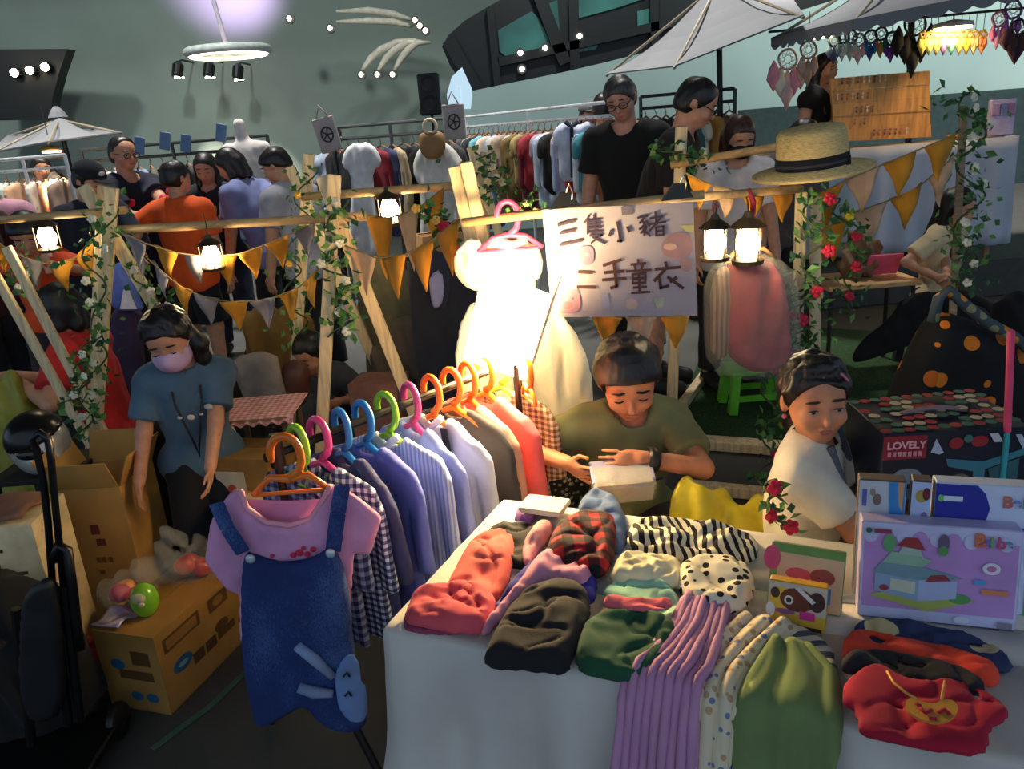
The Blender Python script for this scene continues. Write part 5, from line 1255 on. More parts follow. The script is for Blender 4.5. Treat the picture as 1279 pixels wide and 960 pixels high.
# ------------------------------------------------------------------ bunting
OC, GY, PA = fabric((206, 140, 36)), fabric((146, 138, 140)), fabric((216, 176, 140))
def bunting(label, pts, Yd, flags, size=0.13):
    W = [PY(x, y, Yd if np.isscalar(Yd) else Yd[i]) for i, (x, y) in enumerate(pts)]
    P = np.array(W); d = np.r_[0, np.cumsum(np.linalg.norm(np.diff(P, axis=0), axis=1))]
    def at(s): return np.array([np.interp(s * d[-1], d, P[:, i]) for i in range(3)])
    t = thing('bunting', label, 'bunting', at(0.5) - (0, 0, 0.15))
    b = MB(); b.tube([at(s) for s in np.linspace(0, 1, 24)], 0.003, 6); b.build('cord', fabric((150, 130, 90)), t, True)
    n = len(flags)
    for i, c in enumerate(flags):
        s0, s1 = (i + 0.06) / n, (i + 0.94) / n; a, c_ = at(s0), at(s1); mid = at((s0 + s1) / 2)
        wv = np.linalg.norm(c_ - a); dn = np.array((0.02 * math.sin(i * 3), 0.025 * math.sin(i * 1.7), -1.0)) * wv * 1.15
        def fn(u, v, a=a, c_=c_, dn=dn, i=i):
            e = a * (1 - u) + c_ * u; tip = (a + c_) / 2 + dn; p = e * (1 - v) + tip * v
            return p + np.array((0, 0.02 * math.sin(u * 5 + i) * (1 - v) + 0.012 * math.sin(v * 6 + i), 0))
        b = MB(); b.grid(fn, 6, 7); o = b.build('flag', c, t, True); md = o.modifiers.new('thick', 'SOLIDIFY'); md.thickness = 0.003
    return t
bunting('upper ochre and grey bunting between the two left frames', [(150, 290), (185, 305), (222, 316), (262, 321), (300, 317), (345, 300), (398, 276)], 3.2, [GY, OC, GY, OC, OC, OC, GY, OC][0:7])
bunting('lower ochre and grey bunting sagging between the left frames', [(160, 300), (190, 328), (222, 356), (252, 370), (290, 378), (335, 374), (372, 360), (398, 335)], [3.25, 3.2, 3.15, 3.1, 3.1, 3.1, 3.05, 3.0], [GY, GY, OC, GY, OC, GY, OC, OC])
bunting('short ochre bunting around the small lantern', [(452, 268), (486, 272), (520, 262), (556, 233)], [3.02, 3.2, 3.45, 3.68], [OC, PA, OC])
bunting('bunting running low behind the lantern towards the tulle dress', [(430, 306), (470, 322), (505, 318), (540, 300), (576, 270)], [3.02, 2.95, 2.85, 2.75, 2.63], [PA, OC, OC, OC])
bunting('ochre bunting under the left bamboo pole', [(-20, 290), (20, 318), (60, 330), (95, 322), (118, 296)], 3.6, [OC, GY, OC, OC])
bunting('ochre bunting below the pole right of the sign', [(856, 216), (890, 232), (930, 240), (965, 240), (996, 240)], 2.9, [OC, PA, OC, OC])
bunting('upper orange and beige bunting strung right of the straw hat', [(1010, 250), (1050, 228), (1092, 210), (1140, 190), (1200, 165)], 3.1, [OC, PA, OC, OC], 0.1)
bunting('lower bunting crossing the right opening', [(1020, 292), (1060, 268), (1100, 254), (1140, 240), (1198, 190)], 3.2, [OC, PA, OC, PA])
bunting('ochre pennants hanging below the sign', [(735, 393), (775, 395), (830, 394), (866, 392)], 2.307, [OC, PA, OC])

# ------------------------------------------------------------------ lanterns
def lantern(label, px, py, Yd, hang_z, s=1.0, e=40, hang=None):
    p = PY(px, py, Yd); t = thing('lantern', label, 'lantern', p - (0, 0, 0.055 * s)); dk = plain((84, 72, 56), 0.4, 0.6)
    b = MB(); b.lathe(p - (0, 0, 0.055 * s), [(0.042 * s, 0), (0.045 * s, 0.012 * s), (0.034 * s, 0.018 * s)], 14); b.build('base', dk, t)
    b = MB(); b.lathe(p + (0, 0, 0.045 * s), [(0.05 * s, 0), (0.035 * s, 0.014 * s), (0.016 * s, 0.026 * s), (0.01 * s, 0.04 * s)], 14); b.build('cap', dk, t)
    for k in range(4):
        a = k * 1.5708 + 0.4; q = np.array((0.042 * s * math.cos(a), 0.042 * s * math.sin(a), 0)); b = MB(); b.tube([p + q - (0, 0, 0.045 * s), p + q + (0, 0, 0.047 * s)], 0.0022 * s, 5); b.build('cage_bar', dk, t)
    b = MB(); b.lathe(p - (0, 0, 0.036 * s), [(0.02 * s, 0), (0.031 * s, 0.02 * s), (0.034 * s, 0.045 * s), (0.022 * s, 0.075 * s)], 14); b.build('bulb', emit((255, 232, 180), e), t, True)
    top = p + (0, 0, 0.082 * s); q = np.array((p[0], p[1], max(hang_z, top[2] + 0.01))) if hang is None else hang
    b = MB(); b.tube([top, (top + q) / 2 + (0.003, 0, 0), q], 0.0025, 5); b.build('hanging_loop', plain((60, 50, 40), 0.6), t)
lantern('glowing lantern hanging before the boy in orange', 264, 320, 3.15, 1.38)
lantern('glowing lantern hanging before the small child on the left', 59, 297, 3.35, 1.36, 1.05)
lantern('glowing lantern far left below the white parasol', 72, 235, 7.05, 1.56, 1.9)
lantern('tall glowing lantern behind the middle frame', 487, 263, 3.79, 1.37, 1.25)
lantern('bright lantern in glass jar just right of the sign', 893, 303, 2.32, 1.36, 0.95, 45)
lantern('wide glowing lantern beneath the red ribbon right of sign', 934, 304, 2.60, 1.33, 1.2, 32, PY(931, 241, 2.68))
b = MB(); p = PY(937, 262, 2.4); b.tube([PY(934, 236, 2.67), PY(941, 252, 2.665), PY(940, 272, 2.67), PY(936, 290, 2.69)], 0.009, 8); tag(b.build('red_ribbon', fabric((180, 50, 70)), None, True), 'red ribbon loop hanging over the pole above the lantern', 'ribbon')

# ------------------------------------------------------------------ ivy and flower garlands
leaf_m = [plain((70, 120, 58), 0.6), plain((104, 150, 76), 0.6), plain((44, 92, 56), 0.6)]
def garland(label, pts, Yd, r=0.045, n=70, flowers=6, fcol=(240, 232, 206), size=0.028, seed=0, reds=0):
    R_ = np.random.RandomState(seed + 3); W = np.array([PY(x, y, Yd) for x, y in pts]); d = np.r_[0, np.cumsum(np.linalg.norm(np.diff(W, axis=0), axis=1))]
    def at(s): return np.array([np.interp(s * d[-1], d, W[:, i]) for i in range(3)])
    t = thing('ivy_garland', label, 'garland', W[-1] if W[-1][2] < W[0][2] else W[0])
    b = MB(); b.tube([at(s) + r * 0.7 * np.array((math.cos(s * 22), math.sin(s * 22), 0)) for s in np.linspace(0, 1, 40)], 0.004, 5); b.build('stem', plain((70, 90, 46), 0.7), t, True)
    b = MB()
    for i in range(int(n * 1.2)):
        c = at(R_.rand()) + R_.normal(size=3) * r * np.array((0.8, 0.6, 0.6)); L = size * (0.85 + 0.8 * R_.rand()); u = nrm(R_.normal(size=3)); v = nrm(np.cross(u, R_.normal(size=3))); w = np.cross(u, v)
        b.add([c, c + u * L * 0.5 + v * L * 0.36 + w * L * 0.1, c + u * L * 1.1, c + u * L * 0.5 - v * L * 0.36 + w * L * 0.1, c + u * L * 0.5 - w * 0.05 * L], [(0, 1, 4), (1, 2, 4), (2, 3, 4), (3, 0, 4)], int(R_.randint(3)))
    o = b.build('leaves', leaf_m, t); o['kind'] = 'stuff'
    for i in range(flowers + reds):
        c = at((i + 0.5) / (flowers + reds)) + np.array((R_.normal() * r * 0.5, -r * 0.7, R_.normal() * 0.02)); fr = size * (0.62 if i < flowers else 0.8); col = fcol if i < flowers else (206, 30, 66)
        b = MB(); nv = nrm((R_.normal() * 0.3, -1, 0.4 * R_.rand())); X = nrm(np.cross(nv, (0, 0, 1))); Yv = np.cross(nv, X)
        for k in range(5):
            a = k * 1.2566; q = c + (X * math.cos(a) + Yv * math.sin(a)) * fr * 0.6; b.sphere(q, (fr * 0.5, fr * 0.5, fr * 0.28), 6, R=np.stack([X, Yv, nv], 1))
        b.sphere(c + nv * fr * 0.2, fr * 0.35, 6); b.build('flower', plain(col, 0.7), t, True)
    return t
garland('ivy with white flowers down the leftmost A-frame', [(135, 262), (112, 330), (128, 400), (118, 460), (105, 520), (90, 560)], 3.22, 0.06, 150, 9, seed=1)
garland('ivy trailing from the left frame over the red shirt', [(118, 420), (100, 450), (105, 490), (80, 505)], 3.15, 0.04, 50, 3, seed=2)
garland('ivy with pale roses along the slanting left leg', [(165, 320), (200, 380), (225, 430), (250, 470)], 3.3, 0.06, 70, 6, (236, 216, 190), seed=3)
garland('ivy with an orange bloom on the rear left frame', [(385, 210), (378, 270), (370, 320), (360, 350), (378, 430)], 3.9, 0.07, 110, 3, (238, 180, 60), seed=4)
garland('ivy with white flowers hanging on the middle frame', [(425, 250), (410, 330), (430, 350), (432, 400), (420, 420)], 2.95, 0.045, 90, 6, seed=5)
garland('ivy and cream roses on top of the rear centre frame', [(605, 190), (610, 215), (622, 225), (600, 245)], 3.55, 0.06, 60, 6, (240, 216, 160), seed=6)
garland('ivy and magenta rose beside the lamp lit frame', [(525, 260), (555, 280), (575, 290), (555, 310)], 3.0, 0.055, 60, 2, (240, 190, 90), seed=7, reds=3)
garland('sprig of leaves at the left end of the sign pole', [(640, 262), (660, 248), (672, 250)], 2.55, 0.02, 22, 3, (240, 216, 150), 0.018, seed=8)
garland('ivy around the rear frame beside the man in black', [(825, 185), (840, 190), (870, 195), (885, 205)], 3.65, 0.05, 60, 2, (224, 226, 196), seed=9)
garland('ivy with red flowers down the frame under the hat', [(1010, 240), (1022, 290), (1015, 330), (1010, 400), (985, 450)], 2.8, 0.05, 110, 0, seed=10, reds=5)
garland('leafy ivy beside the green stool', [(1000, 410), (960, 470), (965, 500), (962, 570), (958, 600)], 2.75, 0.05, 80, 0, seed=11, reds=2)
garland('ivy with red flowers on the frame leg beside the red dress', [(997, 360), (990, 410), (975, 440), (992, 470)], 2.86, 0.04, 55, 0, seed=15, reds=2)
garland('ivy with white flowers around the slim right post', [(1192, 115), (1225, 150), (1205, 200), (1218, 240), (1200, 300), (1212, 335), (1206, 360)], 3.22, 0.055, 190, 12, seed=12)
garland('ivy with yellow bloom hanging below the right bunting', [(1040, 250), (1060, 280), (1075, 320), (1055, 370), (1070, 385)], 3.05, 0.04, 70, 1, (240, 220, 60), seed=13, reds=3)
garland('ivy at the far left frame', [(20, 320), (30, 350), (40, 370)], 3.6, 0.05, 40, 3, seed=14)
garland('red flower sprig by the girl at the table', [(962, 600), (970, 640), (985, 660)], 1.62, 0.02, 24, 0, size=0.022, seed=16, reds=3)

# ------------------------------------------------------------------ dresses on the sign pole, and the work lamp
hanger_mesh((236, 80, 130), 'clothes_hanger', 'pink plastic hanger on the sign pole above the white dress', PY(634, 268, 2.47), (1, 0, 0), 0.1, drop=0.075)
tul = fabric((236, 232, 214), 0.04, 6)
wd_ = thing('tulle_dress', 'white tulle dress with full skirt on the pink hanger', 'clothing', PY(640, 560, 2.44))
wall_puff('bodice', '', '', [(600, 312), (622, 292), (640, 300), (655, 290), (664, 310), (668, 350), (672, 385), (600, 385), (598, 340)], 2.5, 0.025, tul, parent=wd_, wr=0.012, wf=(24, 16), fold=0.012)
wall_puff('puff_sleeve', '', '', [(566, 318), (582, 296), (604, 298), (606, 340), (600, 366), (578, 356), (566, 340)], 2.5, 0.02, tul, parent=wd_, wr=0.016, wf=(30, 22), fold=0.012)
wall_puff('puff_sleeve', '', '', [(655, 300), (672, 306), (680, 330), (672, 352), (656, 345)], 2.5, 0.018, tul, parent=wd_, wr=0.016, wf=(30, 22), fold=0.012)
wall_puff('skirt', '', '', [(592, 372), (676, 372), (712, 400), (738, 455), (742, 520), (728, 556), (690, 572), (640, 572), (600, 560), (572, 500), (568, 420)], 2.52, 0.045, tul, parent=wd_, wr=0.025, wf=(22, 4), fold=0.045, ff=(20, 2.5))
o = wall_puff('lace_dress', 'black and white lace dress beneath the tulle skirt', 'clothing', [(664, 560), (742, 556), (748, 640), (742, 700), (668, 700), (660, 620)], 2.45, 0.05, pattern('floral', (40, 40, 40), (196, 190, 178), 55, c=(150, 144, 132)), wr=0.01, fold=0.02)
hanger_mesh(OR, 'clothes_hanger', 'orange hanger hooked beside the tulle skirt', PY(658, 462, 2.2), (0.3, -0.9, 0), 0.06, drop=0.06)
# LED work lamp
lp = PY(632, 410, 2.2); lt = thing('work_lamp', 'bright rectangular work lamp glaring in front of the white dress', 'lamp', (lp[0], lp[1], 0))
LX = nrm((0.93, -0.18, -0.38)); LN = np.array((-0.38, -0.85, -0.3)); LN = nrm(LN - LX * (LN @ LX)); LZ = np.cross(LX, -LN)
b = MB(); b.box(lp, (0.19, 0.03, 0.31), LX, -LN, LZ, bev=0.006); b.build('light_panel', emit((255, 218, 156), LAMP), lt)  # panel enlarged to take in the glare around the lamp
b = MB()
for s in (-1, 1): b.beam(lp + LX * 0.099 * s - LZ * 0.156 - LN * (0.045 if s > 0 else 0), lp + LX * 0.099 * s + LZ * 0.156 - LN * (0.045 if s > 0 else 0), 0.12 if s > 0 else 0.032, 0.004, LX)  # right plate widened as an added shield keeping lamp light off the sign
b.build('lamp_frame_shield', plain((210, 200, 170), 0.4), lt)
b = MB(); b.box(lp - LN * 0.021 - LZ * 0.055, (0.19, 0.012, 0.2), LX, -LN, LZ, bev=0.003); b.build('back_shield', plain((214, 204, 176), 0.5), lt)  # added plate, shaped to hold the lamp's light back from skirt and sign
b = MB(); b.tube([(lp[0] + 0.02, lp[1] + 0.03, 0.0), (lp[0] + 0.02, lp[1] + 0.03, lp[2] - 0.08)], 0.01, 8); b.build('lamp_post', blk, lt)
b = MB(); b.lathe((lp[0] + 0.02, lp[1] + 0.03, 0), [(0.14, 0), (0.14, 0.015), (0.03, 0.03)], 18); b.build('lamp_foot', blk, lt)

# red dress in a clear cover right of the sign
rd = wall_puff('red_dress', 'red dress inside the clear cover right of the sign', 'clothing', [(905, 330), (925, 318), (950, 318), (972, 332), (985, 380), (990, 455), (960, 466), (930, 462), (905, 440)], 2.69, 0.035, fabric((172, 66, 72)), wr=0.012, wf=(14, 6), fold=0.02)
b_ = wall_puff('brown_dress', 'brown striped dress beside the red dress under cover', 'clothing', [(888, 345), (905, 330), (916, 340), (912, 440), (895, 452), (885, 430)], 2.70, 0.03, pattern('stripe', (150, 124, 104), (116, 90, 80), 60, plane='x'), wr=0.01)
wall_puff('garment_cover', 'clear plastic garment cover with white edging', 'cover', [(880, 345), (900, 322), (935, 312), (975, 322), (996, 345), (1000, 410), (996, 462), (940, 476), (884, 462), (878, 400)], 2.695, 0.062, clear((226, 222, 214), 0.16), wr=0.006)
hanger_mesh((150, 110, 70), 'clothes_hanger', 'brown hanger holding the covered red dress', PY(937, 292, 2.69), (1, 0, 0), 0.09, drop=0.06)

# ================================================================== PEOPLE (placed)
def foot_xy(px, py, Yd): p = PY(px, py, Yd); return (p[0], p[1])
# --- boy behind the table
bx, by = 0.345, 2.36
boy = person('boy in olive green T-shirt looking down at a small case', (bx, by), -90, 1.30, True, lean=14, seat=0.27, hands=(PY(708, 578, 2.12), PY(800, 572, 2.06)), feet=(np.array((bx - 0.16, by - 0.24, 0.07)), np.array((bx + 0.16, by - 0.24, 0.07))), head=(27, -4, 3),
             shirt=(112, 118, 82), legs='shorts', legs_col=(40, 42, 48), hair='bowl', skin=(196, 130, 98), h=0.0052, curl=0.45, elbow_out=1.4)
q = on_chest(boy, -0.05, 0.2, 0.002); b = MB(); b.sphere(q, (0.017, 0.004, 0.005), 8); b.build('shirt_emblem', fabric((40, 54, 84)), boy['root'], True)
el, w = boy['arms'][1][1], boy['arms'][1][2]
b = MB(); d = nrm(w - el); b.lathe(el + (w - el) * 0.82 - d * 0.014, [(0.036, 0), (0.037, 0.014), (0.036, 0.028)], 16, d); b.build('wristwatch', plain((20, 20, 24), 0.4), boy['root'], True)
st = thing('plastic_stool', 'small green plastic stool under the seated boy', 'stool', (bx, by, 0))
def small_stool(t, x, y, hgt, w, col, zb=0.0):
    m = plain(col, 0.4); b = MB(); b.box((x, y, zb + hgt - 0.012), (w, w * 0.8, 0.024), bev=0.008); b.build('seat', m, t)
    for sx in (-1, 1):
        for sy in (-1, 1):
            b = MB(); b.beam((x + sx * w * 0.38, y + sy * w * 0.3, zb + hgt - 0.02), (x + sx * w * 0.46, y + sy * w * 0.36, zb + 0.001), w * 0.16, w * 0.16, (0, 1, 0)); b.build('leg', m, t)
    for sy in (-1, 1):
        b = MB(); b.box((x, y + sy * w * 0.34, zb + hgt * 0.35), (w * 0.8, 0.012, hgt * 0.14)); b.build('rail', m, t)
small_stool(st, bx, by, 0.25, 0.28, (70, 150, 60))
# case in his hands
cs_ = PY(778, 604, 2.02); ct_ = thing('plastic_case', 'clear plastic case held by the boy', 'case', cs_ - (0, 0, 0.035))
b = MB(); b.box(cs_, (0.17, 0.09, 0.07), (1, 0.0, 0.02), (0, 0.94, 0.34), (0, -0.34, 0.94), bev=0.008); b.build('shell', clear((200, 196, 180), 0.5, 0.2), ct_)
b = MB(); b.box(cs_ + (0, 0.012, 0.034), (0.174, 0.09, 0.012), (1, 0, 0.02), (0, 0.94, 0.34), (0, -0.34, 0.94), bev=0.004); b.build('lid', plain((150, 150, 190), 0.4), ct_)
for k, c in enumerate(((180, 90, 60), (200, 170, 110), (160, 60, 60), (90, 100, 150))):
    b = MB(); b.box(cs_ + ((k - 1.5) * 0.034, 0, -0.006), (0.028, 0.06, 0.04), bev=0.004); b.build('content', plain(c, 0.6), ct_)
# --- girl on the right
gx, gy = 0.73, 1.90
girl = person('girl in white shirt turning her head at the right of the table', (gx, gy), -30, 1.18, True, lean=4, seat=0.32, hands=(np.array((0.92, 1.66, 0.50)), np.array((1.02, 1.8, 0.52))), head=(4, -62, 3),
              shirt=(226, 220, 204), legs='shorts', legs_col=(60, 60, 70), hair='tail', skin=(204, 140, 104), h=0.0052, collar=(50, 48, 50))
hp = girl['hp']; hh = girl['hh']
b = MB(); b.beam(hp(-0.2, 0.28, 0.42), hp(-0.3, 0.25, 0.3), 0.006, 0.012, girl['hf']); b.build('hair_clip', plain((230, 120, 150), 0.4), girl['root'])
b = MB(); b.tube([hp(0.08 * math.cos(a), -0.5 + 0.03 * math.sin(a), -0.14 + 0.1 * math.sin(a)) for a in np.linspace(0, 6.28, 14, endpoint=False)], 0.008, 6, closed=True); b.build('hair_tie', fabric((190, 110, 150)), girl['root'], True)
b = MB(); b.sphere(hp(0.37, -0.02, -0.2), 0.006, 8); b.build('earring', plain((226, 90, 150), 0.3), girl['root'], True)
for s in (-1, 1):
    S = girl['S']; b = MB(); b.tube([girl['P'] + girl['tu'] * 0.3 * S + girl['tr'] * 0.06 * s * S + girl['tf'] * 0.045 * S + girl['tu'] * 0.045 * S, on_chest(girl, 0.055 * s, 0.2, 0.0), on_chest(girl, 0.05 * s, 0.08, 0.0)], 0.011, 8); b.build('shoulder_strap', fabric((90, 96, 110)), girl['root'], True)
st = thing('plastic_stool', 'pale stool under the girl in white', 'stool', (gx, gy, 0)); small_stool(st, gx, gy, 0.30, 0.28, (200, 190, 170))
# --- girl on the left with mask
gl = person('girl in blue T-shirt and pink mask standing by cartons', (-1.15, 2.74), -72, 1.14, True, lean=10, hands=(PY(166, 672, 2.5), PY(262, 594, 2.5)), head=(24, -14, 6), shirt=(78, 104, 122), legs='trousers', legs_col=(24, 24, 28), hair='pony', mask=(216, 176, 204), skin=(206, 146, 112), h=0.0052, curl=0.35, hem=-0.02)
for dx, dz, r in ((-0.0, 0.2, 0.014), (0.03, 0.205, 0.009), (-0.03, 0.205, 0.008), (-0.055, 0.225, 0.016)):
    b = MB(); b.sphere(on_chest(gl, dx, dz, 0.0), (r, 0.004, r * 0.7), 8); b.build('shirt_print', plain((214, 204, 186), 0.7), gl['root'], True)
b = MB(); b.tube([gl['neck'] + gl['tr'] * 0.05 + gl['tf'] * 0.02, on_chest(gl, 0.035, 0.25), on_chest(gl, 0.005, 0.1), on_chest(gl, 0.0, 0.06), on_chest(gl, -0.005, 0.1), on_chest(gl, -0.04, 0.25), gl['neck'] - gl['tr'] * 0.05 + gl['tf'] * 0.02], 0.004, 6); b.build('lanyard', plain((26, 26, 30), 0.6), gl['root'], True)

# --- adult in red crouching at the left
rdp = person('person in red T-shirt and teal mask sitting behind the left frame', foot_xy(150, 560, 4.0), 182, 1.62, lean=9, seat=0.10, hands=(PY(18, 470, 3.9), PY(26, 480, 3.75)), feet=(np.array((-2.75, 4.1, 0.07)), np.array((-2.75, 3.85, 0.07))), head=(14, 4, 0), shirt=(196, 40, 40), legs_col=(36, 34, 40), hair='bob', mask=(70, 170, 186), h=0.010)
# --- crouching child in dark tee
person('child in dark grey T-shirt crouching behind the middle frame', foot_xy(436, 520, 4.1), -120, 1.2, True, lean=22, seat=0.04, hands=(PY(438, 495, 3.9), PY(425, 500, 3.8)), head=(30, 0, 0), shirt=(66, 70, 74), legs_col=(70, 74, 84), hair='short', h=0.011)
# --- boy in orange, seen from behind
ob_ = person('boy in bright orange T-shirt and black shorts seen from behind', foot_xy(258, 440, 5.55), 70, 1.52, lean=2, hands=(None, np.array((-2.55, 5.7, 0.95))), head=(6, -22, 0), shirt=(250, 92, 30), legs='shorts', legs_col=(24, 24, 28), hair='short', h=0.011, face=False, wide=1.12, hem=-0.06)
# --- small child in orange far left
person('small child in orange top with bowl haircut at the left', foot_xy(66, 400, 4.9), -70, 1.37, True, lean=4, hands=(PY(50, 330, 4.65), PY(80, 332, 4.65)), head=(34, 0, 0), shirt=(238, 84, 36), legs_col=(60, 50, 50), hair='bowl', h=0.012)
# --- grown-ups at the racks
m1 = person('man in navy T-shirt with red prints and glasses smiling', foot_xy(186, 360, 6.25), -35, 1.71, lean=2, hands=(PY(203, 268, 6.0), PY(212, 264, 5.95)), head=(8, 0, 0), shirt=(26, 30, 48), hair='receding', glasses=True, h=0.011)
b = MB(); b.sphere(on_chest(m1, 0.06, 0.24), (0.03, 0.01, 0.03), 8); b.build('chest_badge', fabric((190, 40, 60)), m1['root'], True)
tg = thing('red_toy', 'red toy held by the man in navy', 'toy', PY(212, 262, 5.86)); b = MB(); pc_ = PY(212, 257, 5.86)
for dx, dz, r in ((0, 0, 0.05), (0.06, 0.03, 0.045), (0.03, 0.09, 0.04), (-0.06, -0.01, 0.045), (0.08, -0.03, 0.035), (-0.03, 0.05, 0.035)): b.sphere(pc_ + (dx, 0, dz), r, 8)
b.build('toy_body', plain((226, 60, 70), 0.5), tg, True); b = MB(); b.tube([pc_ + (-0.08, 0, -0.05), pc_ + (0.0, -0.02, -0.1), pc_ + (0.1, 0, -0.06)], 0.018, 8); b.build('toy_arm', plain((226, 60, 70), 0.5), tg, True)
person('man in dark cap and navy shirt looking down', foot_xy(132, 360, 5.2), -30, 1.57, lean=4, hands=(None, PY(172, 292, 5.05)), head=(22, 6, 0), shirt=(30, 36, 54), sleeve='long', hair='short', cap=(24, 26, 36), h=0.012)
wl = person('woman with long black hair and yellow lanyard reading', foot_xy(290, 370, 6.4), -90, 1.56, lean=3, hands=(PY(284, 270, 6.2), PY(300, 270, 6.2)), head=(20, 4, 0), shirt=(34, 34, 40), hair='long', legs_col=(44, 52, 74), h=0.012)
b = MB(); b.tube([wl['neck'] + wl['tr'] * 0.06 + wl['tf'] * 0.03, on_chest(wl, 0.02, 0.2), on_chest(wl, 0.0, 0.02), on_chest(wl, -0.02, 0.2), wl['neck'] - wl['tr'] * 0.06 + wl['tf'] * 0.03], 0.012, 6); b.build('lanyard', fabric((206, 176, 60)), wl['root'], True)
person('person with bushy black hair bending over the rack', foot_xy(352, 380, 6.0), 160, 1.62, lean=18, head=(30, 10, 0), shirt=(120, 130, 180), hair='bob', h=0.012, hands=(PY(340, 262, 5.8), None))
person('person in pale grey T-shirt bending beside the rack', foot_xy(398, 380, 5.4), 150, 1.58, lean=12, head=(26, 20, 0), shirt=(170, 168, 178), hair='bowl', h=0.012)
person('man in pink T-shirt and black mask at the left edge', foot_xy(18, 370, 5.6), -60, 1.60, lean=2, hands=(PY(40, 290, 5.4), None), head=(10, 0, 0), shirt=(214, 156, 176), mask=(20, 20, 22), hair='short', h=0.012)
person('person in dark brown top cut off by the left edge', foot_xy(-22, 350, 5.0), -20, 1.58, lean=3, shirt=(60, 34, 30), sleeve='long', hair='short', h=0.013)
person('distant person in maroon top before the left wall', foot_xy(80, 320, 7.6), -60, 1.62, shirt=(96, 52, 50), hair='short', h=0.014)
person('distant shopper in pale mask behind the hung dresses', foot_xy(436, 320, 8.3), -90, 1.70, shirt=(150, 160, 180), hair='short', mask=(200, 206, 214), h=0.014)
person('shopper in olive green top standing inside the far rack', foot_xy(742, 300, 8.0), -80, 1.72, shirt=(110, 96, 44), sleeve='long', hair='short', cap=(84, 84, 84), h=0.013)
person('dark haired shopper partly behind the man with glasses', foot_xy(760, 290, 7.4), 60, 1.78, shirt=(40, 40, 44), hair='short', h=0.013, face=False)
person('man with grey hair and glasses in black T-shirt looking down', foot_xy(792, 400, 5.3), -112, 1.83, lean=6, head=(26, 0, 8), shirt=(20, 20, 22), hair='short', hair_col=(52, 50, 50), glasses=True, legs_col=(40, 42, 46), h=0.011, skin=(206, 150, 128))
mb_ = person('man in black T-shirt and shorts bending towards the right', (0.86, 4.72), -22, 1.80, lean=20, head=(30, 4, 0), shirt=(30, 26, 22), hair='short', legs='shorts', legs_col=(26, 26, 28), h=0.011, skin=(226, 160, 128), wide=1.15, hands=(None, PY(880, 250, 4.6)), glasses=True)
person('woman with brown hair and black mask behind the pole', foot_xy(908, 420, 4.7), -84, 1.56, lean=10, head=(28, 0, 0), shirt=(222, 210, 206), hair='bob', hair_col=(64, 40, 30), mask=(24, 22, 24), h=0.011)
person('dark haired person bending behind the straw hat', foot_xy(958, 420, 5.2), -70, 1.56, lean=22, head=(46, 0, 0), shirt=(90, 80, 80), hair='bob', h=0.012)
wj = person('woman in black sleeveless top standing by the jewellery board', foot_xy(1012, 300, 6.95), -50, 1.64, z0=0.30, lean=4, head=(12, -10, 0), shirt=(18, 18, 20), sleeve='none', hair='long', h=0.011, hands=(PY(1040, 156, 6.7), PY(1046, 152, 6.7)), legs_col=(20, 20, 24))
gr_ = person('girl with long black hair in cream blouse sitting at the small table', foot_xy(1160, 430, 4.75), -52, 1.28, True, lean=6, seat=0.33, head=(20, -6, 0), shirt=(214, 192, 150), hair='long', h=0.010, hands=(PY(1168, 345, 4.5), PY(1182, 338, 4.5)), legs_col=(30, 30, 34))
st = thing('plastic_stool', 'small stool under the girl in cream blouse', 'stool', foot_xy(1160, 430, 4.75) + (0,)); small_stool(st, *foot_xy(1160, 430, 4.75), 0.32, 0.3, (60, 60, 64))
st = thing('low_seat', 'low dark seat under the person in red', 'stool', foot_xy(150, 560, 4.0) + (0,)); small_stool(st, *foot_xy(150, 560, 4.0), 0.095, 0.34, (50, 44, 40))

# ================================================================== CLOTHES RACKS IN THE BACKGROUND
def tee_poly(): return shirt_poly(0.2, 0.55, 0.16, 0.06)
def dress_poly(): return [(-0.05, 0), (-0.02, -0.05), (0.02, -0.05), (0.05, 0), (0.17, -0.05), (0.23, -0.16), (0.17, -0.2), (0.13, -0.15), (0.12, -0.36), (0.24, -0.95), (-0.24, -0.95), (-0.12, -0.36), (-0.13, -0.15), (-0.17, -0.2), (-0.23, -0.16), (-0.17, -0.05)]
def coat_poly(): return shirt_poly(0.21, 0.78, 0.42, 0.05, 1.05)
def pants_poly(): return [(-0.15, 0), (0.15, 0), (0.17, -0.3), (0.16, -0.8), (0.03, -0.8), (0.0, -0.3), (-0.03, -0.8), (-0.16, -0.8), (-0.17, -0.3)]
def proto(name, poly, Tt=0.028, seed=0):
    v, q = puff_mesh(smooth_poly(poly, 1), Tt, step=0.02, two=True, wr=0.008, wf=(9, 6), fold=0.014, ff=(12, 3), seed=seed)
    me = bpy.data.meshes.new(name); w = np.stack([v[:, 0], -v[:, 2], v[:, 1]], 1); me.from_pydata(w.tolist(), [], q.tolist()); me.polygons.foreach_set('use_smooth', [True] * len(me.polygons)); me.materials.append(plain((200, 200, 200))); return me
PRO = dict(tee=proto('tee', tee_poly(), seed=1), dress=proto('dress', dress_poly(), 0.04, 2), coat=proto('coat', coat_poly(), 0.032, 3), trousers=proto('trousers', pants_poly(), 0.02, 4))
hk = MB(); hk.tube([(-0.17, 0, -0.075), (0, 0, -0.005), (0.17, 0, -0.075)], 0.008, 6); hk.tube([(0, 0, -0.005), (0, 0, 0.025), (0.022, 0, 0.05), (0, 0, 0.07), (-0.02, 0, 0.055)], 0.004, 5)
hk_me = bpy.data.meshes.new('hanger'); hk_me.from_pydata(hk.v, [], hk.f); hk_me.materials.append(wood((150, 110, 80)))
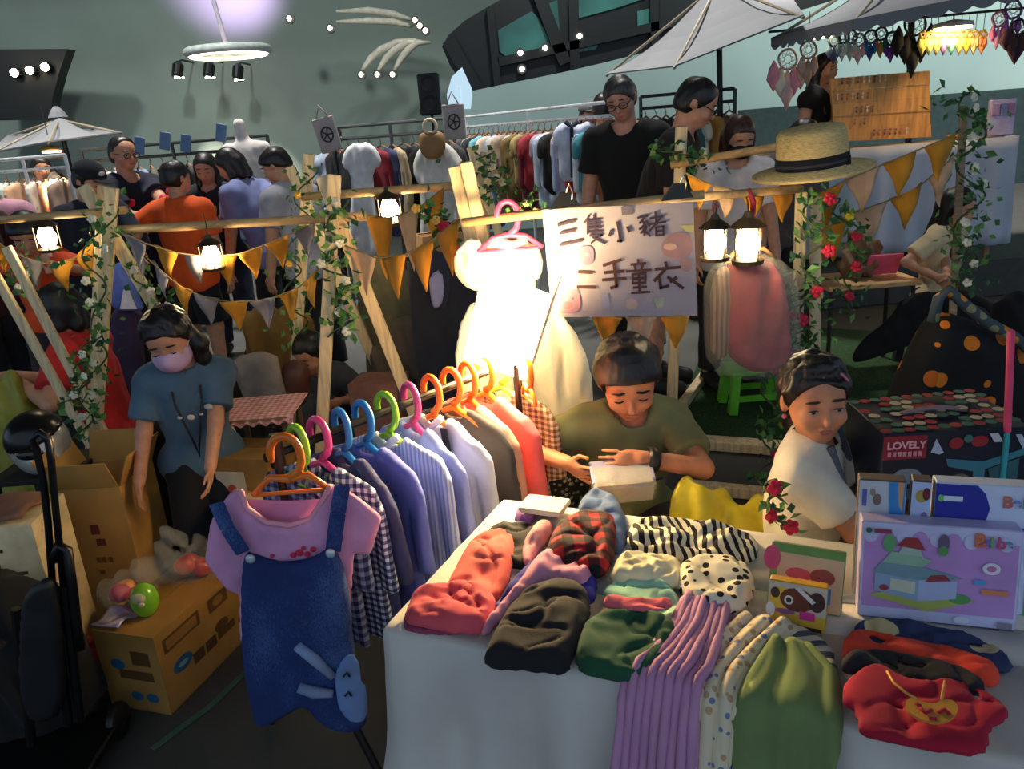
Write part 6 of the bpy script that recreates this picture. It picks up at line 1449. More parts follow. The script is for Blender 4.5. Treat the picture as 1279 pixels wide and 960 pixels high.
ORD = ['first', 'second', 'third', 'fourth', 'fifth', 'sixth', 'seventh', 'eighth', 'ninth', 'tenth', 'eleventh', 'twelfth', 'thirteenth', 'fourteenth', 'fifteenth', 'sixteenth', 'seventeenth', 'eighteenth', 'nineteenth', 'twentieth', 'twenty-first', 'twenty-second', 'twenty-third', 'twenty-fourth']
def rack(label, short, A, B_, z, items, col=(214, 220, 224), turn=0.5, zb=0.0):
    """A-B on plan; items from A to B: (kind, colour name, rgb)"""
    A, B_ = np.array(A[:2], float), np.array(B_[:2], float); d = nrm(B_ - A); p = np.array((-d[1], d[0])); L = np.linalg.norm(B_ - A)
    t = thing('garment_rack', label, 'rack', ((A + B_) / 2).tolist() + [zb]); m = plain(col, 0.35, 0.2)
    for dz in (0.0, 0.1):
        b = MB(); b.tube([(A[0], A[1], z + dz), (B_[0], B_[1], z + dz)], 0.014, 8); b.build('rail_bar', m, t)
    for q in (A, (A + B_) / 2, B_):
        b = MB(); b.tube([(q[0], q[1], zb + 0.03), (q[0], q[1], z + 0.1)], 0.016, 8); b.build('upright', m, t)
    for q in (A, B_):
        b = MB(); e0, e1 = q - p * 0.25, q + p * 0.25; b.tube([(e0[0], e0[1], zb + 0.03), (e1[0], e1[1], zb + 0.03)], 0.016, 8); b.build('foot', m, t)
    n = len(items)
    for i, (kind, cname, rgb) in enumerate(items):
        s = (i + 0.5) / n; q = A + (B_ - A) * s
        ang = math.atan2(p[1], p[0]) + turn + 0.2 * math.sin(i * 2.3)
        o = bpy.data.objects.new('hanging_' + kind, PRO[kind]); COL.objects.link(o); o.location = (q[0], q[1], z - 0.085); o.rotation_euler = (0, 0, ang)
        o.material_slots[0].link = 'OBJECT'; o.material_slots[0].material = rgb if not isinstance(rgb, tuple) else fabric(rgb)
        tag(o, '%s %s, %s from the left on %s' % (cname, kind, ORD[i], short), 'clothing', 'clothes on ' + short)
        h_ = bpy.data.objects.new('hanger', hk_me); COL.objects.link(h_); h_.parent = o; h_.location = (0, 0, 0.02)
    return t
rA0, rA1 = PY(583, 158, 9.0), PY(768, 124, 6.4)
rack('white clothes rack running back in the centre', 'the white centre rack', rA0, rA1, 1.62, [
    ('coat', 'black grey', (70, 66, 70)), ('tee', 'grey', (150, 144, 146)), ('tee', 'dark', (40, 40, 44)), ('coat', 'aqua', (110, 170, 180)), ('dress', 'blue', (60, 90, 180)), ('tee', 'beige', (196, 176, 156)), ('coat', 'pale denim', (140, 168, 196)), ('tee', 'grey beige', (170, 160, 148)), ('coat', 'dusty brown', (150, 130, 110)), ('tee', 'lilac grey', (176, 168, 190)), ('coat', 'olive', (116, 98, 52)), ('tee', 'khaki', (150, 130, 80)), ('coat', 'maroon', (112, 46, 52)), ('tee', 'dark red', (150, 40, 50)),
    ('tee', 'grey lilac', (150, 140, 160)), ('coat', 'white blue', (190, 206, 228)), ('tee', 'black', (30, 30, 34)), ('tee', 'cream', (226, 196, 150)), ('coat', 'sky blue', (170, 190, 226)), ('tee', 'crimson', (190, 40, 60)), ('coat', 'white', (214, 222, 234)), ('tee', 'teal', (70, 140, 150)), ('tee', 'pale blue', (190, 210, 230)), ('coat', 'rust', (176, 110, 80))], turn=0.35)
# white jersey shown face on at the near end
o = wall_puff('jersey_shirt', 'white short sleeved jersey with dark trim facing out on the centre rack', 'clothing', [(689, 180), (692, 160), (706, 151), (722, 158), (734, 150), (746, 158), (752, 178), (744, 184), (744, 226), (716, 226), (698, 226), (698, 184)], 6.7, 0.05, fabric((202, 210, 230)), step=0.018, wr=0.012)
b = MB(); b.tube([PY(706, 152, 6.63), PY(714, 158, 6.62), PY(722, 152, 6.63)], 0.02, 6); b.beam(PY(714, 160, 6.63), PY(715, 222, 6.63), 0.03, 0.012, (0, 1, 0)); b.build('dark_trim', fabric((50, 54, 70)), o)
rack('dark rail of white dresses left of the centre', 'the dress rail', PY(415, 178, 7.4), PY(566, 158, 7.0), 1.60, [
    ('coat', 'black', (30, 30, 34)), ('dress', 'white puff sleeved', (214, 216, 220)), ('dress', 'ivory', (206, 204, 200)), ('coat', 'wine red', (130, 30, 44)), ('coat', 'navy', (50, 56, 90)), ('coat', 'sand', (170, 150, 118)), ('coat', 'charcoal black', (26, 26, 28)), ('dress', 'long black', (24, 24, 26)), ('dress', 'off white', (214, 212, 204)), ('dress', 'pale white', (206, 210, 210)), ('tee', 'dark grey', (60, 58, 60))], col=(90, 94, 96), turn=1.1)
wall_puff('white_dress', 'long white dress with puff sleeves facing out on the dress rail', 'clothing', [(426, 208), (430, 188), (444, 176), (450, 181), (456, 176), (472, 186), (478, 206), (466, 212), (466, 240), (474, 330), (432, 330), (440, 240), (438, 214)], 6.75, 0.05, fabric((220, 222, 226)), step=0.018, wr=0.02, wf=(14, 5), fold=0.02)
wall_puff('white_dress', 'white sleeved dress facing out behind the straw bag', 'clothing', [(514, 212), (522, 186), (536, 176), (552, 176), (566, 184), (580, 205), (572, 216), (568, 240), (574, 320), (524, 320), (526, 236)], 6.75, 0.05, fabric((214, 212, 204)), step=0.018, wr=0.02, wf=(14, 5), fold=0.02)
o = wall_puff('straw_bag', 'round tan straw bag hanging on the dress rail', 'bag', [(522, 172), (527, 164), (552, 163), (557, 176), (555, 192), (545, 200), (532, 199), (524, 188)], 6.62, 0.05, wood((150, 112, 66), 60), step=0.02)
b = MB(); pc_ = PY(537, 158, 6.6); b.tube([pc_ + np.array((0.05 * math.cos(a), 0, 0.055 * math.sin(a))) for a in np.linspace(0, 6.28, 18, endpoint=False)], 0.014, 6, closed=True); b.build('ring_handle', plain((220, 200, 170), 0.5), o, True)
rack('grey rail of shirts behind the man in navy', 'the left grey rail', PY(105, 205, 7.6), PY(335, 178, 7.2), 1.58, [
    ('coat', 'stone grey', (140, 136, 130)), ('coat', 'pale grey', (176, 176, 172)), ('tee', 'light blue', (160, 180, 206)), ('coat', 'slate', (80, 84, 90)), ('coat', 'steel blue', (120, 140, 160)), ('coat', 'olive grey', (96, 92, 80)), ('tee', 'taupe', (120, 104, 90)), ('coat', 'brown grey', (110, 100, 90)), ('coat', 'dark olive', (70, 68, 60)), ('coat', 'pewter', (100, 100, 100)), ('coat', 'ink black', (40, 42, 48)), ('tee', 'moss', (90, 94, 76)), ('coat', 'smoke', (130, 130, 130)), ('coat', 'faded denim', (84, 110, 150)), ('coat', 'dark denim', (44, 60, 96))], col=(70, 74, 74), turn=0.9)
rack('pale rail of light clothes at the far left', 'the far left rail', PY(-20, 208, 7.6), PY(80, 190, 7.0), 1.55, [('coat', 'white', (206, 204, 198)), ('coat', 'pale sage', (180, 190, 176)), ('coat', 'peach', (224, 176, 140)), ('coat', 'cream', (214, 206, 190)), ('coat', 'apricot', (214, 150, 110)), ('coat', 'pale brown', (170, 140, 120))], turn=0.6)
rack('dark rail of jackets behind the man in black', 'the rear right rail', PY(800, 124, 7.6), PY(918, 112, 7.2), 1.66, [('coat', 'jet black', (24, 24, 26)), ('coat', 'black brown', (44, 38, 34)), ('coat', 'dark grey', (50, 50, 52)), ('tee', 'tan', (176, 146, 110)), ('coat', 'teal green', (70, 110, 110)), ('tee', 'cream white', (206, 200, 180)), ('tee', 'ochre', (190, 140, 70)), ('coat', 'brown patterned', pattern('patch', (120, 90, 70), (200, 180, 150), 14, c=(80, 50, 40))), ('dress', 'pale striped', (196, 200, 190))], col=(60, 66, 66), turn=0.9)
# mannequin torso with white blouse
mc = PY(316, 240, 6.9); mt = thing('mannequin', 'white mannequin bust in blouse and denim at the grey rail', 'mannequin', (mc[0], mc[1], 0))
B = Blob(); zt_ = 1.62; c0 = np.array((mc[0], mc[1], 0)); B.ell(c0 + (0, 0, 1.38), (0.16, 0.11, 0.28), None, 0.05); B.cone(c0 + (-0.14, 0, 1.58), c0 + (0.14, 0, 1.58), 0.06, k=0.05); B.cone(c0 + (0, 0, 1.6), c0 + (-0.02, 0, 1.78), 0.05, 0.045, 0.03); B.build('bust', fabric((214, 206, 200)), 0.014, mt, wr=0.004)
B = Blob(); B.cone(c0 + (0, 0, 1.16), c0 + (0, 0, 0.85), 0.15, 0.2, 0.03, flat=True); B.build('denim_skirt', fabric((110, 130, 170)), 0.016, mt)
b = MB(); b.tube([c0, c0 + (0, 0, 1.2)], 0.02, 8); b.lathe(c0, [(0.16, 0), (0.15, 0.03), (0.03, 0.05)], 16); b.build('stand', plain((190, 190, 190), 0.4, 0.5), mt)
# blue price cards clipped on the left rail and printed cloths
for (x, y), w in zip(((174, 182), (206, 176), (232, 179), (276, 166)), ('leftmost', 'second', 'third', 'rightmost')):
    p = PY(x, y, 6.9); b = MB(); b.box(p, (0.085, 0.006, 0.14), nrm((1, 0, -0.25)), (0, 1, 0), nrm((0.25, 0, 1)), bev=0.002); o = b.build('price_card', plain((110, 140, 180), 0.6)); tag(o, '%s blue card clipped above the grey rail' % w, 'card')
    b = MB(); b.tube([p - (0, 0, 0.06), (p[0], p[1] + 0.05, 1.62)], 0.006, 5); b.build('clip_wire', plain((60, 60, 60), 0.5), o)
for (x, y), lab, tl in (((409, 168), 'grey cloth tote with dark line print left of the dresses', -0.18), ((567, 152), 'grey cloth tote with dark line print right of the dresses', 0.0)):
    p = PY(x, y, 6.5); X = nrm((1, 0, -tl)); Zv = nrm((tl, 0, 1)); o = thing('tote_bag', lab, 'bag', p - (0, 0, 0.15)); b = MB(); b.box(p, (0.17, 0.02, 0.26), X, (0, 1, 0), Zv, bev=0.008); b.build('bag_body', fabric((172, 162, 158)), o)
    b = MB()
    for k in range(5): a = k * 1.256; b.tube([p - (0, 0.013, 0), p + X * 0.05 * math.cos(a) + Zv * 0.06 * math.sin(a) - (0, 0.013, 0)], 0.005, 5)
    b.tube([p + X * 0.045 * math.cos(a) + Zv * 0.055 * math.sin(a) - (0, 0.013, 0) for a in np.linspace(0, 6.28, 14, endpoint=False)], 0.006, 5, closed=True); b.build('line_print', plain((60, 58, 60), 0.7), o, True)
    b = MB(); b.tube([p + Zv * 0.12 - X * 0.05, p + Zv * 0.22, p + Zv * 0.12 + X * 0.05], 0.007, 6); b.build('strap', fabric((172, 162, 158)), o, True)

# ================================================================== CRAFT STALL ON THE RIGHT
z_t = 1.24
c0, c1 = PY(872, 190, 6.3), PY(1268, 172, 6.3)
ctab = thing('market_counter', 'long counter under grey white cloth at the craft stall', 'table', ((c0[0] + c1[0]) / 2, 6.52, 0.3))
b = MB(); b.box(((c0[0] + c1[0]) / 2, 6.52, z_t - 0.02), (c1[0] - c0[0], 0.42, 0.03)); b.build('board_top', wood((206, 168, 110)), ctab)
for sx in (c0[0] + 0.1, c1[0] - 0.1):
    for sy in (6.36, 6.68): b = MB(); b.box((sx, sy, 0.76), (0.04, 0.04, 0.9)); b.build('leg', wood((150, 120, 80)), ctab)
b = MB(); x0, x1 = c0[0] - 0.02, c1[0] + 0.02; rings = []
for j in range(10):
    s = j / 9; ring = []
    for i in range(160):
        u = i / 159
        if u < 0.78: x, y, nx, ny = x0 + (x1 - x0) * u / 0.78, 6.3, 0, -1
        else: x, y, nx, ny = x1, 6.3 + 0.44 * (u - 0.78) / 0.22, 1, 0
        f_ = (0.03 * math.sin(i * 0.55) + 0.025 * math.sin(i * 0.21)) * s ** 0.8 + 0.01
        ring.append((x + nx * f_, y + ny * f_, z_t + 0.004 - (z_t - 0.42) * s))
    rings.append(ring)
vs = [p for r in rings for p in r]; b.add(vs, [(j * 160 + i, j * 160 + i + 1, (j + 1) * 160 + i + 1, (j + 1) * 160 + i) for j in range(9) for i in range(159)])
o = b.build('counter_cloth', fabric((196, 202, 214), 0.04, 3), None, True); tag(o, 'grey white cloth hanging down the craft stall counter', 'tablecloth'); o.modifiers.new('thick', 'SOLIDIFY').thickness = 0.006
# jewellery board of planks
Yj = 6.55; q00, q10, q11, q01 = PY(1044, 177, Yj), PY(1163, 171, Yj), PY(1161, 88, Yj), PY(1037, 98, Yj)
jb = thing('jewellery_board', 'wooden plank board hung with small jewellery', 'display board', (q00 + q10) / 2)
for k in range(5):
    s0, s1 = k / 5 + 0.0012, (k + 1) / 5 - 0.0012; L = lambda s: q00 * (1 - s) + q01 * s; Rr = lambda s: q10 * (1 - s) + q11 * s
    dy_ = np.array((0, 0.007 * (k % 2), 0)); b = MB(); b.prism([L(s0) + dy_, Rr(s0) + dy_, Rr(s1) + dy_, L(s1) + dy_], (0, 0.03, 0)); b.build('plank', wood((206, 152, 84), 4, (8, 1, 1)), jb)
b = MB(); b.prism([q00 + (0.02, 0.035, 0), q00 + (0.06, 0.035, 0), q00 + (0.06, 0.3, 0)], (0, 0, 0.4)); b.build('prop', wood((150, 110, 70)), jb)
cols = ((200, 190, 180), (130, 90, 90), (190, 120, 90), (90, 70, 80), (220, 210, 200), (150, 100, 60))
R_ = np.random.RandomState(5)
for r_i, (yy, xa, xb, n) in enumerate(((101, 1052, 1106, 9), (121, 1046, 1084, 7), (138, 1070, 1090, 4), (153, 1068, 1080, 2), (168, 1092, 1132, 7))):
    for k in range(n):
        x = xa + (xb - xa) * k / max(1, n - 1); p = PY(x, yy - (x - 1050) * 0.06, Yj - 0.012)
        b = MB(); b.box(p + (0, 0, 0.018), (0.016, 0.004, 0.012)); b.tube([p + (0, 0, 0.012), p - (0, 0, 0.006)], 0.003, 5); b.sphere(p - (0, 0, 0.014), (0.009, 0.005, 0.013), 6)
        o = b.build('earring', plain(cols[R_.randint(6)], 0.4)); tag(o, 'small earring on a card in the %s row of the plank board' % ('uppermost', 'second', 'third', 'fourth', 'lowest')[r_i], 'earring', 'earrings, row %d of the plank board' % (r_i + 1))
# dream catchers
def dreamcatcher(label, px, py, Yd, r, ring, web, feathers, flen=0.16, n=3, up=0.3, fat=1.0):
    p = PY(px, py, Yd); t = thing('dream_catcher', label, 'dream catcher', p - (0, 0, r + flen))
    b = MB(); b.tube([p + np.array((r * math.cos(a), 0.01 * math.sin(3 * a), r * math.sin(a))) for a in np.linspace(0, 6.283, 20, endpoint=False)], 0.009, 6, closed=True); b.build('hoop', plain(ring, 0.7), t, True)
    b = MB()
    for k in range(8):
        a, c = k * 0.785, (k + 3) * 0.785; b.tube([p + np.array((r * math.cos(a), 0, r * math.sin(a))), p + np.array((r * math.cos(c), 0, r * math.sin(c)))], 0.0022, 4)
    b.build('web', plain(web, 0.8), t)
    b = MB(); b.tube([p + (0, 0, r), p + (0, 0, r + up)], 0.003, 4); b.build('cord', plain((90, 80, 70), 0.8), t)
    for k in range(n):
        x = (k - (n - 1) / 2) * r * 0.75; a = p + np.array((x, 0, -math.sqrt(max(0, r * r - x * x)))); L = flen * (1.0 if k == n // 2 else 0.75)
        b = MB(); b.tube([a, a - (0, 0, L * 0.25), a - (0.003, 0, L * 0.6), a - (0, 0, L)], [0.003, 0.016 * fat, 0.024 * fat, 0.002], 6); b.build('feather', fabric(feathers[k % len(feathers)]), t, True)
    return t
dreamcatcher('large dream catcher with pink and cream plumes by the woman', 984, 74, 6.5, 0.07, (200, 180, 160), (220, 210, 200), [(236, 150, 170), (232, 216, 190), (230, 190, 180)], 0.30, 5, 0.22, 2.2)
dreamcatcher('cream dream catcher just above the woman in black', 1010, 62, 6.4, 0.06, (190, 160, 140), (220, 210, 200), [(206, 170, 150), (196, 160, 130)], 0.2, 3, 0.2, 1.5)
for k, (x, y, ring, fe) in enumerate((((1042), 50, (60, 84, 100), [(120, 150, 180), (60, 80, 120)]), (1053, 46, (70, 96, 106), [(140, 170, 180), (200, 210, 214)]), (1063, 46, (90, 110, 116), [(190, 214, 206), (160, 190, 180)]), (1073, 50, (150, 130, 150), [(230, 170, 180), (206, 190, 200)]), (1088, 46, (60, 90, 104), [(40, 130, 190), (60, 90, 150)]), (1101, 42, (60, 60, 60), [(236, 120, 50), (206, 170, 80), (60, 120, 110)]), (1114, 48, (64, 74, 90), [(120, 60, 180), (140, 80, 190)]))):
    dreamcatcher('dream catcher with %s feathers, %s of the row above the board' % (('blue', 'pale grey', 'mint', 'pale pink', 'bright blue', 'orange', 'purple')[k], ORD[k]), x, y, 6.5, 0.045, ring, (160, 170, 176), fe, 0.13, 3, 0.16)
dreamcatcher('tall black feathered dream catcher left of the stall lamp', 1143, 30, 6.4, 0.08, (40, 44, 46), (70, 74, 76), [(26, 28, 30)], 0.3, 5, 0.1, 2.0)
for k, (x, c) in enumerate(((1153, (226, 200, 90)), (1162, (200, 220, 120)), (1171, (240, 200, 100)), (1180, (190, 120, 180)), (1190, (110, 206, 170)), (1200, (244, 210, 110)), (1209, (250, 196, 80)), (1218, (244, 214, 150)), (1228, (240, 150, 90)))):
    dreamcatcher('small dream catcher, %s from the left under the stall lamp' % ORD[k], x, 44 - (x - 1150) * 0.02, 6.35, 0.024, (206, 170, 90), (220, 200, 150), [c], 0.12, 3, 0.12, 0.9)
dreamcatcher('pink dream catcher right of the stall lamp', 1248, 24, 6.3, 0.05, (190, 120, 160), (210, 180, 200), [(226, 120, 180), (206, 150, 210)], 0.16, 3, 0.12)
dreamcatcher('purple dream catcher at the right edge', 1266, 12, 6.3, 0.06, (150, 100, 190), (190, 170, 210), [(150, 100, 206), (180, 130, 220)], 0.18, 3, 0.1)
dreamcatcher('dark plum feathered dream catcher at the right edge', 1272, 34, 6.1, 0.05, (60, 36, 40), (90, 60, 60), [(60, 34, 50), (84, 54, 40)], 0.2, 5, 0.1, 2.0)
b = MB(); A, B_ = PY(960, 40, 6.5), PY(1300, 8, 6.3); b.tube([A, B_], 0.01, 6); tag(b.build('hanging_rail', plain((60, 64, 66), 0.5)), 'thin dark rail the dream catchers hang from', 'rail')
# stall lamp
lp2 = PY(1190, 34, 6.25); t = thing('stall_lamp', 'flat white glowing pendant lamp above the small dream catchers', 'lamp', lp2)
b = MB(); b.lathe(lp2, [(0.14, 0), (0.13, 0.03), (0.03, 0.05)], 20); b.build('shade', plain((230, 230, 224), 0.4), t, True)
b = MB(); b.lathe(lp2 - (0, 0, 0.012), [(0.125, 0), (0.125, 0.01)], 20); b.build('light_disc', emit((255, 214, 150), 22), t)
b = MB(); b.tube([lp2 + (0, 0, 0.05), lp2 + (0, 0, 0.3)], 0.004, 5); b.build('cord', plain((30, 30, 30), 0.6), t)
lp3 = PY(1027, 46, 6.5); t = thing('stall_lamp', 'small warm pendant lamp left of the plank board', 'lamp', lp3)
b = MB(); b.lathe(lp3, [(0.08, 0), (0.07, 0.02), (0.02, 0.035)], 16); b.build('shade', plain((210, 196, 160), 0.4), t, True)
b = MB(); b.lathe(lp3 - (0, 0, 0.01), [(0.07, 0), (0.07, 0.008)], 16); b.build('light_disc', emit((255, 224, 170), 5), t)
# lamp under the left parasol
lp4 = PY(64, 187, 8.8); t = thing('stall_lamp', 'two tier warm pendant lamp under the left parasol', 'lamp', lp4)
b = MB(); b.lathe(lp4, [(0.1, 0), (0.09, 0.03), (0.02, 0.045)], 16); b.lathe(lp4 - (0, 0, 0.09), [(0.12, 0), (0.12, 0.03), (0.11, 0.04)], 16); b.build('shade', plain((206, 170, 110), 0.4), t, True)
b = MB(); b.lathe(lp4 - (0, 0, 0.03), [(0.09, 0), (0.09, 0.02)], 16); b.build('light_disc', emit((255, 220, 150), 5), t)
b = MB(); b.tube([lp4 + (0, 0, 0.04), lp4 + (0, 0, 0.45)], 0.005, 5); b.build('cord', plain((40, 40, 40), 0.6), t)
# things on the counter's right end
p = PY(1252, 128, 6.5); t = thing('display_tray', 'pale lilac display tray standing at the right end of the counter', 'tray', (p[0], p[1], z_t))
b = MB(); b.box((p[0], p[1], z_t + 0.14), (0.2, 0.05, 0.27), bev=0.008); b.build('panel', plain((190, 180, 214), 0.5), t)
for k in range(3): b = MB(); b.box((p[0] - 0.06 + 0.06 * k, p[1] - 0.03, z_t + 0.2), (0.05, 0.012, 0.09), bev=0.003); b.build('card', plain(((170, 140, 180), (120, 130, 170), (150, 110, 150))[k], 0.5), t)
b = MB(); b.lathe((PY(1210, 172, 6.45)[0], 6.55, z_t), [(0.09, 0), (0.12, 0.03), (0.1, 0.035)], 18); tag(b.build('wooden_dish', wood((190, 140, 80)), None, True), 'round wooden dish on the counter near the ivy post', 'dish')
# small table with pink paper
A = PZ(1034, 362, 0.56); B_ = PZ(1164, 358, 0.56); t = thing('small_table', 'low pine table with pink folder at the right', 'table', ((A[0] + B_[0]) / 2, A[1] + 0.2, 0))
w = B_[0] - A[0]; cx = (A[0] + B_[0]) / 2; cy = A[1] + 0.18; cyt = cy
b = MB(); b.box((cx, cy, 0.565), (w, 0.4, 0.03), bev=0.004); b.build('tabletop', wood((214, 168, 110)), t)
for sx in (-1, 1):
    for sy in (-1, 1): b = MB(); b.tube([(cx + sx * w * 0.44, cy + sy * 0.16, 0.55), (cx + sx * w * 0.46, cy + sy * 0.17, 0.0)], 0.013, 8); b.build('leg', plain((60, 60, 60), 0.4, 0.5), t)
p = PZ(1113, 342, 0.62); X = np.array((1, 0, 0)); b = MB(); b.box((p[0], cy - 0.05, 0.66), (0.2, 0.012, 0.15), X, nrm((0, 1, 0.6)), nrm((0, -0.6, 1)), bev=0.002); b.box((p[0], cy + 0.03, 0.64), (0.2, 0.012, 0.12), X, nrm((0, 1, -0.8)), nrm((0, 0.8, 1)), bev=0.002); tag(b.build('pink_folder', plain((240, 96, 130), 0.6)), 'bright pink folder standing on the low pine table', 'folder')
B = Blob(); p = PZ(1062, 335, 0.6); c = np.array((p[0], cy + 0.05, 0)); B.ell(c + (0, 0, 0.71), (0.11, 0.1, 0.12), None, 0.04); B.ell(c + (-0.05, -0.04, 0.64), (0.1, 0.1, 0.07), None, 0.04); B.cone(c + (-0.02, 0, 0.82), c + (0.02, 0, 0.9), 0.04, 0.02, 0.03); B.cut((0, 0, 0.582), (0, 0, -1)); o = B.build('cloth_sack', fabric((128, 98, 70)), 0.012, None, wr=0.022, wf=34); tag(o, 'tan cloth sack on the low pine table', 'sack')
B = Blob(); p = PZ(1183, 345, 0.58); c = np.array((p[0] - 0.02, cy - 0.02, 0))
for k in range(5): B.ell(c + (0.03 * math.sin(k * 2), 0.02 * math.cos(k * 3), 0.63 + 0.06 * k), (0.05, 0.05, 0.045), None, 0.01)
B.cut((0, 0, 0.582), (0, 0, -1)); o = B.build('crochet_toy', fabric((50, 140, 200)), 0.008, None, wr=0.006, wf=90); tag(o, 'bright blue crocheted toy at the table end', 'toy')
wall_puff('black_coat', 'black coat hanging down from the low pine table', 'clothing', [(1130, 368), (1172, 362), (1168, 400), (1140, 430), (1090, 448), (1060, 455), (1075, 425), (1110, 400)], cyt - 0.235, 0.03, fabric((18, 18, 20)), step=0.014, wr=0.012)
# flowered bag and black rucksack
fl_ = pattern('patch', (20, 20, 24), (236, 130, 30), 13, c=(206, 104, 26))
bg = thing('flowered_bag', 'large black bag with orange flower print at the right', 'bag', (PY(1190, 520, 2.55)[0], 2.6, 0.0))
wall_puff('bag_body', '', '', [(1098, 528), (1130, 450), (1160, 396), (1178, 388), (1240, 410), (1268, 420), (1285, 470), (1290, 560), (1280, 760), (1110, 740)], 2.6, 0.09, fl_, parent=bg, step=0.014, wr=0.014, wf=(10, 8))
b = MB(); b.tube([PY(x, y, 2.5) for x, y in ((1165, 402), (1172, 372), (1184, 362), (1205, 380), (1232, 402), (1266, 420), (1290, 440))], 0.018, 8); b.build('strap', pattern('patch', (70, 84, 90), (226, 140, 40), 22, c=(150, 150, 110)), bg, True)
B = Blob(); c = PY(1275, 388, 3.6); B.ell(c, (0.11, 0.11, 0.09), None, 0.03); B.ell(c + (0.08, 0, -0.04), (0.12, 0.12, 0.1), None, 0.03); B.cone(c + (0, 0, -0.1), (c[0], c[1], 0.12), 0.12, 0.14, 0.05); B.cut((0, 0, 0.002), (0, 0, -1)); o = B.build('black_rucksack', fabric((20, 22, 28)), 0.014, None, wr=0.008); tag(o, 'black rucksack on the floor at the right edge', 'bag')
# green plastic stool behind
gs0, gs1 = PZ(908, 514, 0.0), PZ(984, 520, 0.0); cx, cy = (gs0[0] + gs1[0]) / 2, (gs0[1] + gs1[1]) / 2 + 0.1
st = thing('plastic_stool', 'lime green plastic stool on the dark turf', 'stool', (cx, cy, 0.012)); small_stool(st, cx, cy, 0.24, 0.30, (100, 190, 50), 0.012)
gz = MB(); q = [PZ(840, 545, 0.005), PZ(1110, 560, 0.005), PZ(1180, 420, 0.005), PZ(890, 400, 0.005)]; gz.prism([(p[0], p[1], 0.001) for p in q], (0, 0, 0.008)); o = gz.build('turf_mat', plain((34, 62, 26), 0.95, var=0.4, scale=90, bump=0.6)); tag(o, 'dark green artificial turf mat under the lime stool', 'mat')
# yellow carrier bag by the boy
B = Blob(); c = PZ(885, 640, 0.25); c = np.array((0.56, 2.0, 0)); B.ell(c + (0, 0, 0.42), (0.13, 0.09, 0.17), None, 0.04); B.ell(c + (-0.08, 0, 0.55), (0.06, 0.06, 0.1), None, 0.05); B.ell(c + (0.1, 0, 0.5), (0.06, 0.05, 0.08), None, 0.04); B.cone(c + (0, 0, 0.1), c + (0, 0, 0.4), 0.12, 0.12, 0.06); B.cut((0, 0, 0.003), (0, 0, -1)); o = B.build('carrier_bag', plain((206, 190, 40), 0.35), 0.011, None, wr=0.02, wf=36, seed=3); tag(o, 'yellow plastic carrier bag between boy and girl', 'bag')

# ================================================================== CARTONS AND BAGS ON THE LEFT
kraft = plain((166, 122, 56), 0.85, var=0.07, scale=8); kraft2 = plain((186, 140, 70), 0.85, var=0.07, scale=8)
def carton(label, c, X, sx, sy, hgt, m, flaps=0, name='cardboard_box', zb=0.0, prints=True, lid=True):
    """c: centre of the foot, X: direction of its long side, sx/sy: side lengths"""
    X = nrm(np.array((X[0], X[1], 0.0))); Yv = np.array((-X[1], X[0], 0)); c = np.array((c[0], c[1], zb), float); Zv = np.array((0, 0, 1.0)); th = 0.006
    t = thing(name, label, 'box', c)
    for s in (-1, 1):
        b = MB(); b.box(c + Yv * s * (sy / 2 - th / 2) + Zv * hgt / 2, (sx, th, hgt), X, Yv); b.build('side_panel', m, t)
        b = MB(); b.box(c + X * s * (sx / 2 - th / 2) + Zv * hgt / 2, (th, sy - 2 * th, hgt), X, Yv); b.build('end_panel', m, t)
    b = MB(); b.box(c + Zv * th / 2, (sx, sy, th), X, Yv); b.build('base_panel', m, t)
    if flaps:
        for s in (-1, 1):
            a = flaps; d = Yv * s * math.cos(a) + Zv * math.sin(a); n = np.cross(X, d); b = MB(); b.box(c + Yv * s * sy / 2 + Zv * hgt + d * sy * 0.24, (sx * 0.98, sy * 0.48, 0.004), X, d, n); b.build('flap', m, t)
            d = X * s * math.cos(a) + Zv * math.sin(a); n = np.cross(Yv, d); b = MB(); b.box(c + X * s * sx / 2 + Zv * hgt + d * sy * 0.24, (sy * 0.96, sy * 0.48, 0.004), Yv, d, n); b.build('flap', m, t)
    elif lid:
        for s in (-1, 1):
            b = MB(); b.box(c + Yv * s * sy / 4 + Zv * (hgt + 0.002), (sx, sy / 2 - 0.002, 0.004), X, Yv); b.build('flap', m, t)
    return t, c, X, Yv
# front carton with toys on top
P0, P1, P2 = PZ(215, 893, 0), PZ(145, 876, 0), PZ(303, 802, 0)
Xl = nrm(P2 - P0); Wd = np.linalg.norm(P1 - P0); Ll = 0.44; hgt = 0.27
Xw = np.array((-Xl[1], Xl[0], 0)); cc = P0 + Xl * Ll / 2 + Xw * Wd / 2
t, c, X, Yv = carton('printed brown carton on the floor with wrapped toys on it', cc, Xl, Ll, Wd, hgt, kraft)
dk, bu = (96, 66, 30), (40, 96, 130)
decals(t, P0 + np.array((0, 0, 0)), Xl, np.array((0, 0, 1.0)), Ll, hgt, [(rect2(0.06, 0.72, 0.44, 0.9), dk), (rect2(0.09, 0.75, 0.41, 0.87), (150, 108, 52)), (ell2(0.2, 0.46, 0.1, 0.09), bu), (rect2(0.3, 0.3, 0.42, 0.44), dk), (rect2(0.44, 0.3, 0.56, 0.44), dk), (rect2(0.58, 0.32, 0.78, 0.42), dk), (ell2(0.64, 0.48, 0.08, 0.07), dk), (rect2(0.54, 0.72, 0.76, 0.9), dk), (ell2(0.65, 0.81, 0.06, 0.06), (150, 108, 52)), (ell2(0.2, 0.46, 0.05, 0.03), (120, 160, 170))], 'side_print')
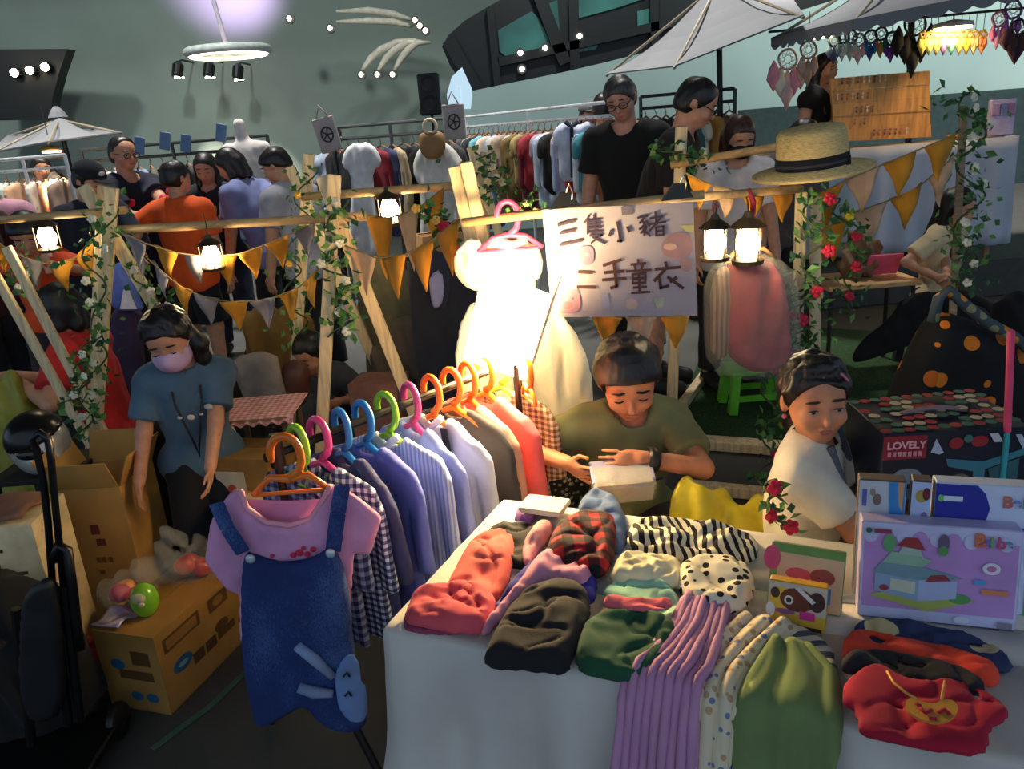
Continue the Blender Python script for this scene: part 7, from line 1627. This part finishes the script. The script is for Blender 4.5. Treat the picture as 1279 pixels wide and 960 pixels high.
decals(t, P0 + Xw * Wd, -Xw, np.array((0, 0, 1.0)), Wd, hgt, [(rect2(0.55, 0.62, 0.85, 0.8), dk), (ell2(0.3, 0.6, 0.12, 0.07), bu), (rect2(0.3, 0.42, 0.85, 0.54), dk), (ell2(0.5, 0.2, 0.1, 0.06), bu), (ell2(0.75, 0.2, 0.1, 0.06), bu)], 'end_print')
zt2 = hgt + 0.006
def on_box(u, v, z=0.0): return P0 + Xl * u + Xw * v + np.array((0, 0, zt2 + z))
# toys in bags
B = Blob(); p = on_box(0.1, 0.1); B.ell(p + (0, 0, 0.052), (0.042, 0.042, 0.056), None, 0.02); B.cut((0, 0, p[2]), (0, 0, -1)); o = B.build('green_egg_toy', plain((126, 190, 40), 0.25, coat=0.5), 0.005); tag(o, 'lime green egg shaped toy on the carton', 'toy')
b = MB(); b.sphere(p + (0.0, -0.036, 0.078), (0.022, 0.012, 0.018), 8); b.sphere(p + (0.008, -0.04, 0.06), (0.01, 0.008, 0.01), 6); b.build('cream_face', plain((206, 190, 150), 0.5), o, True)
for k, (u, v, lab, cols_) in enumerate(((0.14, 0.2, 'pink and orange toy in a clear bag on the carton', [(236, 70, 110), (236, 150, 50), (200, 60, 90)]), (0.32, 0.1, 'red wrapped toy at the back of the carton', [(196, 40, 36), (170, 30, 40), (210, 70, 50)]))):
    p = on_box(u, v); t = thing('wrapped_toy', lab, 'toy', p)
    for q, cl_ in enumerate(cols_):
        b = MB(); b.sphere(p + (0.03 * math.cos(q * 2.1), 0.025 * math.sin(q * 2.1), 0.03 + 0.012 * q), (0.034, 0.03, 0.03), 10); b.build('toy_piece', plain(cl_, 0.35), t, True)
    B = Blob(); B.ell(p + (0, 0, 0.045), (0.085, 0.07, 0.05), None, 0.02); B.ell(p + (0.03, 0.02, 0.08), (0.03, 0.03, 0.05), None, 0.03); B.cut((0, 0, p[2]), (0, 0, -1)); B.build('clear_wrap', clear((230, 226, 214), 0.1), 0.007, t, wr=0.012, wf=60, seed=k)
B = Blob(); p = on_box(0.26, 0.16); B.ell(p + (0, 0, 0.06), (0.08, 0.07, 0.06), None, 0.03); B.cone(p + (0.02, 0, 0.1), p + (0.03, 0.01, 0.18), 0.035, 0.018, 0.03); B.ell(p + (0.05, 0.03, 0.15), (0.05, 0.02, 0.04), None, 0.03); B.cut((0, 0, p[2]), (0, 0, -1)); o = B.build('clear_bag', clear((214, 214, 206), 0.16), 0.008, None, wr=0.016, wf=50, seed=9); tag(o, 'crumpled clear plastic bag standing among the toys', 'bag')
b = MB(); p = on_box(0.03, 0.19); b.grid(lambda u, v: p + Xl * (0.09 * u - 0.02) + Xw * (0.1 * v - 0.06) + np.array((0, 0, 0.012 + 0.012 * math.sin(u * 5) * math.cos(v * 4))), 8, 8); o = b.build('foil_packet', plain((206, 196, 220), 0.2, 0.4), None, True); o.modifiers.new('thick', 'SOLIDIFY').thickness = 0.006; tag(o, 'silvery lilac packet at the left edge of the carton', 'packet')
# tall open carton behind, with flaps
pb = PZ(150, 745, 0.02); c1_ = np.array((-1.47, 2.64, 0))
t, c, X, Yv = carton('tall open carton with red lettering behind the black trolley', c1_, (1.0, -0.06), 0.24, 0.24, 0.55, kraft2, flaps=1.15)
fr = c - Yv * 0.12 - X * 0.12
decals(t, fr, X, np.array((0, 0, 1.0)), 0.24, 0.55, [(rect2(0.42, 0.68, 0.55, 0.75), (120, 50, 40)), (rect2(0.46, 0.6, 0.6, 0.65), (120, 50, 40)), (rect2(0.4, 0.48, 0.46, 0.52), (130, 92, 40)), (rect2(0.48, 0.48, 0.54, 0.52), (130, 92, 40)), (rect2(0.58, 0.48, 0.64, 0.52), (130, 92, 40)), (rect2(0.4, 0.4, 0.48, 0.43), (130, 92, 40)), (ell2(0.7, 0.25, 0.12, 0.05), (96, 66, 30)), (rect2(0.55, 0.2, 0.85, 0.24), (96, 66, 30))], 'front_print')
# bag of bright snacks between the cartons
B = Blob(); p = np.array((-1.34, 2.37, 0)); B.ell(p + (0, 0, 0.1), (0.1, 0.09, 0.1), None, 0.04); B.ell(p + (0.06, 0, 0.18), (0.08, 0.06, 0.05), None, 0.04); B.cut((0, 0, 0.002), (0, 0, -1)); o = B.build('snack_bag', pattern('patch', (196, 160, 60), (206, 90, 50), 18, c=(150, 150, 110)), 0.01, None, wr=0.012, wf=40); tag(o, 'crumpled bag of orange and yellow packets between the cartons', 'bag')
B = Blob(); p = np.array((-1.40, 2.16, 0)); B.ell(p + (0, 0, 0.07), (0.07, 0.1, 0.08), None, 0.04); B.ell(p + (0.02, 0.05, 0.13), (0.05, 0.05, 0.05), None, 0.03); B.cut((0, 0, 0.002), (0, 0, -1)); o = B.build('pink_bundle', pattern('patch', (170, 70, 70), (206, 120, 110), 20, c=(130, 40, 60)), 0.01, None, wr=0.01, wf=40); tag(o, 'pink red cloth bundle squeezed beside the front carton', 'bundle')
# white carton at the left edge
t, c, X, Yv = carton('white cardboard box at the left edge', (-1.655, 2.30, 0), (1, 0.06), 0.34, 0.22, 0.58, plain((226, 206, 160), 0.8), flaps=0)
decals(t, c - Yv * 0.11 - X * 0.17, X, np.array((0, 0, 1.0)), 0.34, 0.58, [(rect2(0.6, 0.72, 0.64, 0.8), (60, 50, 40)), (rect2(0.7, 0.72, 0.86, 0.74), (90, 80, 60)), (rect2(0.66, 0.86, 0.7, 0.88), (60, 50, 40))], 'front_print')
b = MB(); b.grid(lambda u, v: c + X * (0.3 * u - 0.16) + Yv * (0.18 * v - 0.1) + np.array((0, 0, 0.61 + 0.02 * math.sin(u * 7) * math.sin(v * 6))), 12, 10); o = b.build('folded_bag', fabric((120, 84, 66)), None, True); o.modifiers.new('thick', 'SOLIDIFY').thickness = 0.012; tag(o, 'brown folded bag lying on the white box', 'bag')
# silver and black helmet-like toy
hc2 = PY(48, 552, 2.72); hz = 0.0
t = thing('toy_helmet', 'silver and black rounded helmet toy behind the trolley', 'toy', (hc2[0], hc2[1], hc2[2] - 0.1))
B = Blob(); B.ell(hc2, (0.105, 0.1, 0.105), None, 0.02); B.ell(hc2 + (0.03, -0.06, -0.05), (0.07, 0.05, 0.05), None, 0.03); B.cut(hc2 - (0, 0, 0.095), (0, 0, -1)); B.build('shell', plain((186, 184, 178), 0.25, 0.35), 0.008, t)
B = Blob(); B.ell(hc2 + (0, 0.0, 0.015), (0.108, 0.104, 0.104), None, 0.01); B.cut(hc2 + (0, 0, 0.03), (0.25, 0.3, -1)); B.build('crest', plain((20, 20, 20), 0.25, 0.2), 0.008, t)
b = MB(); b.sphere(hc2 + (0.02, -0.095, -0.01), (0.05, 0.02, 0.022), 10); b.build('visor', plain((26, 24, 22), 0.15), t, True)
st2 = thing('storage_stand', 'dark storage stand under the silver helmet toy', 'stand', (hc2[0], hc2[1] + 0.02, 0))
b = MB(); b.box((hc2[0], hc2[1] + 0.02, hc2[2] - 0.106), (0.3, 0.28, 0.02), bev=0.004); b.build('shelf', plain((26, 24, 22), 0.6), st2)
for sx in (-1, 1):
    for sy in (-1, 1): b = MB(); b.box((hc2[0] + sx * 0.13, hc2[1] + 0.02 + sy * 0.12, (hc2[2] - 0.116) / 2), (0.025, 0.025, hc2[2] - 0.116)); b.build('post', plain((26, 24, 22), 0.6), st2)
# black backpack beside the girl
B = Blob(); p = np.array((-1.42, 2.95, 0)); B.ell(p + (0, 0, 0.36), (0.15, 0.12, 0.26), None, 0.05); B.ell(p + (0.0, 0, 0.14), (0.17, 0.14, 0.14), None, 0.05); B.cut((0, 0, 0.002), (0, 0, -1)); o = B.build('black_backpack', fabric((20, 18, 18)), 0.014, None, wr=0.008); tag(o, 'black backpack standing behind the masked girl', 'bag')
b = MB(); b.tube([p + (-0.05, -0.05, 0.58), p + (0, -0.06, 0.66), p + (0.05, -0.05, 0.58)], 0.01, 8); b.build('grab_handle', fabric((20, 18, 18)), o, True)
# black folding trolley
tr_ = thing('luggage_trolley', 'black folding luggage trolley with looped handle in the corner', 'trolley', (-1.28, 1.72, 0))
dk_ = plain((16, 16, 17), 0.35, 0.2)
def PT(x, y, Yd=1.80): return PY(x, y, Yd)
b = MB(); b.tube([PT(66, 735), PT(60, 650), PT(54, 600), PT(46, 562), PT(40, 548), PT(50, 540), PT(60, 548), PT(64, 575), PT(70, 640), PT(80, 735)], 0.009, 8); b.build('handle_loop', dk_, tr_, True)
b = MB(); b.tube([PT(66, 700), PT(74, 680), PT(84, 686), PT(90, 730), PT(96, 780), PT(100, 810)], 0.013, 8); b.build('side_loop', dk_, tr_, True)
for a, c_ in (((66, 730), (86, 905)), ((80, 730), (100, 900)), ((20, 760), (40, 930))):
    A, B_ = PT(*a), PT(*c_); b = MB(); b.tube([A, B_], 0.013, 8); b.build('frame_tube', dk_, tr_)
wall_puff('back_panel', '', '', [(26, 760), (34, 735), (60, 718), (72, 728), (80, 800), (84, 890), (40, 905), (24, 860)], 1.78, 0.02, plain((22, 22, 24), 0.5), parent=tr_, step=0.01, wr=0.002)
b = MB(); fp = PZ(60, 935, 0.06); b.box((fp[0], fp[1], 0.06), (0.34, 0.26, 0.03), bev=0.006); b.build('footplate', dk_, tr_)
for sx in (-1, 1):
    b = MB(); b.lathe((fp[0] + sx * 0.15 - 0.012, fp[1] + 0.1, 0.055), [(0.05, 0), (0.055, 0.006), (0.055, 0.02), (0.05, 0.026)], 18, (1, 0, 0)); w_ = b.build('wheel', plain((12, 12, 12), 0.5), tr_, True)
    b = MB(); b.lathe((fp[0] + sx * 0.15 - 0.014, fp[1] + 0.1, 0.055), [(0.016, 0), (0.016, 0.03)], 12, (1, 0, 0)); b.build('hub', plain((180, 180, 190), 0.2, 0.9), w_, True)
B = Blob(); p = np.array((PT(10, 850)[0] - 0.12, 2.0, 0)); B.ell(p + (0, 0, 0.28), (0.2, 0.13, 0.26), None, 0.05); B.ell(p + (0, 0, 0.12), (0.22, 0.14, 0.12), None, 0.05); B.cut((0, 0, 0.003), (0, 0, -1)); o = B.build('black_duffel', fabric((17, 17, 18)), 0.014, None, wr=0.01); tag(o, 'large black bag at the left edge behind the trolley', 'bag')
b = MB(); b.tube([p + (-0.1, -0.15, 0.4), p + (0, -0.18, 0.52), p + (0.1, -0.15, 0.4)], 0.012, 8); b.build('bag_handle', fabric((26, 26, 28)), o, True)
# colourful game box the girl rests her hand on
t, c, X, Yv = carton('dark box with colourful sheets on top beside the masked girl', (-0.90, 2.60, 0), (1, 0.05), 0.22, 0.16, 0.43, plain((70, 56, 26), 0.7), prints=False)
b = MB(); b.grid(lambda u, v: c + X * (0.24 * u - 0.12) + Yv * (0.17 * v - 0.09) + np.array((0, 0, 0.445 + 0.01 * math.sin(u * 6 + v * 3))), 12, 6); o = b.build('picture_sheet', pattern('patch', (226, 214, 150), (226, 140, 110), 11, c=(120, 190, 150)), None, True); o.modifiers.new('thick', 'SOLIDIFY').thickness = 0.008; tag(o, 'pale coloured picture sheet lying on the dark box', 'paper')
# cartons, grey board and pink gingham cloth behind her
t, c, X, Yv = carton('brown carton with white label behind the rail', (PY(312, 560, 2.74)[0], 2.74, 0), (1, -0.25), 0.24, 0.2, 0.56, plain((150, 108, 46), 0.85), prints=False)
decals(t, c - Yv * 0.1 - X * 0.12, X, np.array((0, 0, 1.0)), 0.24, 0.56, [(rect2(0.12, 0.6, 0.6, 0.92), (206, 190, 160)), (ell2(0.36, 0.78, 0.09, 0.05), (196, 70, 70))], 'label_print')
p0 = PZ(315, 520, 0.66); tb_ = thing('side_table', 'small side table under pink gingham cloth', 'table', (p0[0], p0[1] + 0.1, 0))
b = MB(); b.box((p0[0], p0[1] + 0.12, 0.64), (0.26, 0.26, 0.02)); b.build('tabletop', wood((160, 120, 80)), tb_)
for sx in (-1, 1):
    for sy in (-1, 1): b = MB(); b.tube([(p0[0] + sx * 0.11, p0[1] + 0.12 + sy * 0.11, 0.63), (p0[0] + sx * 0.11, p0[1] + 0.12 + sy * 0.11, 0)], 0.012, 6); b.build('leg', plain((90, 70, 50), 0.6), tb_)
b = MB(); b.grid(lambda u, v: np.array((p0[0] + 0.3 * (u - 0.5), p0[1] - 0.02 + 0.28 * v, 0.655 + (0.0 if v > 0.02 else -0.02 - 0.008 * math.sin(u * 40)))), 48, 10); o = b.build('gingham_cloth', pattern('gingham', (244, 206, 200), (220, 130, 126), 40, plane='xy')); o.modifiers.new('thick', 'SOLIDIFY').thickness = 0.004; tag(o, 'pink gingham cloth with scalloped front on the side table', 'cloth')
o = wall_puff('grey_bag', 'grey paper shopping bag leaning beside the slanting leg', 'bag', [(284, 446), (344, 436), (352, 470), (362, 505), (312, 515), (298, 480)], 3.55, 0.03, plain((140, 130, 122), 0.8), step=0.012, wr=0.006)
o = wall_puff('brown_pot', 'round dark brown pot beside the grey bag', 'pot', smooth_poly([(350, 462), (360, 450), (378, 450), (388, 464), (386, 500), (372, 510), (356, 505)], 1), 3.6, 0.07, plain((84, 48, 40), 0.5), step=0.012, wr=0.002)
B = Blob(); p = PZ(285, 520, 0.0); p = np.array((PY(275, 480, 3.9)[0], 3.95, 0)); B.ell(p + (0, 0, 0.3), (0.2, 0.16, 0.3), None, 0.06); B.cut((0, 0, 0.003), (0, 0, -1)); o = B.build('black_sack', fabric((20, 20, 20)), 0.016, None, wr=0.012); tag(o, 'black sack behind the slanting pine leg', 'bag')
for k, (x, y, Yd, w, hh_, lab) in enumerate(((330, 400, 4.5, 0.3, 0.6, 'tall brown paper sack behind the lower bunting'), (365, 410, 4.35, 0.26, 0.6, 'brown paper sack beside the rear frame'))):
    p = PY(x, y, Yd); B = Blob(); B.ell((p[0], p[1], 0.36), (w / 2, 0.14, 0.38), None, 0.05); B.ell((p[0], p[1], 0.62), (w / 2.4, 0.1, 0.14), None, 0.05); B.cut((0, 0, 0.003), (0, 0, -1)); o = B.build('paper_sack', plain((126, 92, 36), 0.85), 0.016, None, wr=0.014, wf=24, seed=k); tag(o, lab, 'sack')
# blue and white carrier bag by the left frame
o = wall_puff('shopping_bag', 'blue and white shopping bag behind the left frame', 'bag', [(142, 330), (158, 326), (178, 382), (180, 388), (138, 388), (138, 350)], 4.42, 0.05, plain((96, 120, 206), 0.5), step=0.014)
b = MB(); b.prism([PY(150, 386, 4.34), PY(170, 386, 4.34), PY(160, 362, 4.34), PY(154, 362, 4.34)], (0, 0.01, 0)); b.build('white_panel', plain((222, 224, 236), 0.6), o)
o = wall_puff('purple_drape', 'dark purple cloth hanging to the floor under the blue bag', 'cloth', [(140, 380), (176, 380), (178, 430), (190, 545), (140, 548), (140, 430)], 4.5, 0.05, fabric((62, 50, 84)), step=0.014)
# yellow bag the person in red fills
B = Blob(); p = PY(8, 495, 3.7); B.ell(p - (0, 0, 0.05), (0.13, 0.1, 0.14), None, 0.04); B.ell(p + (0.05, 0, 0.08), (0.05, 0.04, 0.05), None, 0.04); B.cone((p[0], p[1], 0.12), p - (0, 0, 0.1), 0.12, 0.11, 0.05); B.cut((0, 0, 0.002), (0, 0, -1)); o = B.build('yellow_bag', plain((150, 150, 56), 0.5), 0.012, None, wr=0.012); tag(o, 'olive yellow bag before the person in red', 'bag')
# middle: kraft box, dark table, sacks and jackets
p = PY(548, 300, 3.55); kz = p[2] - 0.05
t, c, X, Yv = carton('kraft gift box tied with dark cord behind the magenta rose', (p[0], 3.62, 0), (1, 0.35), 0.2, 0.16, 0.07, plain((168, 132, 92), 0.85), zb=kz)
b = MB(); b.beam(c - X * 0.1 + (0, 0, 0.078), c + X * 0.1 + (0, 0, 0.078), 0.008, 0.004); b.sphere(c + (0, 0, 0.082), 0.012, 8); b.build('cord', plain((50, 40, 30), 0.7), t)
st3 = thing('display_stand', 'dark draped display stand under the kraft box', 'stand', (p[0], 3.62, 0))
b = MB(); b.box((p[0], 3.62, kz - 0.012), (0.3, 0.26, 0.02), bev=0.004); b.build('top_board', plain((60, 50, 44), 0.7), st3)
b = MB(); b.loft([[np.array((p[0] + (0.15 + 0.03 * s + 0.012 * math.sin(k * 5)) * math.cos(k * 0.2618), 3.62 + (0.13 + 0.03 * s + 0.012 * math.sin(k * 5)) * math.sin(k * 0.2618), kz - 0.02 - (kz - 0.06) * s)) for k in range(24)] for s in np.linspace(0, 1, 8)], cap=True); b.build('drape', fabric((52, 52, 60)), st3, True)
wall_puff('denim_jacket', 'dark blue jacket hanging from the display stand', 'clothing', [(526, 316), (548, 310), (562, 330), (560, 380), (548, 392), (536, 360)], 3.45, 0.035, fabric((50, 54, 76)), step=0.012)
wall_puff('lilac_cloth', 'pale lilac cloth showing beside the dark jacket', 'clothing', [(534, 345), (552, 334), (556, 372), (544, 390), (537, 372)], 3.4, 0.02, fabric((176, 176, 222)), step=0.012)
B = Blob(); p = PY(482, 360, 4.2); B.ell((p[0], 4.2, 0.72), (0.17, 0.13, 0.3), None, 0.05); B.cone((p[0], 4.2, 0.15), (p[0], 4.2, 0.6), 0.17, 0.15, 0.05); B.cut((0, 0, 0.003), (0, 0, -1)); o = B.build('olive_sack', fabric((110, 104, 76)), 0.016, None, wr=0.01); tag(o, 'olive grey sack behind the slanting leg of the middle frame', 'sack')
B = Blob(); p = PY(515, 415, 4.0); B.ell((p[0], 4.05, 0.42), (0.24, 0.18, 0.3), None, 0.05); B.cone((p[0] - 0.1, 4.05, 0.12), (p[0] + 0.1, 4.05, 0.12), 0.14, k=0.06); B.cut((0, 0, 0.003), (0, 0, -1)); o = B.build('grey_sack', fabric((104, 92, 76)), 0.016, None, wr=0.014); tag(o, 'brown grey sack on the floor right of the middle frame', 'sack')
t, c, X, Yv = carton('small pink cardboard box behind the orange hangers', (PY(472, 465, 3.7)[0], 3.7, 0), (1, -0.2), 0.24, 0.2, 0.5, plain((170, 116, 96), 0.85), prints=False)
# light green tape on the floor and cloth scraps
b = MB(); pts = [PZ(x, y, 0.004) for x, y in ((190, 935), (230, 905), (262, 882), (300, 845), (330, 820))]
for i in range(4): b.beam(pts[i], pts[i + 1], 0.022, 0.003)
tag(b.build('floor_tape', plain((70, 110, 88), 0.6)), 'strip of pale green tape on the dark floor', 'tape')
